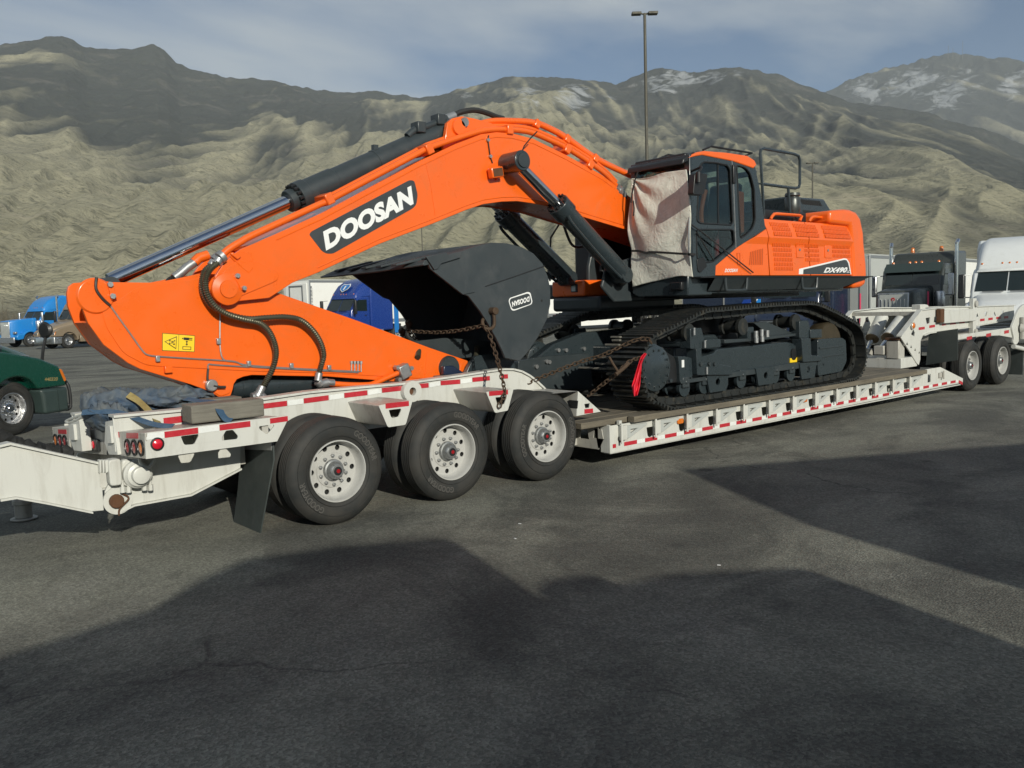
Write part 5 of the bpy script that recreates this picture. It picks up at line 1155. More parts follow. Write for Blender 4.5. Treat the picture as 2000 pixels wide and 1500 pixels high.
for q in ([(262, 762), (300, 762), (302, 915), (272, 918)],):
    L = trc([kb(*p) for p in q], YS-.002); mb = MB(); mb.tube([(x, YS-.002, z) for x, z in L], .006, 5, closed=True); sub('panel_seam', mb, MT['orange_dark'], eh)
# decals
DQ = [(1065, 1037), (1070, 968), (1655, 830), (1690, 836), (1722, 885), (1748, 1037)]; DB = [(1120, 1036), (1124, 976), (1652, 850), (1682, 854), (1706, 892), (1735, 1036)]
mb = pr(DQ, YS-.0045, YS-.001, kb, at=YS); sub('decal', mb, MT['decal_white'], eh); mb = pr(DB, YS-.0075, YS-.005, kb, at=YS); sub('decal', mb, MT['decal_dark'], eh)
tq = lambda q, Y, f: [pY(*f(*p), Y) for p in q]
text_quad('lettering', 'DX490', tq([(1390, 1020), (1690, 1018), (1706, 946), (1408, 950)], YS-.009, kb), (0, 0, 0), MT['decal_white'], eh, .045, .25, 1.05)
text_quad('lettering', 'LC', tq([(1692, 1018), (1732, 1018), (1737, 984), (1697, 984)], YS-.009, kb), (0, 0, 0), MT['decal_white'], eh, .022, .2)
text_quad('lettering', 'DOOSAN', tq([(102, 1012), (268, 1008), (274, 964), (110, 966)], YS-.003, kb), (0, 0, 0), MT['decal_white'], eh, .03, .15)
# hood, pre-cleaner, rails
HY = .42; L = trc([(1540, 383), (1610, 389), (1622, 408), (1624, 440), (1545, 436)], HY); mb = MB(); mb.prism(L, HY, 2.3); sub('hood', mb, CG, eh, .03, seg=3)
for q in ([(1075, 58), (1345, 85), (1380, 152), (1118, 125)], [(1120, 200), (1390, 222), (1400, 290), (1130, 285)]):
    A = [pY(*kb(*p), HY-.004) for p in q]; mb = MB()
    for i in range(18):
        t0, t1 = (i+.15)/18, (i+.70)/18
        mb.add([A[0].lerp(A[1], t0), A[0].lerp(A[1], t1), A[3].lerp(A[2], t1), A[3].lerp(A[2], t0)], [(0, 1, 2, 3)])
    o_ = sub('hood_vent', mb, MT['black_matte'], eh); o_['kind'] = 'stuff'
p = pY(*kb(985, 250), .15); mb = MB(); mb.lathe([(.0, .34), (.11, .34), (.12, .30), (.10, .28), (.12, .25), (.12, .05), (.09, .0), (.09, -.25)], (p.x, .15, p.z-.02), (0, 0, 1), 24); sub('pre_cleaner', mb, MT['steel_dark'], eh)
mb = MB(); q0 = pY(*kb(610, 300), .1); mb.box(q0.x, L[0][0], .1, 1.4, z1-.05, z1+.18); sub('front_hood', mb, MT['black'], eh, .02)
for q in ([(700, 322), (715, 290), (745, 255), (780, 250), (1080, 272), (1105, 282), (1080, 342)], [(1203, 352), (1220, 318), (1245, 292), (1280, 290), (1540, 315), (1562, 325), (1556, 372)]):
    mb = MB(); mb.tube([pY(*kb(*p), -.02) for p in q], .024, 8); sub('grab_rail', mb, OR, eh)
q = [(1405, 632), (1397, 470), (1385, 285), (1388, 265), (1405, 258), (1575, 288), (1598, 298), (1606, 322), (1606, 455), (1600, 474), (1580, 480), (1395, 455)]
mb = MB(); mb.tube([pY(*c6(*p), .02) for p in q], .022, 8); sub('hand_rail', mb, CG, eh)
mb = MB(); mb.tube([pY(*c6(*p), .02) for p in [(1541, 474), (1551, 622)]], .022, 8); sub('hand_rail', mb, CG, eh)
mb = MB(); mb.tube([pY(*c6(*p), .02) for p in [(1370, 452), (1395, 455)]], .014, 6); sub('hand_rail', mb, CG, eh)

# ---- boom
B0, B1 = .95, 1.65
bo = part('boom', (8.0, 1.3, 3.0))
BOOM = [(415, 567), (418, 579), (430, 588), (450, 590), (526, 582), (572, 552), (620, 533), (740, 477), (845, 437), (911, 410), (944, 399), (980, 394), (1010, 393), (1040, 397), (1084, 406), (1140, 424), (1224, 449), (1330, 487), (1350, 478), (1335, 440), (1231, 385), (1196, 357), (1175, 341), (1105, 302), (1042, 271), (1000, 260), (970, 258), (940, 262), (890, 281), (818, 315), (629, 416), (539, 457), (500, 474), (472, 486), (454, 498), (436, 516), (420, 540)]
bl = trc(BOOM, B0)
for y in (B0, B1-.04):
    mb = MB(); mb.prism(bl, y, y+.04); sub('side_plate', mb, OR, bo, .006)
bot = [(x, z+.012) for x, z in bl[5:18]]; top = [(x, z-.012) for x, z in bl[19:33]]
mb = plateband(bot, B0+.04, B1-.04, .03); sub('bottom_plate', mb, OR, bo); mb = plateband(top, B0+.04, B1-.04, .03); sub('top_plate', mb, OR, bo)
ex = [bl[5], bl[32]]; mb = MB(); mb.add([(bl[5][0]+.05, B0+.04, bl[5][1]+.02), (bl[5][0]+.05, B1-.04, bl[5][1]+.02), (bl[32][0]+.02, B1-.04, bl[32][1]-.02), (bl[32][0]+.02, B0+.04, bl[32][1]-.02)], [(0, 1, 2, 3)]); sub('end_plate', mb, OR, bo)
# tip reinforcement and pin
mb = pr([(417, 566), (420, 578), (432, 586), (449, 587), (530, 553), (543, 546), (543, 532), (500, 512), (470, 505), (446, 520), (425, 545)], B0-.012, B0-.001, at=B0, rnd=.06); sub('tip_plate', mb, OR, bo, .004)
pin = pY(443, 565, B0)
mb = MB(); mb.lathe([(.0, -.055), (.085, -.055), (.09, -.04), (.155, -.022), (.16, .0)], (pin.x, B0, pin.z), (0, 1, 0), 32); mb.cyl((pin.x, B0-.02, pin.z), (pin.x, B1+.05, pin.z), .08, n=24); sub('pivot_pin', mb, OR, bo)
a, b_ = pY(*c3(1200, 190), B0-.01), pY(*c3(1250, 285), B0-.01); d = (b_-a).normalized(); nn = Vector((-d.z, 0, d.x))*.03
mb = MB(); mb.add([a+nn, b_+nn, b_-nn, a-nn]+[v+Vector((0, -.03, 0)) for v in (a+nn, b_+nn, b_-nn, a-nn)], [(0,1,2,3),(7,6,5,4),(0,4,5,1),(1,5,6,2),(2,6,7,3),(3,7,4,0)]); sub('pin_lock', mb, OR, bo, .004)
for p in (c3(1207, 195), c3(1250, 276)):
    c = pY(*p, B0-.03); mb = MB(); mb.cyl((c.x, B0-.07, c.z), (c.x, B0-.03, c.z), .024, n=6); sub('lock_bolt', mb, MT['galv'], bo)
# hump ears for the stick cylinder
EAR = [(866, 296), (870, 265), (874, 240), (884, 231), (902, 227), (926, 231), (960, 240), (990, 258), (960, 275)]
for y in (1.06, 1.48):
    mb = MB(); mb.prism(trc(EAR, 1.06), y, y+.06); sub('cylinder_ear', mb, OR, bo, .008)
ep = pY(906, 239, 1.06); mb = MB(); mb.cyl((ep.x, 1.03, ep.z), (ep.x, 1.57, ep.z), .055, n=20); sub('ear_pin', mb, MT['grey_metal'], bo)
mb = MB(); mb.lathe([(0, -.03), (.09, -.03), (.10, -.0)], (ep.x-.09, 1.06, ep.z-.07), (0, 1, 0), 20); sub('pin_boss', mb, OR, bo)
# side seams, work light
for q in ([(1105, 395), (1135, 520), (1160, 680), (1167, 735)], [(1655, 820), (1700, 990)]):
    if q[0][1] == 820: continue
    mb = MB(); mb.tube([pY(*c4(*p), B0-.001) for p in q], .006, 5); sub('weld_seam', mb, OR, bo)
lq = [pY(*c4(*p), B0-.06) for p in [(1500, 445), (1580, 425), (1612, 470), (1530, 492)]]
wl = part_empty('work_light', bo, lq[0]-wloc(bo))
cx0 = sum(p.x for p in lq)/4; cz0 = sum(p.z for p in lq)/4; w2 = abs(lq[1].x-lq[0].x)/2; h2 = .10
mb = MB(); mb.box(cx0-.095, cx0+.095, B0-.12, B0-.03, cz0-.065, cz0+.065, Matrix.Translation((cx0, 0, cz0)) @ Matrix.Rotation(R(-10), 4, 'Y') @ Matrix.Translation((-cx0, 0, -cz0))); put('housing', mb.mesh('housing', OR), wl, .015).location = -wloc(wl)
mb = MB(); mb.box(cx0-.075, cx0+.075, B0-.125, B0-.121, cz0-.048, cz0+.048, Matrix.Translation((cx0, 0, cz0)) @ Matrix.Rotation(R(-10), 4, 'Y') @ Matrix.Translation((-cx0, 0, -cz0))); put('lens', mb.mesh('lens', MT['rust']), wl)
mb = MB(); mb.prism([(cx0+.02, cz0+.06), (cx0+.2, cz0+.14), (cx0+.22, cz0+.06), (cx0+.06, cz0-.08)], B0-.03, B0-.001); put('bracket', mb.mesh('bracket', OR), wl)
mb = MB(); mb.tube([pY(*c4(*p), B0-.012) for p in [(1515, 215), (1510, 245), (1525, 350), (1540, 395)]], .008, 5); sub('lamp_cable', mb, MT['black'], bo)
for p in ((1510, 245), (1526, 352)):
    c = pY(*c4(*p), B0-.014); mb = MB(); mb.cyl((c.x, B0-.03, c.z), (c.x, B0-.001, c.z), .022, n=8); sub('cable_clip', mb, MT['galv'], bo)
for seg_, dz_ in ((bl[6:17], .055), (bl[21:32], -.06)):      # weld beads inside the plate edges
    mb = MB(); mb.tube([(x, B0-.001, z+dz_) for x, z in seg_], .007, 5); sub('weld_bead', mb, OR, bo)
# decal
DD = [(603.5, 458), (608, 452), (800, 351.5), (809, 353), (815.6, 380), (813, 399.5), (806, 407), (650, 495.5), (638, 495.5), (629, 491)]
mb = pr(DD, B0-.003, B0-.0008, at=B0, rnd=.03); sub('decal', mb, MT['decal_dark'], bo)
text_quad('lettering', 'DOOSAN', [pY(*p, B0-.0045) for p in [(637, 490), (808, 398.5), (803, 362), (631, 452)]], (0, 0, 0), MT['decal_white'], bo, .055, .0, 1.02)
# steel pipes along the boom
P1 = [(430, 502), (446, 487), (470, 472), (500, 456), (623, 399.5), (650, 387), (815, 300), (842, 287), (914, 263), (950, 254), (992, 253), (1034, 258), (1070, 272), (1115, 294), (1175, 334), (1203, 362)]
P2 = [(912, 252), (950, 238), (995, 236.5), (1042, 240), (1075, 253), (1105, 270), (1164, 311), (1236, 346)]
mb = MB(); mb.tube(smoothpath([pY(*p, B0+.03) for p in P1], 5), .036, 10); sub('steel_pipe', mb, OR, bo)
mb = MB(); mb.tube(smoothpath([pY(x, y-7, B0+.16) for x, y in P1[4:]], 5), .030, 10); sub('steel_pipe', mb, OR, bo)
mb = MB(); mb.tube(smoothpath([pY(*p, 1.12) for p in P2], 5), .036, 10); sub('steel_pipe', mb, OR, bo)
mb = MB(); mb.tube(smoothpath([pY(x+3, y-2, 1.28) for x, y in P2], 5), .030, 10); sub('steel_pipe', mb, OR, bo)
for x, y in ((640, 389), (835, 292), (992, 254), (1105, 292), (1150, 322)):
    c = pY(x, y, B0+.03); mb = MB(); mb.box(c.x-.05, c.x+.05, B0-.03, B0+.26, c.z-.06, c.z+.06, Matrix.Translation(c) @ Matrix.Rotation(R(-25 if x < 900 else (0 if x < 1000 else 30)), 4, 'Y') @ Matrix.Translation(-c)); sub('pipe_clamp', mb, OR, bo, .012)
for x, y in ((1046, 243), (1105, 272), (1160, 310)):
    c = pY(x, y, 1.12); mb = MB(); mb.box(c.x-.045, c.x+.045, 1.06, 1.36, c.z-.055, c.z+.055, Matrix.Translation(c) @ Matrix.Rotation(R(30), 4, 'Y') @ Matrix.Translation(-c)); sub('pipe_clamp', mb, OR, bo, .012)
for p, q in ((c6(580, 470), c6(625, 520)), ):
    a, b_ = pY(*p, B0+.03), pY(*q, B0+.03); mb = MB(); mb.cyl(a, b_, .05, n=12); mb.cyl(a.lerp(b_, .3), a.lerp(b_, .5), .065, n=12); sub('pipe_fitting', mb, MT['galv'], bo); mb = MB(); mb.tube(smoothpath([b_, pY(1222, 390, B0+.05), pY(1231, 410, B0+.2)], 5), .04, 8); sub('hose', mb, MT['hose'], bo)
# hose loop over the hump
P = smoothpath([pY(*c4(*p), 1.3) for p in [(1290, 85), (1340, 62), (1420, 50), (1500, 68), (1570, 95), (1610, 105)]], 6); mb = MB(); mb.tube(P, .035, 8); sub('hose', mb, MT['hose'], bo)
a, b_ = pY(*c4(1230, 110), 1.3), pY(*c4(1292, 85), 1.3); mb = MB(); mb.cyl(a, b_, .05, n=12); sub('hose_fitting', mb, MT['galv'], bo)

# ---- boom lift cylinders
def boom_cyl(yc, ys):
    c = part('boom_cylinder', (8.2, yc, 3))
    dy_ = yc-.76
    b0 = pY(1017, 314, .66); j0 = Vector((b0.x, yc, b0.z)); g = pY(1092, 402, .76); j1 = Vector((g.x, yc, g.z)); e_ = pY(1212, 532, .76); j2 = Vector((e_.x, yc, e_.z)); d = (j1-j0).normalized(); d2 = (j2-j1).normalized()
    mb = MB(); mb.cyl((j0.x, yc-.14*ys, j0.z), (j0.x, yc+.185*ys, j0.z), .125, n=28); sub('rod_eye', mb, CG, c, .01)
    mb = MB(); mb.lathe([(0, -.02), (.085, -.02), (.09, 0)], (j0.x, yc-.14 if ys > 0 else yc+.14, j0.z), (0, ys, 0), 24); sub('eye_cap', mb, CH, c)
    mb = MB(); mb.cyl(j0+d*.1, j1, .068, n=24); sub('rod', mb, MT['chrome'], c)
    mb = MB(); mb.cyl(j1-d2*.04, j1+d2*.16, .155, n=28); mb.cyl(j1+d2*.16, j2, .130, n=28); sub('barrel', mb, CG, c, .008)
    for i in range(12):
        a = 2*math.pi*i/12; u = d2.orthogonal().normalized(); v = d2.cross(u); q = j1-d2*.045+(u*math.cos(a)+v*math.sin(a))*.125; mb = MB(); mb.cyl(q-d2*.03, q, .018, n=6); sub('gland_bolt', mb, MT['black'], c)
    mb = MB(); mb.cyl((j2.x+.03, yc-.11, j2.z-.04), (j2.x+.03, yc+.13, j2.z-.04), .11, n=24); sub('base_eye', mb, CG, c, .01)
    P = smoothpath([j1+Vector((.02, -.14*ys, -.14)), j1+d2*.2+Vector((-.04, -.14*ys, -.14)), j1+d2*.9+Vector((-.06, -.12*ys, -.14)), j2+Vector((-.1, -.10*ys, -.08))], 6); mb = MB(); mb.tube(P, .022, 8); sub('feed_pipe', mb, CG, c)
    return c
boom_cyl(.76, 1); boom_cyl(1.84, -1)
mb = MB(); mb.tube([pY(*c4(*p), .70) for p in [(1830, 190), (1790, 230), (1745, 285), (1730, 325)]], .008, 5); sub('grease_line', mb, MT['black'], bo)

# ---- stick cylinder on top of the boom
sc = part('stick_cylinder', (5.0, 1.3, 3.2)); YC = 1.3
a0, g0, e0 = pY(214, 549, YC), pY(563, 396, YC), pY(872, 256, YC); d = (e0-a0).normalized(); g0 = a0+d*((g0-a0).dot(d))
mb = MB(); mb.cyl(a0, g0, .072, n=32); sub('rod', mb, MT['chrome'], sc)
mb = MB(); mb.cyl(g0, g0+d*.12, .12, n=32); mb.cyl(g0+d*.12, g0+d*.24, .165, n=32); mb.cyl(g0+d*.24, e0, .140, n=36); mb.cyl(g0+d*.24, g0+d*.62, .150, n=36); sub('barrel', mb, MT['charcoal'], sc, .008)
u = d.orthogonal().normalized(); v = d.cross(u)
for i in range(16):
    t = 2*math.pi*i/16; q = g0+d*.12+(u*math.cos(t)+v*math.sin(t))*.142; mb = MB(); mb.cyl(q-d*.045, q, .020, n=6); sub('gland_bolt', mb, MT['black'], sc)
m_ = g0.lerp(e0, .52); mb = MB(); mb.lathe([(.142, -.02), (.147, -.015), (.147, .015), (.142, .02)], m_, d, 36); mb.box(m_.x-.03, m_.x+.03, 1.27, 1.33, m_.z+.13, m_.z+.20); sub('pipe_band', mb, MT['charcoal'], sc)
P = smoothpath([pY(*c4(*p), 1.25) for p in [(985, 222), (1020, 190), (1060, 170), (1120, 155), (1190, 125), (1240, 105)]], 5); mb = MB(); mb.tube(P, .045, 10); sub('feed_pipe', mb, MT['charcoal'], sc)
for p in ((1060, 168), (1190, 118)):
    c = pY(*c4(*p), 1.24); mb = MB(); mb.box(c.x-.06, c.x+.06, 1.17, 1.33, c.z-.06, c.z+.07); sub('pipe_flange', mb, MT['charcoal'], sc, .012)
mb = MB(); mb.box(e0.x-.1, e0.x+.12, 1.15, 1.45, e0.z-.15, e0.z+.13); sub('base_eye', mb, MT['charcoal'], sc, .05, seg=3)
mb = MB(); mb.cyl((a0.x-.03, 1.14, a0.z-.05), (a0.x-.03, 1.46, a0.z-.05), .085, n=24); sub('rod_eye', mb, MT['charcoal'], sc)

# ---- stick
S0, S1 = 1.05, 1.55
st_ = part('stick', (4.5, 1.3, 2.0))
STK = [(157, 570), (160, 556), (170, 549), (190, 547.5), (220, 551), (292, 552), (310, 551), (349, 543.5), (391, 534), (430, 536), (547, 573.5), (700, 627), (840, 679.5), (915, 705), (919.5, 718), (918, 740), (860, 750), (780, 746), (640, 735.5), (560, 734), (492, 732.5), (475.5, 735.7), (463, 741), (457, 750), (455, 760), (451, 772), (440, 779), (430, 777), (409, 764), (373, 751), (300, 729), (274, 721), (250, 709), (202, 673), (172, 631), (159, 596)]
sl_ = trc(STK, S0)
for y in (S0, S1-.05):
    mb = MB(); mb.prism(sl_, y, y+.05); sub('side_plate', mb, OR, st_, .006)
mb = plateband([(x, z+.004) for x, z in reversed(sl_[26:35])][::-1], S0+.05, S1-.05, -.03); sub('bottom_plate', mb, OR, st_)
mb = plateband([(x, z-.012) for x, z in sl_[8:14]], S0+.05, S1-.05, -.03); sub('top_plate', mb, OR, st_)
mb = plateband([(x, z+.012) for x, z in sl_[15:21]], S0+.05, S1-.05, -.03); sub('bottom_plate', mb, OR, st_)
tl_ = trc([(232, 553), (225, 600), (215, 660), (225, 690)], S0); mb = plateband(tl_, S0+.05, S1-.05, .03); sub('tail_plate', mb, OR, st_)
# raised doubler plate on the near side
DBL = [(203, 595), (225, 590), (262, 563), (300, 556), (360, 548), (415, 540), (545, 577), (700, 631), (838, 683), (905, 708), (908, 732), (850, 741), (640, 729), (492, 725), (300, 715), (282, 712), (240, 690), (207, 640), (199, 612)]
mb = pr(DBL, S0-.010, S0-.001, at=S0, rnd=.06); sub('doubler_plate', mb, OR, st_, .006)
c = pY(186, 578, S0); mb = MB(); mb.lathe([(0, -.02), (.15, -.02), (.165, 0)], (c.x, S0, c.z), (0, 1, 0), 32); sub('pin_boss', mb, OR, st_, .004)
pk = trc([c3(*p) for p in [(362, 262), (395, 245), (418, 345), (385, 356)]], S0); mb = MB(); mb.prism(pk, S0-.045, S0-.02); sub('pin_lock', mb, OR, st_, .004)
for p in ((382, 252), (399, 328)):
    c = pY(*c3(*p), S0-.045); mb = MB(); mb.cyl((c.x, S0-.07, c.z), (c.x, S0-.044, c.z), .026, n=6); sub('lock_bolt', mb, MT['galv'], st_)
mb = MB(); mb.tube([pY(*c5(*p), S0-.011) for p in [(783, 785), (765, 960)]], .007, 5); sub('weld_seam', mb, OR, st_)
mb = pr([(1000, 1085), (860, 1100), (1000, 1185), (1060, 1165), (1140, 1140), (1165, 1060)], S0-.012, S0-.001, lambda x, y: (300+x*.13, 620+y*.13), at=S0, rnd=.05); sub('ear_plate', mb, OR, st_, .004)
p = pY(328, 722, S0-.02); mb = MB(); mb.box(p.x-.035, p.x+.035, S0-.05, S0-.001, p.z-.03, p.z+.03); sub('hose_lug', mb, OR, st_, .004)
# bucket cylinder under the stick
bc = part('bucket_cylinder', (4.5, 1.3, 1.3)); a0_, b0_ = pY(438, 757, 1.3), pY(700, 782, 1.3); b0_ = Vector((b0_.x, 1.3, a0_.z-.05)); d = (b0_-a0_).normalized()
mb = MB(); mb.cyl(a0_+d*.05, b0_, .125, n=32); sub('barrel', mb, CG, bc)
mb = MB(); mb.cyl(b0_, b0_+d*.14, .14, n=28); sub('gland', mb, CG, bc); mb = MB(); mb.cyl(b0_+d*.14, b0_+d*1.3, .065, n=24); sub('rod', mb, MT['chrome'], bc)
for s_ in (.16, .40):
    q = a0_+d*s_; mb = MB(); mb.lathe([(.125, -.012), (.130, -.008), (.130, .008), (.125, .012)], q, d, 28); sub('band', mb, CG, bc)
# stick feed pipe (orange) with valve fittings
c2_ = lambda x, y: (500+x*.35, 700+y*.35)
P = smoothpath([pY(*c2_(*p), S0-.05) for p in [(385, 138), (430, 142), (520, 148), (620, 148), (660, 140), (720, 112), (790, 82)]], 5); mb = MB(); mb.tube(P, .032, 10); sub('steel_pipe', mb, OR, st_)
p = pY(*c2_(818, 72), S0-.05); mb = MB(); mb.box(p.x-.07, p.x+.07, S0-.12, S0-.002, p.z-.08, p.z+.08, Matrix.Translation(p) @ Matrix.Rotation(R(-20), 4, 'Y') @ Matrix.Translation(-p)); sub('valve_block', mb, MT['galv'], st_, .012)
for dx, dz in ((-.09, .05), (-.07, -.09), (.10, .03)):
    mb = MB(); mb.cyl((p.x+dx, S0-.10, p.z+dz), (p.x+dx, S0-.03, p.z+dz), .028, n=6); sub('valve_bolt', mb, MT['galv'], st_)
for dx in (0, 32, 64, 96):
    x = 760+0; a, b_ = pY(*c5(288+dx*.65, 920-2*dx*0), S0-.016), pY(*c5(288+dx*.65, 868), S0-.016); mb = MB(); mb.tube([a, b_], .009, 6); mb.cyl(b_, b_+Vector((0, 0, .03)), .018, n=6); sub('grease_nipple', mb, MT['galv'], st_)
# spring-wrapped hoses
def sprung(px, Ys, r, parent=st_, conv=c3):
    K = [pY(*conv(*p), y) for p, y in zip(px, Ys)]; P = smoothpath(K, 26); L = 0; out = [P[0]]
    for q in P[1:]:
        if (q-out[-1]).length > .0085: out.append(q)
    mb = MB(); mb.tube(out, [r*(1.16 if i % 2 else .86) for i in range(len(out))], 10); return sub('sprung_hose', mb, MT['spring'], parent, smooth=60)
HA = [(1085, 110), (1030, 160), (1005, 230), (1020, 320), (1075, 400), (1160, 450), (1260, 480), (1350, 500), (1410, 545), (1450, 620), (1465, 700), (1445, 790), (1405, 870), (1372, 925)]
HB = [(1055, 120), (1000, 165), (982, 240), (1000, 325), (1055, 400), (1150, 445), (1280, 474), (1400, 468), (1520, 463), (1620, 482), (1695, 540), (1750, 620), (1775, 705), (1762, 770), (1745, 830)]
sprung(HA, [.90, .88, .87, .87, .87, .88, .90, .92, .93, .94, .95, .97, 1.0, 1.03], .028)
sprung(HB, [.98, .96, .95, .95, .95, .94, .91, .90, .91, .92, .93, .94, .95, .97, .99], .027)
def fitting(pts, Y, rs, mat='galv'):
    P = [pY(*c3(*p), Y) for p in pts]
    for i in range(len(P)-1):
        mb = MB(); mb.cyl(P[i], P[i+1], rs[i], n=14); sub('hose_fitting', mb, MT[mat], st_, .004)
fitting([(1075, 118), (1095, 82), (1120, 62)], .92, [.045, .062]); fitting([(1040, 130), (1062, 100), (1095, 70)], .99, [.042, .055])
fitting([(1375, 915), (1352, 965), (1340, 985)], 1.03, [.042, .055]); fitting([(1350, 978), (1305, 985)], 1.04, [.045]); fitting([(1352, 968), (1380, 992)], 1.04, [.05])
fitting([(1745, 825), (1735, 880), (1760, 905)], 1.0, [.040, .05]); fitting([(1755, 900), (1800, 890), (1840, 893)], 1.0, [.05, .04])
P = [pY(*c3(*p), 1.2) for p in [(1020, 60), (960, 80), (930, 110), (885, 140), (840, 180), (800, 210)]]
mb = MB(); mb.tube(P[2:], .045, 10); sub('hose_fitting', mb, MT['galv'], st_); mb = MB(); mb.tube(P[:3], .05, 10); sub('pipe_end', mb, OR, st_)
mb = MB(); mb.tube(smoothpath([P[-1], pY(*c3(770, 230), 1.25), pY(*c3(760, 260), 1.3)], 4), .035, 8); sub('hose', mb, MT['hose'], st_)
# pipe end brackets on the boom tip
mb = pr([(1170, 55), (1215, 90), (1240, 70), (1180, 40)], B0-.03, B0, c3); sub('pipe_bracket', mb, OR, bo, .006)
mb = MB(); mb.tube([pY(*c3(*p), B0-.006) for p in [(1165, 65), (1240, 140), (1285, 175), (1310, 145)]], .010, 6); sub('grease_line', mb, OR, bo)
# thin grease lines along the stick
def thin(px, r=.008, Y=S0-.02, mat='galv'):
    mb = MB(); mb.tube(smoothpath([pY(*c3(*p), Y) for p in px], 4), r, 6); return sub('grease_line', mb, MT[mat], st_)
thin([(295, 205), (292, 280), (335, 345), (385, 390)], .013, S0-.03, 'hose'); thin([(385, 390), (420, 440), (520, 580), (600, 690), (635, 712), (690, 720), (880, 733), (1100, 746), (1200, 755), (1285, 785), (1560, 803), (2000, 826)])
thin([(1100, 385), (1098, 600), (1105, 700), (1130, 745), (1200, 757), (1285, 778), (1560, 797), (2010, 819)])
thin([(1290, 790), (1070, 776), (1025, 772), (1022, 800)]); thin([(1022, 800), (1018, 860), (1024, 900)], .011, S0-.03, 'hose')
mb = MB(); c = pY(*c3(1040, 908), S0-.02); mb.cyl((c.x, S0-.06, c.z), (c.x, S0, c.z), .06, n=16); sub('swivel', mb, MT['galv'], st_, .01)
mb = MB(); mb.tube([pY(*c3(*p), S0-.05) for p in [(1055, 912), (1100, 920), (1135, 920)]], .014, 8); sub('grease_line', mb, MT['hose'], st_)
for p in ((692, 735), (1088, 622), (1285, 768), (1562, 782), (1808, 795)):
    c = pY(*c3(*p), S0-.02); mb = MB(); mb.box(c.x-.02, c.x+.02, S0-.045, S0-.001, c.z-.03, c.z+.03); sub('line_clip', mb, MT['galv'], st_, .006)
# warning label
WQ = [(725, 680), (930, 689), (933, 587), (726, 571)]
A = [pY(*c3(*p), S0-.0115) for p in WQ]
def wlab(pts, mat, off):
    mb = MB(); mb.add([A[0]*(1-u)*(1-v)+A[1]*u*(1-v)+A[2]*u*v+A[3]*(1-u)*v+Vector((0, -off, 0)) for u, v in pts], [tuple(range(len(pts)))]); return sub('warning_label', mb, MT[mat], st_, smooth=0)
wlab([(-.015, -.03), (1.015, -.03), (1.015, 1.03), (-.015, 1.03)], 'black', 0); wlab([(0, 0), (.494, 0), (.494, 1), (0, 1)], 'decal_yellow', .0015); wlab([(.506, 0), (1, 0), (1, 1), (.506, 1)], 'decal_yellow', .0015)
wlab([(.05, .52), (.42, .10), (.44, .90)], 'black', .0025); wlab([(.085, .52), (.405, .17), (.42, .83)], 'decal_yellow', .0035)
for r_ in ((.20, .38, .24, .48), (.20, .55, .24, .66), (.27, .42, .30, .60), (.30, .50, .36, .56), (.32, .36, .38, .44), (.34, .58, .39, .64), (.65, .70, .82, .86), (.82, .70, .93, .75), (.82, .80, .93, .85), (.60, .75, .64, .82), (.74, .42, .77, .62)):
    wlab([(r_[0], r_[1]), (r_[2], r_[1]), (r_[2], r_[3]), (r_[0], r_[3])], 'black', .004)
wlab([(.755, .36), (.71, .44), (.80, .44)], 'black', .0045); wlab([(.755, .68), (.71, .60), (.80, .60)], 'black', .0045)
for r_ in ((.62, .10, .90, .13), (.62, .27, .90, .30), (.62, .10, .64, .30), (.88, .10, .90, .30)): wlab([(r_[0], r_[1]), (r_[2], r_[1]), (r_[2], r_[3]), (r_[0], r_[3])], 'black', .004)
c = pY(*c5(935, 895), S0-.03); mb = MB(); mb.lathe([(0, -.06), (.13, -.06), (.145, -.04), (.15, 0)], (c.x-.02, S0, c.z), (0, 1, 0), 32); sub('tip_pin', mb, CH, st_)
mb = pr([(890, 885), (950, 880), (1020, 925), (1025, 938), (890, 942)], S0-.12, S0-.06, c5); sub('pin_guard', mb, MT['navy'], st_, .01)

# ---- bucket
Q0, Q1 = .45, 2.12
bk = part('bucket', (6.5, 1.3, 2.0)); BG = MT['bucket_grey']
BKT = [(840, 524), (903, 574), (915, 578), (939, 609), (954, 633), (969, 660), (981, 684), (987, 699), (1015, 705), (1029, 690), (1050, 660), (1068, 624), (1075, 594), (1075, 564), (1070, 540), (1060, 515), (1042, 495), (1020, 483), (990, 475), (960, 474), (930, 481), (903, 490), (870, 497), (834, 504)]
bq = trc(BKT, Q0)
for y in (Q0, Q1-.035):
    mb = MB(); mb.prism(bq, y, y+.035); sub('side_wall', mb, BG, bk, .004)
shell = [bq[i] for i in (23, 22, 21, 20, 19, 18, 17, 16, 15, 14, 13, 12, 11, 10, 9, 8)]
mb = plateband(shell, Q0+.035, Q1-.035, -.035); sub('shell', mb, BG, bk)
# lip with a pointed spade edge
lz = lambda u: u
A0 = Vector((bq[0][0], Q0, bq[0][1])); A1 = Vector((bq[23][0], Q0, bq[23][1])); dv = Vector(((A0-A1).x, 0, (A0-A1).z))
fw_ = (Vector((bq[23][0], 0, bq[23][1]))-Vector((bq[21][0], 0, bq[21][1]))).normalized()
tip_ = .34; ys_ = [Q0, Q0+.25, (Q0+Q1)/2-.3, (Q0+Q1)/2+.3, Q1-.25, Q1]; ex_ = [.06, .22, tip_+.04, tip_+.10, .44, .42]
mb = MB(); base = Vector((bq[22][0], 0, bq[22][1])); P_t = []; P_b = []
for y, e_ in zip(ys_, ex_):
    P_t.append((base+Vector((0, y, -.01)), Vector((bq[23][0], y, bq[23][1]))+fw_*e_*.55+Vector((0, 0, -.02)), Vector((bq[23][0], y, bq[23][1]))+fw_*e_+Vector((0, 0, -.06))))
vs_ = []
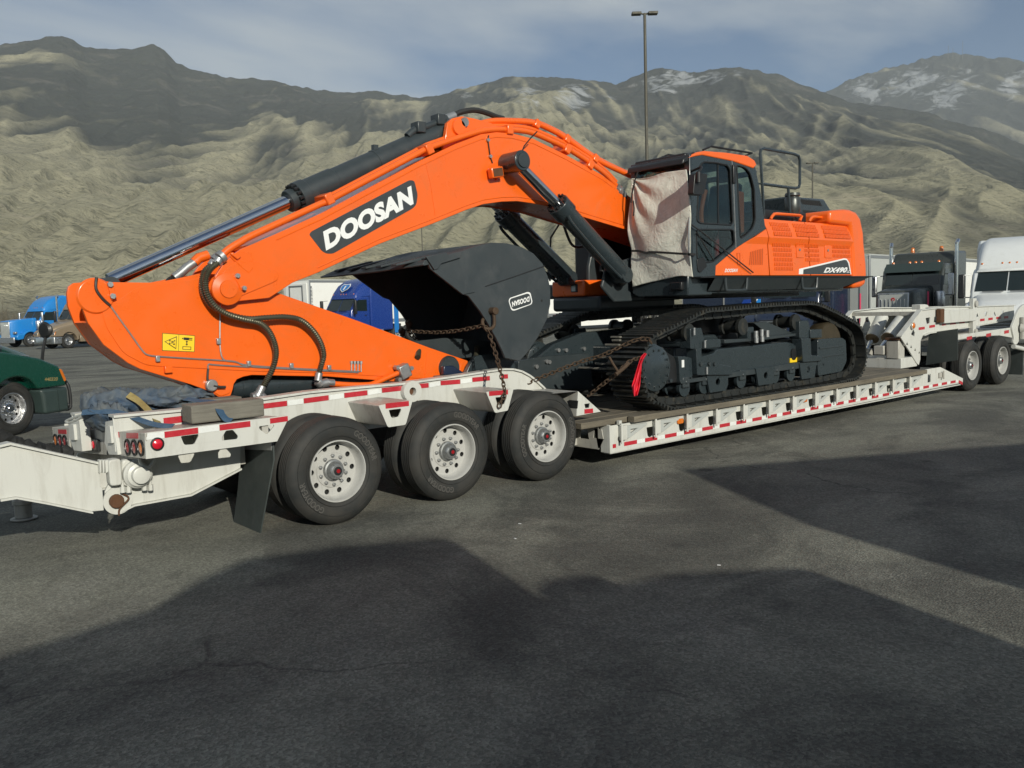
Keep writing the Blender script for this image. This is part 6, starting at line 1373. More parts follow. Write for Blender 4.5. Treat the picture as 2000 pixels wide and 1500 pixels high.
for a, b_, c_ in P_t: vs_ += [a, b_, c_, c_+Vector((.02, 0, -.012)), b_+Vector((.03, 0, -.05)), a+Vector((0, 0, -.06))]
fs_ = [(i*6+j, i*6+(j+1) % 6, (i+1)*6+(j+1) % 6, (i+1)*6+j) for i in range(len(P_t)-1) for j in range(6)]+[tuple(range(6)), tuple(range(len(vs_)-6, len(vs_)))[::-1]]
mb.add(vs_, fs_); sub('cutting_lip', mb, BG, bk, .004)
for k in range(5):      # adapter pads along the lip
    y = Q0+.17+k*.31; b_ = Vector((bq[23][0], y, bq[23][1]))+fw_*.05; mb = MB(); mb.prism([(b_.x-.28*1, b_.z-.052), (b_.x+.20, b_.z+.058), (b_.x+.20, b_.z+.012), (b_.x-.28, b_.z-.075)], y-.06, y+.06); sub('lip_pad', mb, BG, bk, .008)
SC = [(830, 258), (775, 172), (912, 142), (918, 155), (1004, 140), (1000, 178), (875, 216), (852, 250)]
mb = pr(SC, Q0-.03, Q0-.001, c5); sub('side_cutter', mb, BG, bk, .006)
SC2 = [(818, 262), (860, 250), (1095, 402), (1015, 418)]
mb = pr(SC2, Q0-.016, Q0-.001, c5); sub('wear_plate', mb, BG, bk, .004)
mb = MB(); mb.tube([pY(*c5(*p), Q0-.002) for p in [(1160, 364), (1350, 300), (1545, 232)]], .007, 5); sub('weld_seam', mb, MT['black'], bk)
LB = [(1310, 460), (1318, 440), (1435, 400), (1452, 405), (1466, 465), (1458, 482), (1350, 522), (1335, 522), (1326, 512)]
L = roundpoly(trc([c5(*p) for p in LB], Q0), .02, 3); cxx = sum(p[0] for p in L)/len(L); czz = sum(p[1] for p in L)/len(L)
mb = MB(); mb.prism(L, Q0-.003, Q0-.0005, 'y', [[(cxx+(p[0]-cxx)*.92, czz+(p[1]-czz)*.84) for p in L]]); sub('decal', mb, MT['decal_white'], bk)
text_quad('lettering', 'DOOSAN', [pY(*c5(*p), Q0-.003) for p in [(1447, 428), (1330, 465), (1336, 498), (1449, 462)]], (0, 0, 0), MT['decal_white'], bk, .045, .12, 1.05)
c = pY(*c5(1527, 457), Q0); mb = MB(); mb.cyl((c.x, Q0-.003, c.z), (c.x, Q0+.002, c.z), .016, n=12); sub('drain_hole', mb, MT['black_matte'], bk)
# bucket ears and links at the stick tip
tp_ = pY(885, 722, S0)
for y in (.93, 1.59):
    mb = pr([(905, 742), (918, 712), (930, 695), (960, 690), (1005, 706), (1010, 735), (985, 745)], y, y+.07, rnd=.04); sub('bucket_ear', mb, CG, bk, .012)
for y in (1.12, 1.42):
    mb = pr([(800, 668), (870, 660), (985, 668), (990, 690), (900, 700), (820, 690)], y, y+.06, rnd=.03); sub('link', mb, CH, bk, .01)
mb = pr([(790, 665), (985, 660), (1000, 700), (985, 735), (930, 745)], 1.75, 1.80, rnd=.03); sub('bucket_ear', mb, CG, bk, .01)
for x, y in ((820, 690), (934, 690)):
    a, b_ = pY(x-2, y-12, 1.1), pY(x-4, y+8, 1.0); mb = MB(); mb.tube([a, a.lerp(b_, .5), b_], .035, 10); sub('hose', mb, MT['spring'], bk)
# ------------------------------------------------------------------ highway trucks, trailers
def hdir(az): return math.atan2(math.cos(R(az)), math.sin(R(az)))      # az from +Y toward +X -> rotation about Z of a +X facing thing
class LB:
    """parts of one vehicle, written in its own frame (x forward, y left, z up)"""
    def __init__(s, root): s.r = root
    def p(s, name, mb, mat, bevel=0, smooth=40, seg=2, parent=None): return put(name, mb.mesh(name, MT[mat] if isinstance(mat, str) else mat, smooth), parent or s.r, bevel, seg, local=True)
    def box(s, name, a, mat, bevel=.02, seg=2): return s.p(name, MB().box(*a), mat, bevel, seg=seg)
    def prof(s, name, loop, y0, y1, mat, bevel=.05, seg=3, holes=()): return s.p(name, MB().prism(loop, y0, y1, 'y', holes), mat, bevel, seg=seg)
def loft(stations, mb=None):
    """skin over rounded sections: (x, half width bottom, half width top, z bottom, z top, top radius)"""
    mb = mb or MB(); rows = []
    for x, hb, ht, z0, z1, r in stations:
        sec = []
        for (cy, cz), rr in (((hb, z0), .05), ((ht, z1), r), ((-ht, z1), r), ((-hb, z0), .05)):
            sec.append((cy, cz, rr))
        pts = []; m = 4
        for i in range(m):
            p0, p1, p2 = Vector(sec[i-1][:2]), Vector(sec[i][:2]), Vector(sec[(i+1) % m][:2]); a, b_ = p0-p1, p2-p1; k = min(sec[i][2], a.length*.45, b_.length*.45)
            A, B = p1+a.normalized()*k, p1+b_.normalized()*k
            for j in range(6):
                t = j/5; q = A*(1-t)**2+p1*2*t*(1-t)+B*t*t; pts.append(Vector((x, q.x, q.y)))
        rows.append(pts)
    n = len(rows[0]); vs = [p for r_ in rows for p in r_]; fs = [(i*n+j, i*n+(j+1) % n, (i+1)*n+(j+1) % n, (i+1)*n+j) for i in range(len(rows)-1) for j in range(n)]
    fs += [tuple(range(n)), tuple(range((len(rows)-1)*n, len(rows)*n))[::-1]]
    return mb.add(vs, fs)
def arch(cx_, r, a0, a1, n=10): return [(cx_+r*math.cos(R(a0+(a1-a0)*i/n)), .52+r*math.sin(R(a0+(a1-a0)*i/n))) for i in range(n+1)]
def tractor(name, label, style, col, loc, az, roof='high', grille='bars', group='highway trucks parked in the lot', detail=1, visor=False, stacks=0, chassis_col='black', roofcol=None, scale=1.0, bumper='chrome'):
    t = thing(name, label, 'truck', loc, hdir(az), group); t.scale = (scale,)*3; L = LB(t)
    rc = roofcol or col
    if style == 'aero':
        L.p('hood', loft([(1.25, .62, .52, .80, 1.22, .15), (1.12, .80, .68, .78, 1.42, .22), (.75, .95, .80, .80, 1.60, .28), (.1, 1.02, .86, .95, 1.78, .28), (-.62, 1.10, .98, 1.0, 1.96, .22)]), col, smooth=60)
        fz = 1.24
        for sd in (1, -1):
            pr_ = [(1.36, .86), (1.33, 1.10), (1.15, 1.28), (.6, 1.46), (-.1, 1.60), (-.75, 1.72), (-.75, .62), (-.60, .55)] + arch(0, .62, 170, 33)
            L.prof('bumper_end', [(1.40, .34), (1.40, .84), (.56, .84), (.62, .70), (.66, .34)], .80*sd if sd > 0 else -1.205, 1.205 if sd > 0 else -.80, bumper if bumper != 'chrome' else 'polished', .06)
            L.prof('fender', pr_, .74*sd if sd > 0 else -1.20, 1.20 if sd > 0 else -.74, col, .07)
            L.box('headlight', (1.12, 1.37, sd*.98-.20, sd*.98+.20, .94, 1.16), 'lens_glass', .06, 3)
            L.box('lamp_bowl', (1.1, 1.345, sd*.98-.17, sd*.98+.17, .97, 1.13), 'polished', .03)
            L.p('turn_signal', MB().prism(roundpoly([(1.16, 1.22), (1.24, 1.20), (1.36, .98), (1.30, .94)], .05, 4), min(sd*1.19, sd*1.215), max(sd*1.19, sd*1.215)), 'amber_lens', .008)
        L.p('bumper', loft([(1.45, .85, .85, .36, .80, .05), (1.38, 1.08, 1.08, .34, .84, .05), (1.05, 1.22, 1.22, .36, .82, .05)]), bumper, smooth=50)
        gx = 1.27
    else:
        L.p('hood', loft([(1.30, .60, .58, .62, 1.98, .10), (1.26, .66, .64, .60, 2.04, .12), (.2, .76, .70, .70, 2.16, .14), (-.75, .84, .80, .85, 2.24, .14)]), col, smooth=60)
        for sd in (1, -1):
            pr_ = [(1.10, .55), (1.18, .80), (1.05, 1.02)] + arch(0, .78, 40, 140) + [(-.75, .98), (-.95, .80), (-.95, .60)] + arch(0, .62, 172, 8)
            L.prof('fender', pr_, .70*sd if sd > 0 else -1.18, 1.18 if sd > 0 else -.70, col, .07)
            L.box('headlight', (1.05, 1.22, sd*.92-.18, sd*.92+.18, 1.02, 1.20), 'polished', .04, 3)
            L.p('air_cleaner', MB().lathe([(0, 0), (.17, 0), (.19, .03), (.19, .62), (.15, .70), (0, .72)], (-.72, sd*1.07, 1.30), (0, 0, 1), 20), 'polished')
        L.box('bumper', (1.36, 1.46, -1.22, 1.22, .34, .78), 'polished' if bumper == 'chrome' else bumper, .03)
        gx = 1.315
    # grille
    if grille == 'bars':
        g0, g1, gz0, gz1 = (-.50, .50, .72, 1.92) if style != 'aero' else (-.50, .50, .74, 1.20)
        L.box('grille_surround', (gx-.03, gx+.02, g0-.06, g1+.06, gz0-.05, gz1+.06), 'polished', .02)
        L.box('grille_mesh', (gx+.005, gx+.026, g0, g1, gz0, gz1), 'trailer_grey' if style != 'aero' else 'black', .004)
        for i in range(7 if detail else 5):
            y = g0+(g1-g0)*(i+.5)/(7 if detail else 5); L.box('grille_bar', (gx+.025, gx+.045, y-.014, y+.014, gz0, gz1-.16 if style != 'aero' else gz1), 'chrome', .004)
    else:
        L.box('grille', (gx-.05, gx+.01, -.52, .52, .82, 1.24), 'black_matte', .02)
        for i in range(4): L.box('grille_bar', (gx+.005, gx+.03, -.50, .50, .86+i*.10, .90+i*.10), 'chrome' if grille == 'chrome' else 'teal_grey', .006)
    # cab and sleeper
    xw = -.66 if style == 'aero' else -.80
    if roof == 'flat':
        cabp = [(xw, .80), (xw, 2.22), (xw-.30, 2.98), (xw-.46, 3.08), (xw-1.5, 3.12), (xw-1.5, .80)]; slp = [(xw-1.52, .80), (xw-1.52, 3.22), (xw-1.78, 3.58), (xw-3.2, 3.62), (xw-3.2, .80)]
    else:
        cabp = [(xw, .80), (xw, 2.00), (xw-.52, 2.78), (xw-.70, 2.86), (xw-1.55, 2.90), (xw-1.55, .80)]; slp = [(xw-1.57, .80), (xw-1.57, 2.9), (xw-1.57, 3.6), (xw-1.9, 3.9), (xw-3.5, 3.98), (xw-3.5, .80)]
    L.prof('cab', cabp, -1.14, 1.14, col, .09); L.prof('sleeper', slp, -1.20, 1.20, col, .10)
    if roof != 'flat':
        L.p('roof_fairing', loft([(xw-.42, 1.02, .92, 2.74, 2.84, .05), (xw-.62, 1.08, .95, 2.80, 3.18, .18), (xw-1.0, 1.13, 1.00, 2.85, 3.58, .28), (xw-1.6, 1.17, 1.05, 2.88, 3.88, .30), (xw-2.4, 1.19, 1.08, 2.88, 4.00, .28)]), rc, smooth=60)
    # glass
    a, b_ = cabp[1], cabp[2]; d = Vector((b_[0]-a[0], b_[1]-a[1])); nx, nz = d.y/d.length*.012, -d.x/d.length*.012
    for y0, y1 in ((-1.0, -.02), (.02, 1.0)):
        q0 = Vector(a)+d*.07; q1 = Vector(a)+d*.93
        L.p('windscreen', MB().add([(q0.x, y0, q0.y), (q0.x, y1, q0.y), (q1.x, y1*.95, q1.y), (q1.x, y0*.95, q1.y), (q0.x+nx, y0, q0.y+nz), (q0.x+nx, y1, q0.y+nz), (q1.x+nx, y1*.95, q1.y+nz), (q1.x+nx, y0*.95, q1.y+nz)], [(4,5,6,7),(0,1,5,4),(1,2,6,5),(2,3,7,6),(3,0,4,7),(3,2,1,0)]), 'dark_glass')
    for sd in (1, -1):
        ys = sd*1.142; L.p('side_window', MB().prism([(xw-.14, cabp[1][1]+.02), (cabp[2][0]-.02, cabp[2][1]-.12), (xw-1.28, cabp[2][1]-.10), (xw-1.28, cabp[1][1])], min(ys, ys+sd*.012), max(ys, ys+sd*.012)), 'dark_glass')
        L.p('door', MB().prism([(xw-.10, .95), (xw-.10, 1.92), (xw-1.34, 1.92), (xw-1.34, .95)], min(ys, ys+sd*.014), max(ys, ys+sd*.014)), col, .01)
        L.p('door_handle', MB().box(xw-1.22, xw-1.06, min(sd*1.157, sd*1.185), max(sd*1.157, sd*1.185), 1.72, 1.78), 'black', .008)
        m = part_empty('mirror', t, (xw-.05, sd*1.42, 2.25)); L.p('housing', MB().box(-.08, .06, -.10, .10, -.42, .42), 'polished' if style != 'aero' else 'black', .04, parent=m); L.p('arm', MB().tube([(0, 0, .38), (-.25, -sd*.28, .42)], .018, 6).tube([(0, 0, -.38), (-.25, -sd*.28, -.40)], .018, 6), 'grey_metal', parent=m)
        L.p('fuel_tank', MB().lathe([(0, 0), (.28, 0), (.31, .03), (.31, 1.17), (.28, 1.2), (0, 1.2)], (xw-2.6, sd*.92, .72), (1, 0, 0), 20), 'polished')
        L.box('cab_step', (xw-1.3, xw-.2, sd*1.0-.16, sd*1.0+.16, .42, .85), col if style == 'aero' else 'polished', .03)
        wheel(t, (0, sd*1.04+(-.0), .5276), sd, dual=False, rim=RIMP, hub=HUBP, nut=NUTP, cap=False, nuts=detail > 1)
        for k in (0, 1): wheel(t, (xw-3.9-1.32*k, sd*1.22, .5276), sd, rim=RIMW, hub=HUBW, cap=False, nuts=False)
        L.box('mud_flap', (xw-5.95, xw-5.93, sd*.92-.28, sd*.92+.28, .2, .9), 'flap', 0)
        if stacks: L.p('exhaust_stack', MB().tube(smoothpath([(xw-1.50, sd*1.24, .9), (xw-1.50, sd*1.24, 3.65), (xw-1.51, sd*1.24, 3.82), (xw-1.64, sd*1.27, 4.0)], 5), .075, 12), 'chrome')
    if roof == 'flat':
        for y0 in (-.98, .06): L.p('sleeper_window', MB().add([(xw-1.55, y0, 3.24), (xw-1.55, y0+.92, 3.24), (xw-1.705, y0+.88, 3.46), (xw-1.705, y0+.04, 3.46)], [(0, 1, 2, 3)]), 'dark_glass')
    if visor: L.p('visor', MB().add([(xw-.08, -1.06, 2.80), (xw-.08, 1.06, 2.80), (xw-.40, 1.06, 3.10), (xw-.40, -1.06, 3.10), (xw-.06, -1.06, 2.78), (xw-.06, 1.06, 2.78), (xw-.38, 1.06, 3.13), (xw-.38, -1.06, 3.13)], [(0,1,2,3),(7,6,5,4),(0,4,5,1),(1,5,6,2),(2,6,7,3),(3,7,4,0)]), 'teal_grey')
    zl, xl = (3.16, xw-.55) if roof == 'flat' else (3.02, xw-.585)
    for y in (-.85, -.22, 0, .22, .85): L.p('roof_marker', MB().lathe([(.06, 0), (.055, .05), (.03, .075), (0, .08)], (xl, y, zl-.03), (0, 0, 1) if roof == 'flat' else (.8, 0, .5), 12), 'amber_lens')
    for y in (-.42, .42): L.box('chassis_rail', (xw-6.0, 1.0, y-.05, y+.05, .68, .95), 'black_matte', 0)
    L.box('wiper', (xw+.02, xw+.05, -.75, -.1, 2.03, 2.05), 'black', 0); L.box('wiper', (xw+.02, xw+.05, .1, .75, 2.03, 2.05), 'black', 0)
    L.box('fifth_wheel', (xw-5.0, xw-4.0, -.45, .45, .97, 1.15), 'black_matte', .04)
    if style == 'aero':          # set-back axle: short nose
        for o_ in t.children:
            if o_.type == 'MESH':
                for v_ in o_.data.vertices:
                    if v_.co.x > .3: v_.co.x = .3+(v_.co.x-.3)*.80
    return t
def van_trailer(name, label, loc, az, length=14.6, col='trailer_white', skirt=True, group='box trailers parked in the lot', z0=1.15, z1=4.1, stripe=None, rear_doors=True):
    """x forward, origin on the ground under the rear doors"""
    t = thing(name, label, 'trailer', loc, hdir(az), group); L = LB(t); h = 1.29
    L.box('body', (0, length, -h, h, z0, z1-.10), col, .03); L.box('roof', (.02, length-.02, -h+.02, h-.02, z1-.099, z1-.03), 'trailer_grey', .02)
    for sd in (1, -1):
        y0, y1 = (h+.001, h+.02) if sd > 0 else (-h-.02, -h-.001)
        L.box('bottom_rail', (.0, length, y0, y1, z0-.02, z0+.22), 'galv', .004); L.box('top_rail', (0, length, y0, y1, z1-.24, z1-.10), 'galv', .004)
        for x in (0, length): L.box('corner_post', (x-.03 if x == 0 else x-.10, x+.10 if x == 0 else x+.03, y0-.004, y1+.004, z0, z1-.09), 'galv', .01)
        ya, yb2 = (h+.021, h+.024) if sd > 0 else (-h-.024, -h-.021)
        for k in range(int(length/1.2)): L.box('reflective_strip', (.4+1.2*k, .85+1.2*k, ya, yb2, z0+.05, z0+.11), 'red_tape', 0)
        if skirt: L.box('side_skirt', (4.9, length-3.6, y0, y1, .32, z0-.03), col, .01)
        for x in (1.3, 2.6): wheel(t, (x, sd*1.28, .5276), sd, rim=RIMW, hub=HUBW, cap=False, nuts=False)
        L.box('landing_leg', (length-2.9, length-2.75, sd*.9-.07, sd*.9+.07, .1, z0), 'grey_metal', .01)
        L.box('mud_flap', (.55, .57, sd*.95-.3, sd*.95+.3, .2, .95), 'flap', 0)
        if stripe: L.box('stripe', (.5, length-.5, ya, yb2, z0+.25, z0+.95), stripe, 0)
    if rear_doors:
        for sd in (1, -1):
            L.box('rear_door', (-.04, -.002, min(sd*.02, sd*1.22), max(sd*.02, sd*1.22), z0+.06, z1-.28), col, .01)
            for yy in (.35, .85): L.p('lock_rod', MB().tube([(-.06, sd*yy, z0+.05), (-.06, sd*yy, z1-.27)], .02, 6), 'galv')
        L.box('rear_bumper', (-.02, .06, -1.15, 1.15, .45, .57), 'grey_metal', .01)
    for y in (-.5, .5): L.box('frame_rail', (.3, 4.5, y-.06, y+.06, .85, z0), 'black_matte', 0)
    return t

# green truck in the left foreground, nose to the right
g = pZ(30, 851, 0); az = 60; f_ = Vector((math.sin(R(az)), math.cos(R(az)), 0)); rt_ = Vector((f_.y, -f_.x, 0))
GT = tractor('green_truck', 'dark green aerodynamic truck at the left edge nosing in behind the trailer', 'aero', 'green_truck', g-rt_*.98, az, grille='dark', detail=2, scale=.94, bumper='teal_grey')
L = LB(GT)
m = part_empty('hood_mirror', GT, (.78, -1.00, 1.38)); L.p('arm', MB().tube(smoothpath([(0, 0, -.02), (.03, -.03, .25), (.10, -.04, .48)], 4), .03, 8), 'black', parent=m); L.p('housing', MB().lathe([(0, -.05), (.13, -.04), (.17, .0), (.12, .08), (0, .11)], (.10, -.04, .62), (1, 0, 0), 20), 'black', parent=m)
for sd in (1, -1): L.p('grille_guard', MB().tube(smoothpath([(1.10, sd*.75, 1.10), (1.20, sd*.95, 1.02), (1.30, sd*1.08, .85), (1.30, sd*1.10, .42), (1.20, sd*1.08, .36)], 4), .035, 8), 'black')
L.p('grille_guard', MB().box(1.24, 1.31, -1.12, 1.12, .40, .48), 'black', .02)
text_quad('lettering', '440320', [(.62, -1.207, 1.00), (.94, -1.207, .98), (.94, -1.207, 1.05), (.62, -1.207, 1.07)], (0, 0, 0), MT['strap_tan'], GT, .02, .2, local=True)
for k, (dx, mt_) in enumerate(((0, 'strap_tan'), (.05, 'galv'))):
    L.p('scroll_stripe', MB().tube([(x_+dx, -1.02-.012*k+.02*(x_ < 0), 1.62+.05*math.sin(x_*5)-.16*(x_+.6)) for x_ in [-.7+.1*i for i in range(12)]], .016, 5), mt_)

# tan and light blue trucks across the lot, facing left
g = pZ(135, 680, 0); az = 250; f_ = Vector((math.sin(R(az)), math.cos(R(az)), 0)); rt_ = Vector((f_.y, -f_.x, 0))
tractor('tan_truck', 'tan truck with a dark grille parked nearest in front of the light blue truck', 'aero', 'tan', g+rt_*1.04, az, grille='dark', roofcol='tan')
g = pZ(60, 677, 0)
tractor('blue_truck', 'light blue long nose truck with tall sleeper behind the tan truck', 'classic', 'sky_blue', g+rt_*1.04, az-2, roof='high', stacks=1)
# royal blue truck seen under the boom
c = pD(645, 640, 51); RB = tractor('royal_blue_truck', 'royal blue truck with a number 1 shield on its roof, seen past the bucket', 'aero', 'royal_blue', (c.x, c.y, 0), 256, grille='chrome')
L = LB(RB)
sh = [(0, -.34), (.26, -.12), (.30, .12), (.22, .30), (0, .26), (-.22, .30), (-.30, .12), (-.26, -.12)]
def on_roof(pts, off): return [(-.66-.78-.62*(z)+off, y, 3.42+z*.62) for y, z in pts]
L.p('shield', MB().add(on_roof([(y*1.3, z*1.25) for y, z in sh], .10), [tuple(range(8))]), 'decal_white', 0, 0); L.p('shield', MB().add(on_roof([(y*1.12, z*1.05) for y, z in sh], .115), [tuple(range(8))]), 'bright_blue', 0, 0)
L.p('numeral', MB().add(on_roof([(-.05, -.2), (.06, -.2), (.06, .18), (-.05, .18)], .13), [(0, 1, 2, 3)]), 'decal_white', 0, 0)
for sd in (1, -1): L.p('fairing', MB().box(-4.6, -4.2, sd*1.22-.02, sd*1.22+.02, .6, 3.2), 'bright_blue', .02)
text_quad('lettering', 'logistics', [(-1.10, 1.162, 1.48), (-1.95, 1.162, 1.48), (-1.95, 1.162, 1.66), (-1.10, 1.162, 1.66)], (0, 0, 0), MT['pink'], RB, .02, local=True) if False else None
c = pD(608, 640, 57); hd = Vector((math.sin(R(258)), math.cos(R(258)), 0)); rr_ = Vector((hd.y, -hd.x, 0)); q_ = Vector((c.x, c.y, 0))-hd*14.6+rr_*1.29
w_ = van_trailer('reefer_trailer', 'white box trailer with vertical grey lettering left of the royal blue truck', q_, 258, col='trailer_white', z1=4.2); L = LB(w_)
for k, ch in enumerate('REEATIC'): text_quad('lettering', ch, [(14.52, 1.318, 3.55-.24*k), (14.36, 1.318, 3.55-.24*k), (14.36, 1.318, 3.73-.24*k), (14.52, 1.318, 3.73-.24*k)], (0, 0, 0), MT['grey_metal'], w_, .02, local=True)
L.box('nose_panel', (14.60, 14.66, -1.1, 1.1, 1.4, 3.95), 'trailer_white', .03); L.p('nose_frame', MB().prism([(-.7, 2.6), (.7, 2.6), (.7, 3.8), (-.7, 3.8)], 14.661, 14.69, 'x', [[(-.6, 2.7), (.6, 2.7), (.6, 3.7), (-.6, 3.7)]]), 'grey_metal')
L.p('red_bird', MB().add([(12.3, 1.322, 3.3), (12.0, 1.322, 3.35), (11.6, 1.322, 3.9), (11.75, 1.322, 3.45), (11.3, 1.322, 3.75), (11.5, 1.322, 3.25), (11.9, 1.322, 3.1)], [(0, 1, 2, 3), (3, 4, 5), (0, 3, 5, 6)]), 'red_paint', 0, 0)
# white trailers behind the excavator
c = pZ(1085, 648, 0); van_trailer('box_trailer', 'white box trailer with a side skirt seen between bucket and tracks', (c.x+14, c.y+2, 0), 268, z1=4.1)
c = pD(1395, 640, 46); q_ = van_trailer('dark_trailer', 'dark navy box trailer with a blue and white swoosh glimpsed under the excavator', (c.x+16, c.y+1.3, 0), 268, length=16, col='navy', z1=3.4, skirt=True); L = LB(q_)
for k, (xa_, w2_, mt_) in enumerate(((14.9, .9, 'royal_blue'), (14.0, .5, 'decal_white'), (13.5, .8, 'bright_blue'), (12.7, .35, 'decal_white'), (12.35, .8, 'bright_blue'))): L.p('swoosh', MB().add([(xa_, 1.325, 1.3), (xa_-w2_, 1.325, 1.3), (xa_-w2_-.8, 1.325, 2.0), (xa_-.8, 1.325, 2.0)], [(0, 1, 2, 3)]), mt_, 0, 0)
# right-hand row facing the camera
c = pD(1764, 640, 34.5); DT = tractor('dark_truck', 'dark grey long nose truck with upright chrome grille and amber beacons', 'classic', 'dark_truck', (c.x+1.05, c.y+.45, 0), 262, roof='flat', visor=True, stacks=1, detail=1, scale=1.06)
L = LB(DT)
for y in (-.55, .55): L.p('beacon', MB().lathe([(.09, 0), (.09, .03), (.075, .05), (.075, .17), (.04, .2), (0, .2)], (-2.8, y, 3.61), (0, 0, 1), 14), 'amber_lens')
for y in (-1.22, 1.22): L.p('width_marker', MB().tube([(1.3, y, .7), (1.3, y, 2.0)], .03, 6), 'pink')
L.p('emblem', MB().prism(circ(0, 1.74, .07, 10), 1.335, 1.35, 'x'), 'red_paint', 0)
c = pD(1938, 640, 28.5); WT = tractor('white_truck', 'white high roof truck facing the camera at the right edge', 'aero', 'white_body', (c.x+1.2, c.y+.1, 0), 258, grille='chrome')
c = pD(1688, 640, 43); van_trailer('grey_trailer', 'light grey box trailer standing behind the dark grey truck', (c.x+.2, c.y+1.2, 0), 84, length=9, col='trailer_grey', rear_doors=True)
c = pD(1872, 640, 52); van_trailer('box_trailer', 'bright white box trailer between the dark truck and the white truck', (c.x+12, c.y+3, 0), 262)
c = pD(1500, 640, 32); tractor('navy_truck', 'navy blue truck half hidden below the excavator counterweight', 'aero', 'navy', (c.x+1.0, c.y, 0), 258, grille='chrome')
# flatbed at the far left
c = pZ(8, 660, 0); FB = thing('flatbed_trailer', 'low red flatbed trailer far back at the left edge', 'trailer', (c.x, c.y+14, 0), hdir(250)); L = LB(FB)
L.box('deck', (-6, 6, -1.3, 1.3, 1.25, 1.45), 'red_paint', .02); L.box('load', (-5.5, -1.0, -1.0, 1.0, 1.46, 2.0), 'trailer_grey', .2)
for sd in (1, -1):
    for x in (-5.0, -3.7): wheel(FB, (x, sd*1.25, .5276), sd, cap=False, nuts=False)
# the vehicles beside the camera, out of the picture; the low sun throws their shadows across the lot
EU, EN = Vector((.880, -.475, 0)), Vector((.475, .880, 0))
def beside(u, n): return Vector((CAM.x, CAM.y, 0))+EU*u+EN*n
tl_h = lambda S_, n_: ((EN.dot(Vector((S_[0], S_[1], 0))-Vector((CAM.x, CAM.y, 0)))-n_)/EN.dot(Vector((math.sin(SUN_AZ), math.cos(SUN_AZ), 0))))
def sil(pts, n_):
    out = []
    for x, y in pts:
        S_ = pZ(x, y, 0); t = tl_h((S_.x, S_.y), n_); P_ = S_-Vector((math.sin(SUN_AZ), math.cos(SUN_AZ), 0))*t; out.append((EU.dot(P_-Vector((CAM.x, CAM.y, 0))), t*math.tan(SUN_EL)))
    return out
OWN = thing('service_truck', 'truck parked beside the camera, known only by its shadow', 'truck', beside(0, -1.3), math.atan2(EU.y, EU.x)); L = LB(OWN)
s_ = sil([(0, 1280), (150, 1232), (300, 1185), (390, 1130), (480, 1090), (650, 1066), (850, 1050), (885, 1053), (905, 1066)], -1.3)
u1 = s_[-1][0]
L.prof('cab', [(s_[0][0]-2.6, .5), (s_[0][0]-2.6, 1.5), (s_[0][0]-2.3, 1.75)]+s_+[(u1, .5)], -2.3, 0, 'white_body', .04)
s2 = sil([(1045, 1150), (1065, 1132), (1110, 1124), (1165, 1122), (1195, 1135), (1215, 1138), (1300, 1120), (1545, 1107), (1585, 1113)], -1.3)
L.prof('tool_body', [(u1+.02, .5)]+[(max(u, u1+.02), h) for u, h in s2]+[(s2[-1][0]+.05, .5)], -2.2, -.001, 'white_body', .02)
for x in (s_[0][0]-1.2, s2[-1][0]-.9):
    for y, sd in ((-2.3, -1), (0, 1)): wheel(OWN, (x, y, .5276), sd, dual=False, cap=False, nuts=False)
NB = van_trailer('box_trailer', 'box trailer parked right of the camera, known only by its shadow', beside(6.3, .07-1.30) , math.degrees(math.atan2(EU.x, EU.y)), length=15, z0=.9, z1=4.1, skirt=True)
# ------------------------------------------------------------------ canvas over the cab front
CVX = CX-.075
top = [(75, 345), (150, 342), (260, 325), (380, 290), (480, 272), (600, 255)]; botm = [(92, 1402), (200, 1368), (330, 1338), (460, 1312), (560, 1296), (668, 1305)]
lef = [(75, 345), (66, 480), (48, 700), (38, 880), (62, 1040), (68, 1200), (92, 1402)]; rig = [(600, 255), (618, 400), (648, 560), (655, 700), (640, 900), (645, 1100), (668, 1305)]
def along(pts, t):
    P = smoothpath([(x, y, 0) for x, y in pts], 8); k = t*(len(P)-1); i = min(int(k), len(P)-2); return P[i].lerp(P[i+1], k-i)
NU, NV = 56, 72; rows = []; crn = [Vector((75, 345, 0)), Vector((600, 255, 0)), Vector((668, 1305, 0)), Vector((92, 1402, 0))]
for j in range(NV+1):
    v = j/NV; row = []
    for i in range(NU+1):
        u = i/NU; q = (along(top, u)*(1-v)+along(botm, u)*v)+(along(lef, v)*(1-u)+along(rig, v)*u)-(crn[0]*(1-u)*(1-v)+crn[1]*u*(1-v)+crn[2]*u*v+crn[3]*(1-u)*v)
        ang = math.atan2(v+.001, u+.001); fan = math.exp(-((u*u+v*v)/.40))
        dpt = .028*fan*math.sin(ang*15)+.016*math.sin(u*9+2.2*math.sin(v*4))*(.35+v*.5)+.010*math.sin(v*22+u*5)*math.exp(-((v-.74)/.10)**2)+.012*math.sin(7*u+11*v)-.05*math.sin(math.pi*u)*math.sin(math.pi*v)
        row.append(pX(*kc(q.x, q.y), CVX)+Vector((dpt, 0, 0)))
    rows.append(row)
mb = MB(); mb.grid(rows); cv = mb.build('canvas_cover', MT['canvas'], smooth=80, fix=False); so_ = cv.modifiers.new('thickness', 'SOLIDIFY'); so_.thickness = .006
tag(cv, 'dirty beige canvas sheet tied over the front of the excavator cab', 'cover')
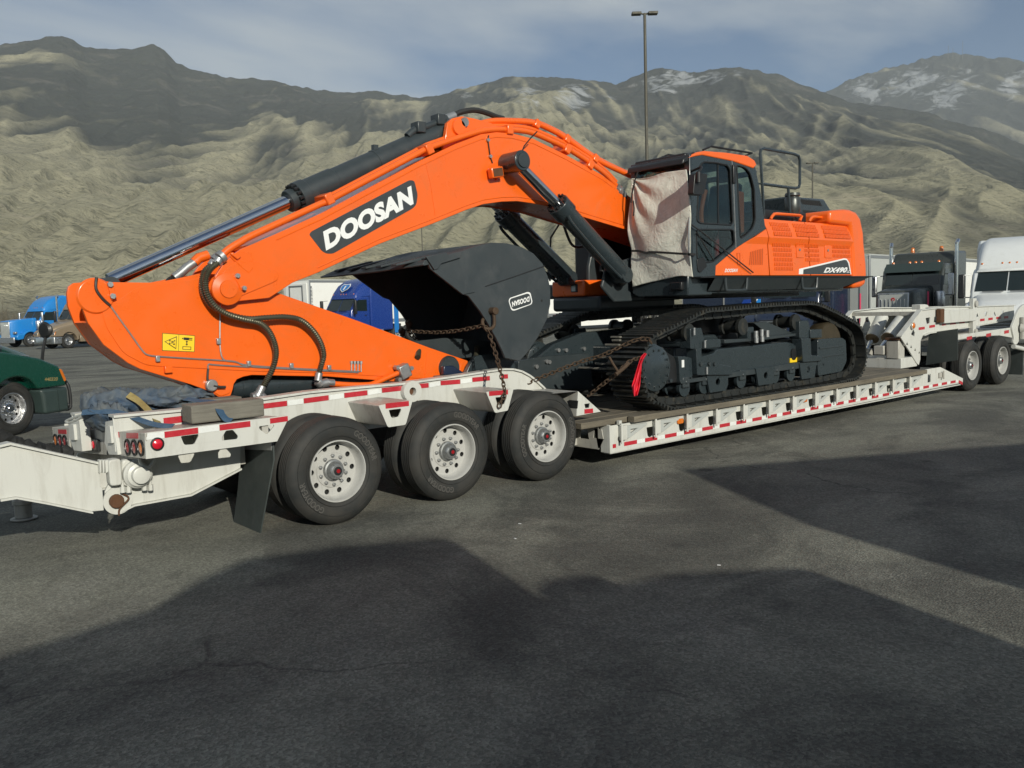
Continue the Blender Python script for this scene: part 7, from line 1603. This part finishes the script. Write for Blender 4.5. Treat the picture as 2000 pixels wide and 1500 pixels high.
def ribbon(name, pts, w, mat, label, cat, up=Vector((0, 0, 1)), t=.004):
    P = [Vector(p) for p in pts]; mb = MB(); vs = []; n = len(P)
    for i in range(n):
        d = (P[min(i+1, n-1)]-P[max(i-1, 0)]).normalized(); s = d.cross(up).normalized()*w/2; q = s.cross(d).normalized()*t
        vs += [P[i]-s, P[i]+s, P[i]+s+q, P[i]-s+q]
    fs = [(i*4+j, i*4+(j+1) % 4, (i+1)*4+(j+1) % 4, (i+1)*4+j) for i in range(n-1) for j in range(4)]+[(0, 1, 2, 3), (n*4-4, n*4-1, n*4-2, n*4-3)]
    mb.add(vs, fs); o = mb.build(name, MT[mat]); tag(o, label, cat); return o
P = smoothpath([pX(*kc(*p), CVX-.075) for p in [(62, 1050), (140, 1052), (200, 1068), (260, 1062), (400, 1068), (520, 1076), (620, 1080)]]+[pY(*kc(690, 1085), YS-.03)], 5)
ribbon('tie_strap', P, .03, 'strap_black', 'thin black strap wrapped around the lower part of the canvas', 'strap', Vector((1, 0, 0)))
for q, lb in (([(130, 275), (105, 345), (75, 480), (60, 580)], 'black cord hanging at the upper left corner of the canvas'), ([(85, 560), (92, 640), (86, 710)], 'short black cord end hanging on the left edge of the canvas')):
    mb = MB(); mb.tube(smoothpath([pX(*kc(*p), CVX-.09) for p in q], 5), .011, 6); tag(mb.build('hanging_cord', MT['strap_black']), lb, 'cord')
P = [pY(*kc(*p), YS-.045) for p in [(655, 795), (720, 840), (1255, 1262)]]; mb = MB(); mb.tube(P, .010, 6); tag(mb.build('elastic_cord', MT['strap_black']), 'tight black elastic cord running diagonally across the cab door to the orange side panel', 'cord')
P = [pY(*kc(*p), YS-.03) for p in [(705, 870), (872, 1145)]]; mb = MB(); mb.tube(P, .009, 6); tag(mb.build('elastic_cord', MT['strap_black']), 'short black cord slanting across the lower door window', 'cord')

# ------------------------------------------------------------------ chains
def link_m(L_=.066, w=.021, r=.0072):
    pts = []; h = L_/2-w
    for i in range(8): a = R(-90+180*i/7); pts.append((h+w*math.cos(a), w*math.sin(a), 0))
    for i in range(8): a = R(90+180*i/7); pts.append((-h+w*math.cos(a), w*math.sin(a), 0))
    mb = MB(); mb.tube(pts, r, 6, closed=True); return mb.mesh('link', MT['chain_rust'], 60)
LNK = link_m()
def chain(label, pts, sag=.0, scale=1.0, k=8):
    P = smoothpath(pts, k); L = [0]
    for a, b_ in zip(P[:-1], P[1:]): L.append(L[-1]+(b_-a).length)
    pitch = .051*scale; n = int(L[-1]/pitch); root = thing('chain', label, 'chain', P[0]); 
    for i in range(n):
        s = (i+.5)*pitch; j = max(q for q in range(len(L)-1) if L[q] <= s); d = (P[j+1]-P[j]).normalized(); t = (s-L[j])/max(1e-6, L[j+1]-L[j]); c = P[j].lerp(P[j+1], t); c = c-Vector((0, 0, sag*math.sin(math.pi*s/L[-1])))
        o = put('link', LNK, root, local=True); q = d.to_track_quat('X', 'Z'); o.rotation_mode = 'QUATERNION'
        from mathutils import Quaternion
        o.rotation_quaternion = q @ Quaternion((1, 0, 0), R(45+90*(i % 2)+random.uniform(-14, 14))); o.location = c-P[0]; o.scale = (scale,)*3
    return root
random.seed(3)
H0 = pY(*c5(1150, 618), Q0-.02); H1 = pY(*c5(650, 652), Q1-.25)
ch1 = chain('rusty chain stretched across the open mouth of the bucket', [H0, H0.lerp(H1, .5), H1], .05, 1.08)
ch2 = chain('rusty chain hanging from the bucket edge down to the outrigger', [pY(*c5(1160, 625), Q0-.04), pY(*c5(1195, 700), .36), pY(*c5(1240, 850), .22), pY(*c5(1268, 960), .08), pY(*c5(1285, 1060), -.03), pY(*c5(1255, 1130), -.035), pY(*c5(1250, 1180), -.03)], 0, 1.05)
ch3 = chain('rusty chain from the rail end up over the near track', [pY(1030, 748, .62), pY(*k6(0, 720), .45), pY(*k6(300, 630), .25), pY(*k6(600, 490), .05), pY(*k6(760, 425), -.05), pY(*k6(890, 415), -.13), pY(*k6(945, 460), -.15), pY(*k6(950, 510), -.14)], 0, 1.15)
ch4 = chain('rusty chain slanting from the deck gusset to the track sprocket', [pY(*k6(120, 1160), .25), pY(*k6(230, 1070), .15), pY(*k6(340, 985), .05), pY(*k6(500, 860), -.10), pY(*k6(650, 720), -.15), pY(*k6(760, 670), -.16), pY(*k6(860, 660), -.15)], 0, 1.12)
ch5 = chain('dark chain running from the far bucket corner down behind the stick', [pY(*c5(655, 655), 2.0), pY(*c5(720, 720), 2.0), pY(*c5(780, 760), 1.9)], 0, 1.1)
def hook(name, px, Y, r, parent, conv=c5):
    P = smoothpath([pY(*conv(*p), y) for p, y in zip(px, Y)], 6); mb = MB(); mb.tube(P, r, 10); o = mb.build(name, MT['chain_rust'], parent); return o
hook('shackle', [(1212, 530), (1218, 580), (1215, 620), (1195, 640), (1165, 640), (1145, 615), (1142, 585), (1158, 572)], [.40, .39, .39, .39, .42, .46, .48, .50], .021, ch2)
p = pY(*c5(1212, 525), .41); mb = MB(); mb.cyl((p.x, .36, p.z), (p.x, .46, p.z), .045, n=12); mb.build('shackle_bolt', MT['chain_rust'], ch2, .006)
for a_, b_ in (((650, 590), (655, 655)), ((605, 645), (615, 690))):
    A, B = pY(*c5(*a_), 2.05), pY(*c5(*b_), 2.05); mb = MB(); mb.tube([A, A.lerp(B, .3)+Vector((.03, 0, 0)), A.lerp(B, .7)+Vector((.02, 0, 0)), B], [.035, .05, .035, .025], 10); mb.build('grab_hook', MT['chain_rust'], ch1)
# lever binder lying on chain four
P = [pY(*k6(*p), y) for p, y in [((400, 650), -.06), ((450, 740), -.12), ((520, 850), -.16)]]; bn = thing('chain_binder', 'rusty lever binder tightening the lower chain against the track', 'chain binder', P[2])
mb = MB(); mb.tube(smoothpath(P, 5), .016, 8); mb.build('lever', MT['chain_rust'], bn)
P = [pY(*k6(*p), -.15) for p in [(480, 880), (540, 830), (600, 780), (650, 730)]]; mb = MB(); mb.tube(P, .026, 10); mb.build('barrel', MT['chain_rust'], bn)
# red flag tied to the chain end
FQ = [[(868, 592), (880, 600), (888, 606)], [(812, 632), (840, 640), (868, 640)], [(790, 700), (806, 715), (822, 720)], [(760, 790), (790, 800), (818, 790)], [(730, 890), (775, 900), (812, 880)], [(700, 990), (760, 985), (806, 960)], [(690, 1030), (745, 1010), (800, 1035)], [(705, 1100), (745, 1080), (780, 1100)], [(722, 1165), (742, 1158), (768, 1150)]]
rows = []
for j, r_ in enumerate(FQ):
    P = smoothpath([(x, y, 0) for x, y in r_], 4); rows.append([pY(*k6(q.x, q.y), -.17-.03*math.sin(i*1.3+j*.7)-.012*math.sin(i*2.9)) for i, q in enumerate(P)])
mb = MB(); mb.grid(rows); fg = mb.build('red_flag', MT['flag_red'], smooth=70, fix=False); m_ = fg.modifiers.new('thickness', 'SOLIDIFY'); m_.thickness = .004; s_m = fg.modifiers.new('sub', 'SUBSURF'); s_m.levels = 1; s_m.render_levels = 2; tag(fg, 'bright red warning flag hanging beside the track sprocket', 'flag')

# ------------------------------------------------------------------ load gear on the rear platform
from mathutils import noise as mnoise
def _unused(): pass
def bundle(name, spine, rad, mat, label, seed, crum=.05, nu=90, nv=56):
    S_ = smoothpath(spine, 12); rows = []
    for i in range(nu+1):
        t = i/nu*(len(S_)-1); k = min(int(t), len(S_)-2); c = S_[k].lerp(S_[k+1], t-k); d = (S_[k+1]-S_[k]).normalized(); a = d.cross(Vector((0, 0, 1))).normalized(); b_ = a.cross(d)
        kk = i/nu*(len(rad)-1); q = min(int(kk), len(rad)-2); r = rad[q]*(1-(kk-q))+rad[q+1]*(kk-q); e = min(1, min(i, nu-i)/5)**.5; row = []
        for j in range(nv+1):
            w = 2*math.pi*j/nv; n_ = a*math.cos(w)+b_*math.sin(w)*.8; p = c+n_*r*e
            tw = w*1.2+i/nu*9; fo = Vector((i/nu*7+.6*math.sin(w*2), math.cos(w)*1.1, math.sin(w)*1.1)); h = 1-abs(mnoise.noise(fo*.9+Vector((seed, 0, 0))))*2.2; h2 = 1-abs(mnoise.noise(Vector((fo.x*1.9+fo.y*1.5, fo.y*.9, fo.z*.9+seed))))*2.4; h3 = mnoise.noise(p*9)
            p = p+n_*(crum*(h-.5)+crum*.7*(h2-.5)+crum*.15*h3)*e; row.append(p)
        rows.append(row)
    mb = MB(); mb.grid(rows); o = mb.build(name, MT[mat], smooth=75); tag(o, label, 'tarp'); return o
YB = 1.15
bundle('tarp_bundle', [pY(160, 803, YB), pY(205, 790, YB), pY(260, 788, YB), pY(320, 784, YB), pY(375, 772, YB), pY(415, 768, YB)], [.12, .17, .165, .13, .125, .10], 'tarp', 'crumpled blue and grey tarp bundle on the rear platform', 4.0, .065)
bundle('tarp_end', [pY(185, 825, .95), pY(200, 815, .98), pY(240, 806, 1.05)], [.12, .15, .12], 'tarp', 'blue folded tarp end sagging between the rear posts', 9.0, .06, 50, 40)
ribbon('ratchet_strap', smoothpath([pY(250, 771, .95), pY(268, 782, .90), pY(285, 797, .80), pY(298, 812, .70), pY(312, 830, .50)], 6), .075, 'strap_tan', 'tan webbing strap over the tarp bundle', 'strap', Vector((.3, -1, .4)))
ribbon('ratchet_strap', smoothpath([pY(160, 806, .95), pY(200, 804, .86), pY(240, 808, .72), pY(275, 821, .55), pY(305, 830, .42), pY(338, 833, .30)], 6), .075, 'strap_blue', 'blue webbing strap trailing from the tarp onto the near platform', 'strap', Vector((.1, -.7, .9)))
ribbon('ratchet_strap', smoothpath([pY(362, 779, .75), pY(390, 783, .6), pY(424, 786, .40), pY(428, 800, .20), pY(440, 818, .16), pY(452, 822, .12)], 6), .075, 'strap_blue', 'blue strap laid over the squared timber', 'strap', Vector((.2, -.8, .8)))
x0_, x1_ = pY(375, 822, .2).x, pY(517, 808, .2).x; zz0 = zt+.002; ztop = pY(440, 786, .2).z
mb = MB(); mb.box(x0_, x1_, .20, .44, zz0, ztop); tag(mb.build('timber_beam', MT['timber'], bevel=.012), 'squared weathered timber lying on the near rear platform', 'timber')
mb = MB(); mb.box(x0_+.35, x1_+.05, .80, 1.0, zz0, ztop-.02); tag(mb.build('timber_beam', MT['timber'], bevel=.012), 'second timber lying behind the first under the stick', 'timber')
p = pY(870, 735, .95); mb = MB(); mb.box(p.x-.13, p.x+.13, .78, 1.02, p.z-.06, p.z+.015); tag(mb.build('wood_block', MT['timber'], bevel=.008), 'small wood block wedged under the stick tip', 'block')
mb = MB(); mb.box(p.x-.2, p.x+.1, .78, 1.02, p.z-.12, p.z-.061); tag(mb.build('wood_block', MT['timber'], bevel=.008), 'lower wood block carrying the block under the stick tip', 'block')
# wood shims lying in the track grousers
random.seed(5)
for i, (x, y, w_) in enumerate(((495, 388, 60), (450, 488, 90), (420, 655, 120), (300, 735, 70), (240, 795, 240), (670, 775, 100), (500, 430, 50), (620, 635, 110))):
    p = pX(*k6(x, y), 8.55+.10*max(0, (600-y)/400)**2); mb = MB(); mb.box(p.x-.03, p.x+.01, p.y-w_*.0014, p.y+w_*.0014, p.z-.012, p.z+.012)
    tag(mb.build('wood_splinter', MT['timber'], bevel=.004), 'pale wood splinter on the near track end, ' + ['uppermost one', 'under the upper chain', 'long one beside the binder lever', 'short one left of the binder', 'longest one by the left edge', 'one behind the red flag', 'second from the top', 'one just below the chain middle'][i], 'wood splinter', 'wood splinters in the track')

# ------------------------------------------------------------------ light poles, shrubs, litter
def pole(label, x, ytop, D, heads=True, H=None, w=.05):
    top_ = pD(x, ytop, D); r = thing('light_pole', label, 'light pole', (top_.x, top_.y, 0), 0, 'lot light poles'); L = LB(r); H = top_.z
    L.p('shaft', MB().tube([(0, 0, 0), (0, 0, .8), (0, 0, H)], [w*1.5, w*1.35, w], 10), 'pole_paint'); L.p('base', MB().cyl((0, 0, 0), (0, 0, .7), .28, n=16), 'trailer_grey', .02)
    a = RT.normalized(); a = Vector((a.x, a.y, 0)).normalized()
    if heads:
        for s in (-1, 1):
            L.p('arm', MB().tube([(0, 0, H-.04), tuple(a*s*.14+Vector((0, 0, H)))], .03, 6), 'pole_paint'); c = a*s*.12+Vector((0, 0, H+.0)); ang = math.atan2(a.y*s, a.x*s)
            L.p('lamp_head', MB().box(0, .33, -.12, .12, -.05, .04, Matrix.Translation(c) @ Matrix.Rotation(ang, 4, 'Z')), 'pole_paint', .02)
    return r
pole('tall twin-headed light pole rising behind the excavator cab', 1259, 26, 30)
pole('distant twin-headed light pole right of the hand rail', 1587, 318, 64)
pole('thin distant light pole seen through the gap under the boom', 822, 412, 92)
def shrub(label, x, y, D, h, seed):
    random.seed(seed); b0 = pD(x, y, D); r = thing('dry_shrub', label, 'shrub', (b0.x, b0.y, 0), 0, 'dry shrubs at the lot edge'); mb = MB()
    def br(p, d, l, rad, dep):
        q = p+d*l; mb.tube([p, p.lerp(q, .5)+Vector((random.uniform(-.05, .05),)*3)*l, q], [rad, rad*.8, rad*.6], 4, cap=False)
        if dep:
            for _ in range(3): br(p.lerp(q, random.uniform(.4, 1)), (d+Vector((random.uniform(-.7, .7), random.uniform(-.7, .7), random.uniform(-.1, .5)))).normalized(), l*random.uniform(.5, .8), rad*.6, dep-1)
    for _ in range(9): br(Vector((random.uniform(-.3, .3), random.uniform(-.3, .3), 0)), Vector((random.uniform(-.5, .5), random.uniform(-.5, .5), 1)).normalized(), h*.45, .035, 3)
    o = mb.build('branches', MT['brush'], None, smooth=0, fix=False); o.parent = r; return r
for i, (x, D, h, lb) in enumerate(((6, 88, 4.6, 'leafless shrub at the very left edge of the lot'), (28, 92, 3.6, 'leafless shrub just right of the leftmost one'), (48, 95, 3.2, 'small leafless shrub nearest the light blue truck'))): shrub(lb, x, 650, D, h, 20+i)
random.seed(12)
for i, (x, y) in enumerate(((1006, 1052), (1015, 1023), (1404, 1104))):
    c = pZ(x, y, 0); mb = MB(); a = random.uniform(0, 3); mb.box(-.014, .012, -.006, .007, .0, .004, Matrix.Translation(c) @ Matrix.Rotation(a, 4, 'Z')); tag(mb.build('paper_scrap', MT['decal_white']), ['tiny pale scrap in front of the front trailer wheel, leftmost of a close pair', 'tiny pale scrap lying just beyond the leftmost of the close pair', 'tiny pale scrap near the edge of the middle shadow', 'tiny pale scrap in the sun right of the middle shadow', 'tiny pale scrap nearest the rear trailer wheels', 'tiny pale scrap between the two right-hand shadows', 'tiny pale scrap low in the right-hand shadow'][i], 'litter', 'litter scraps on the asphalt')
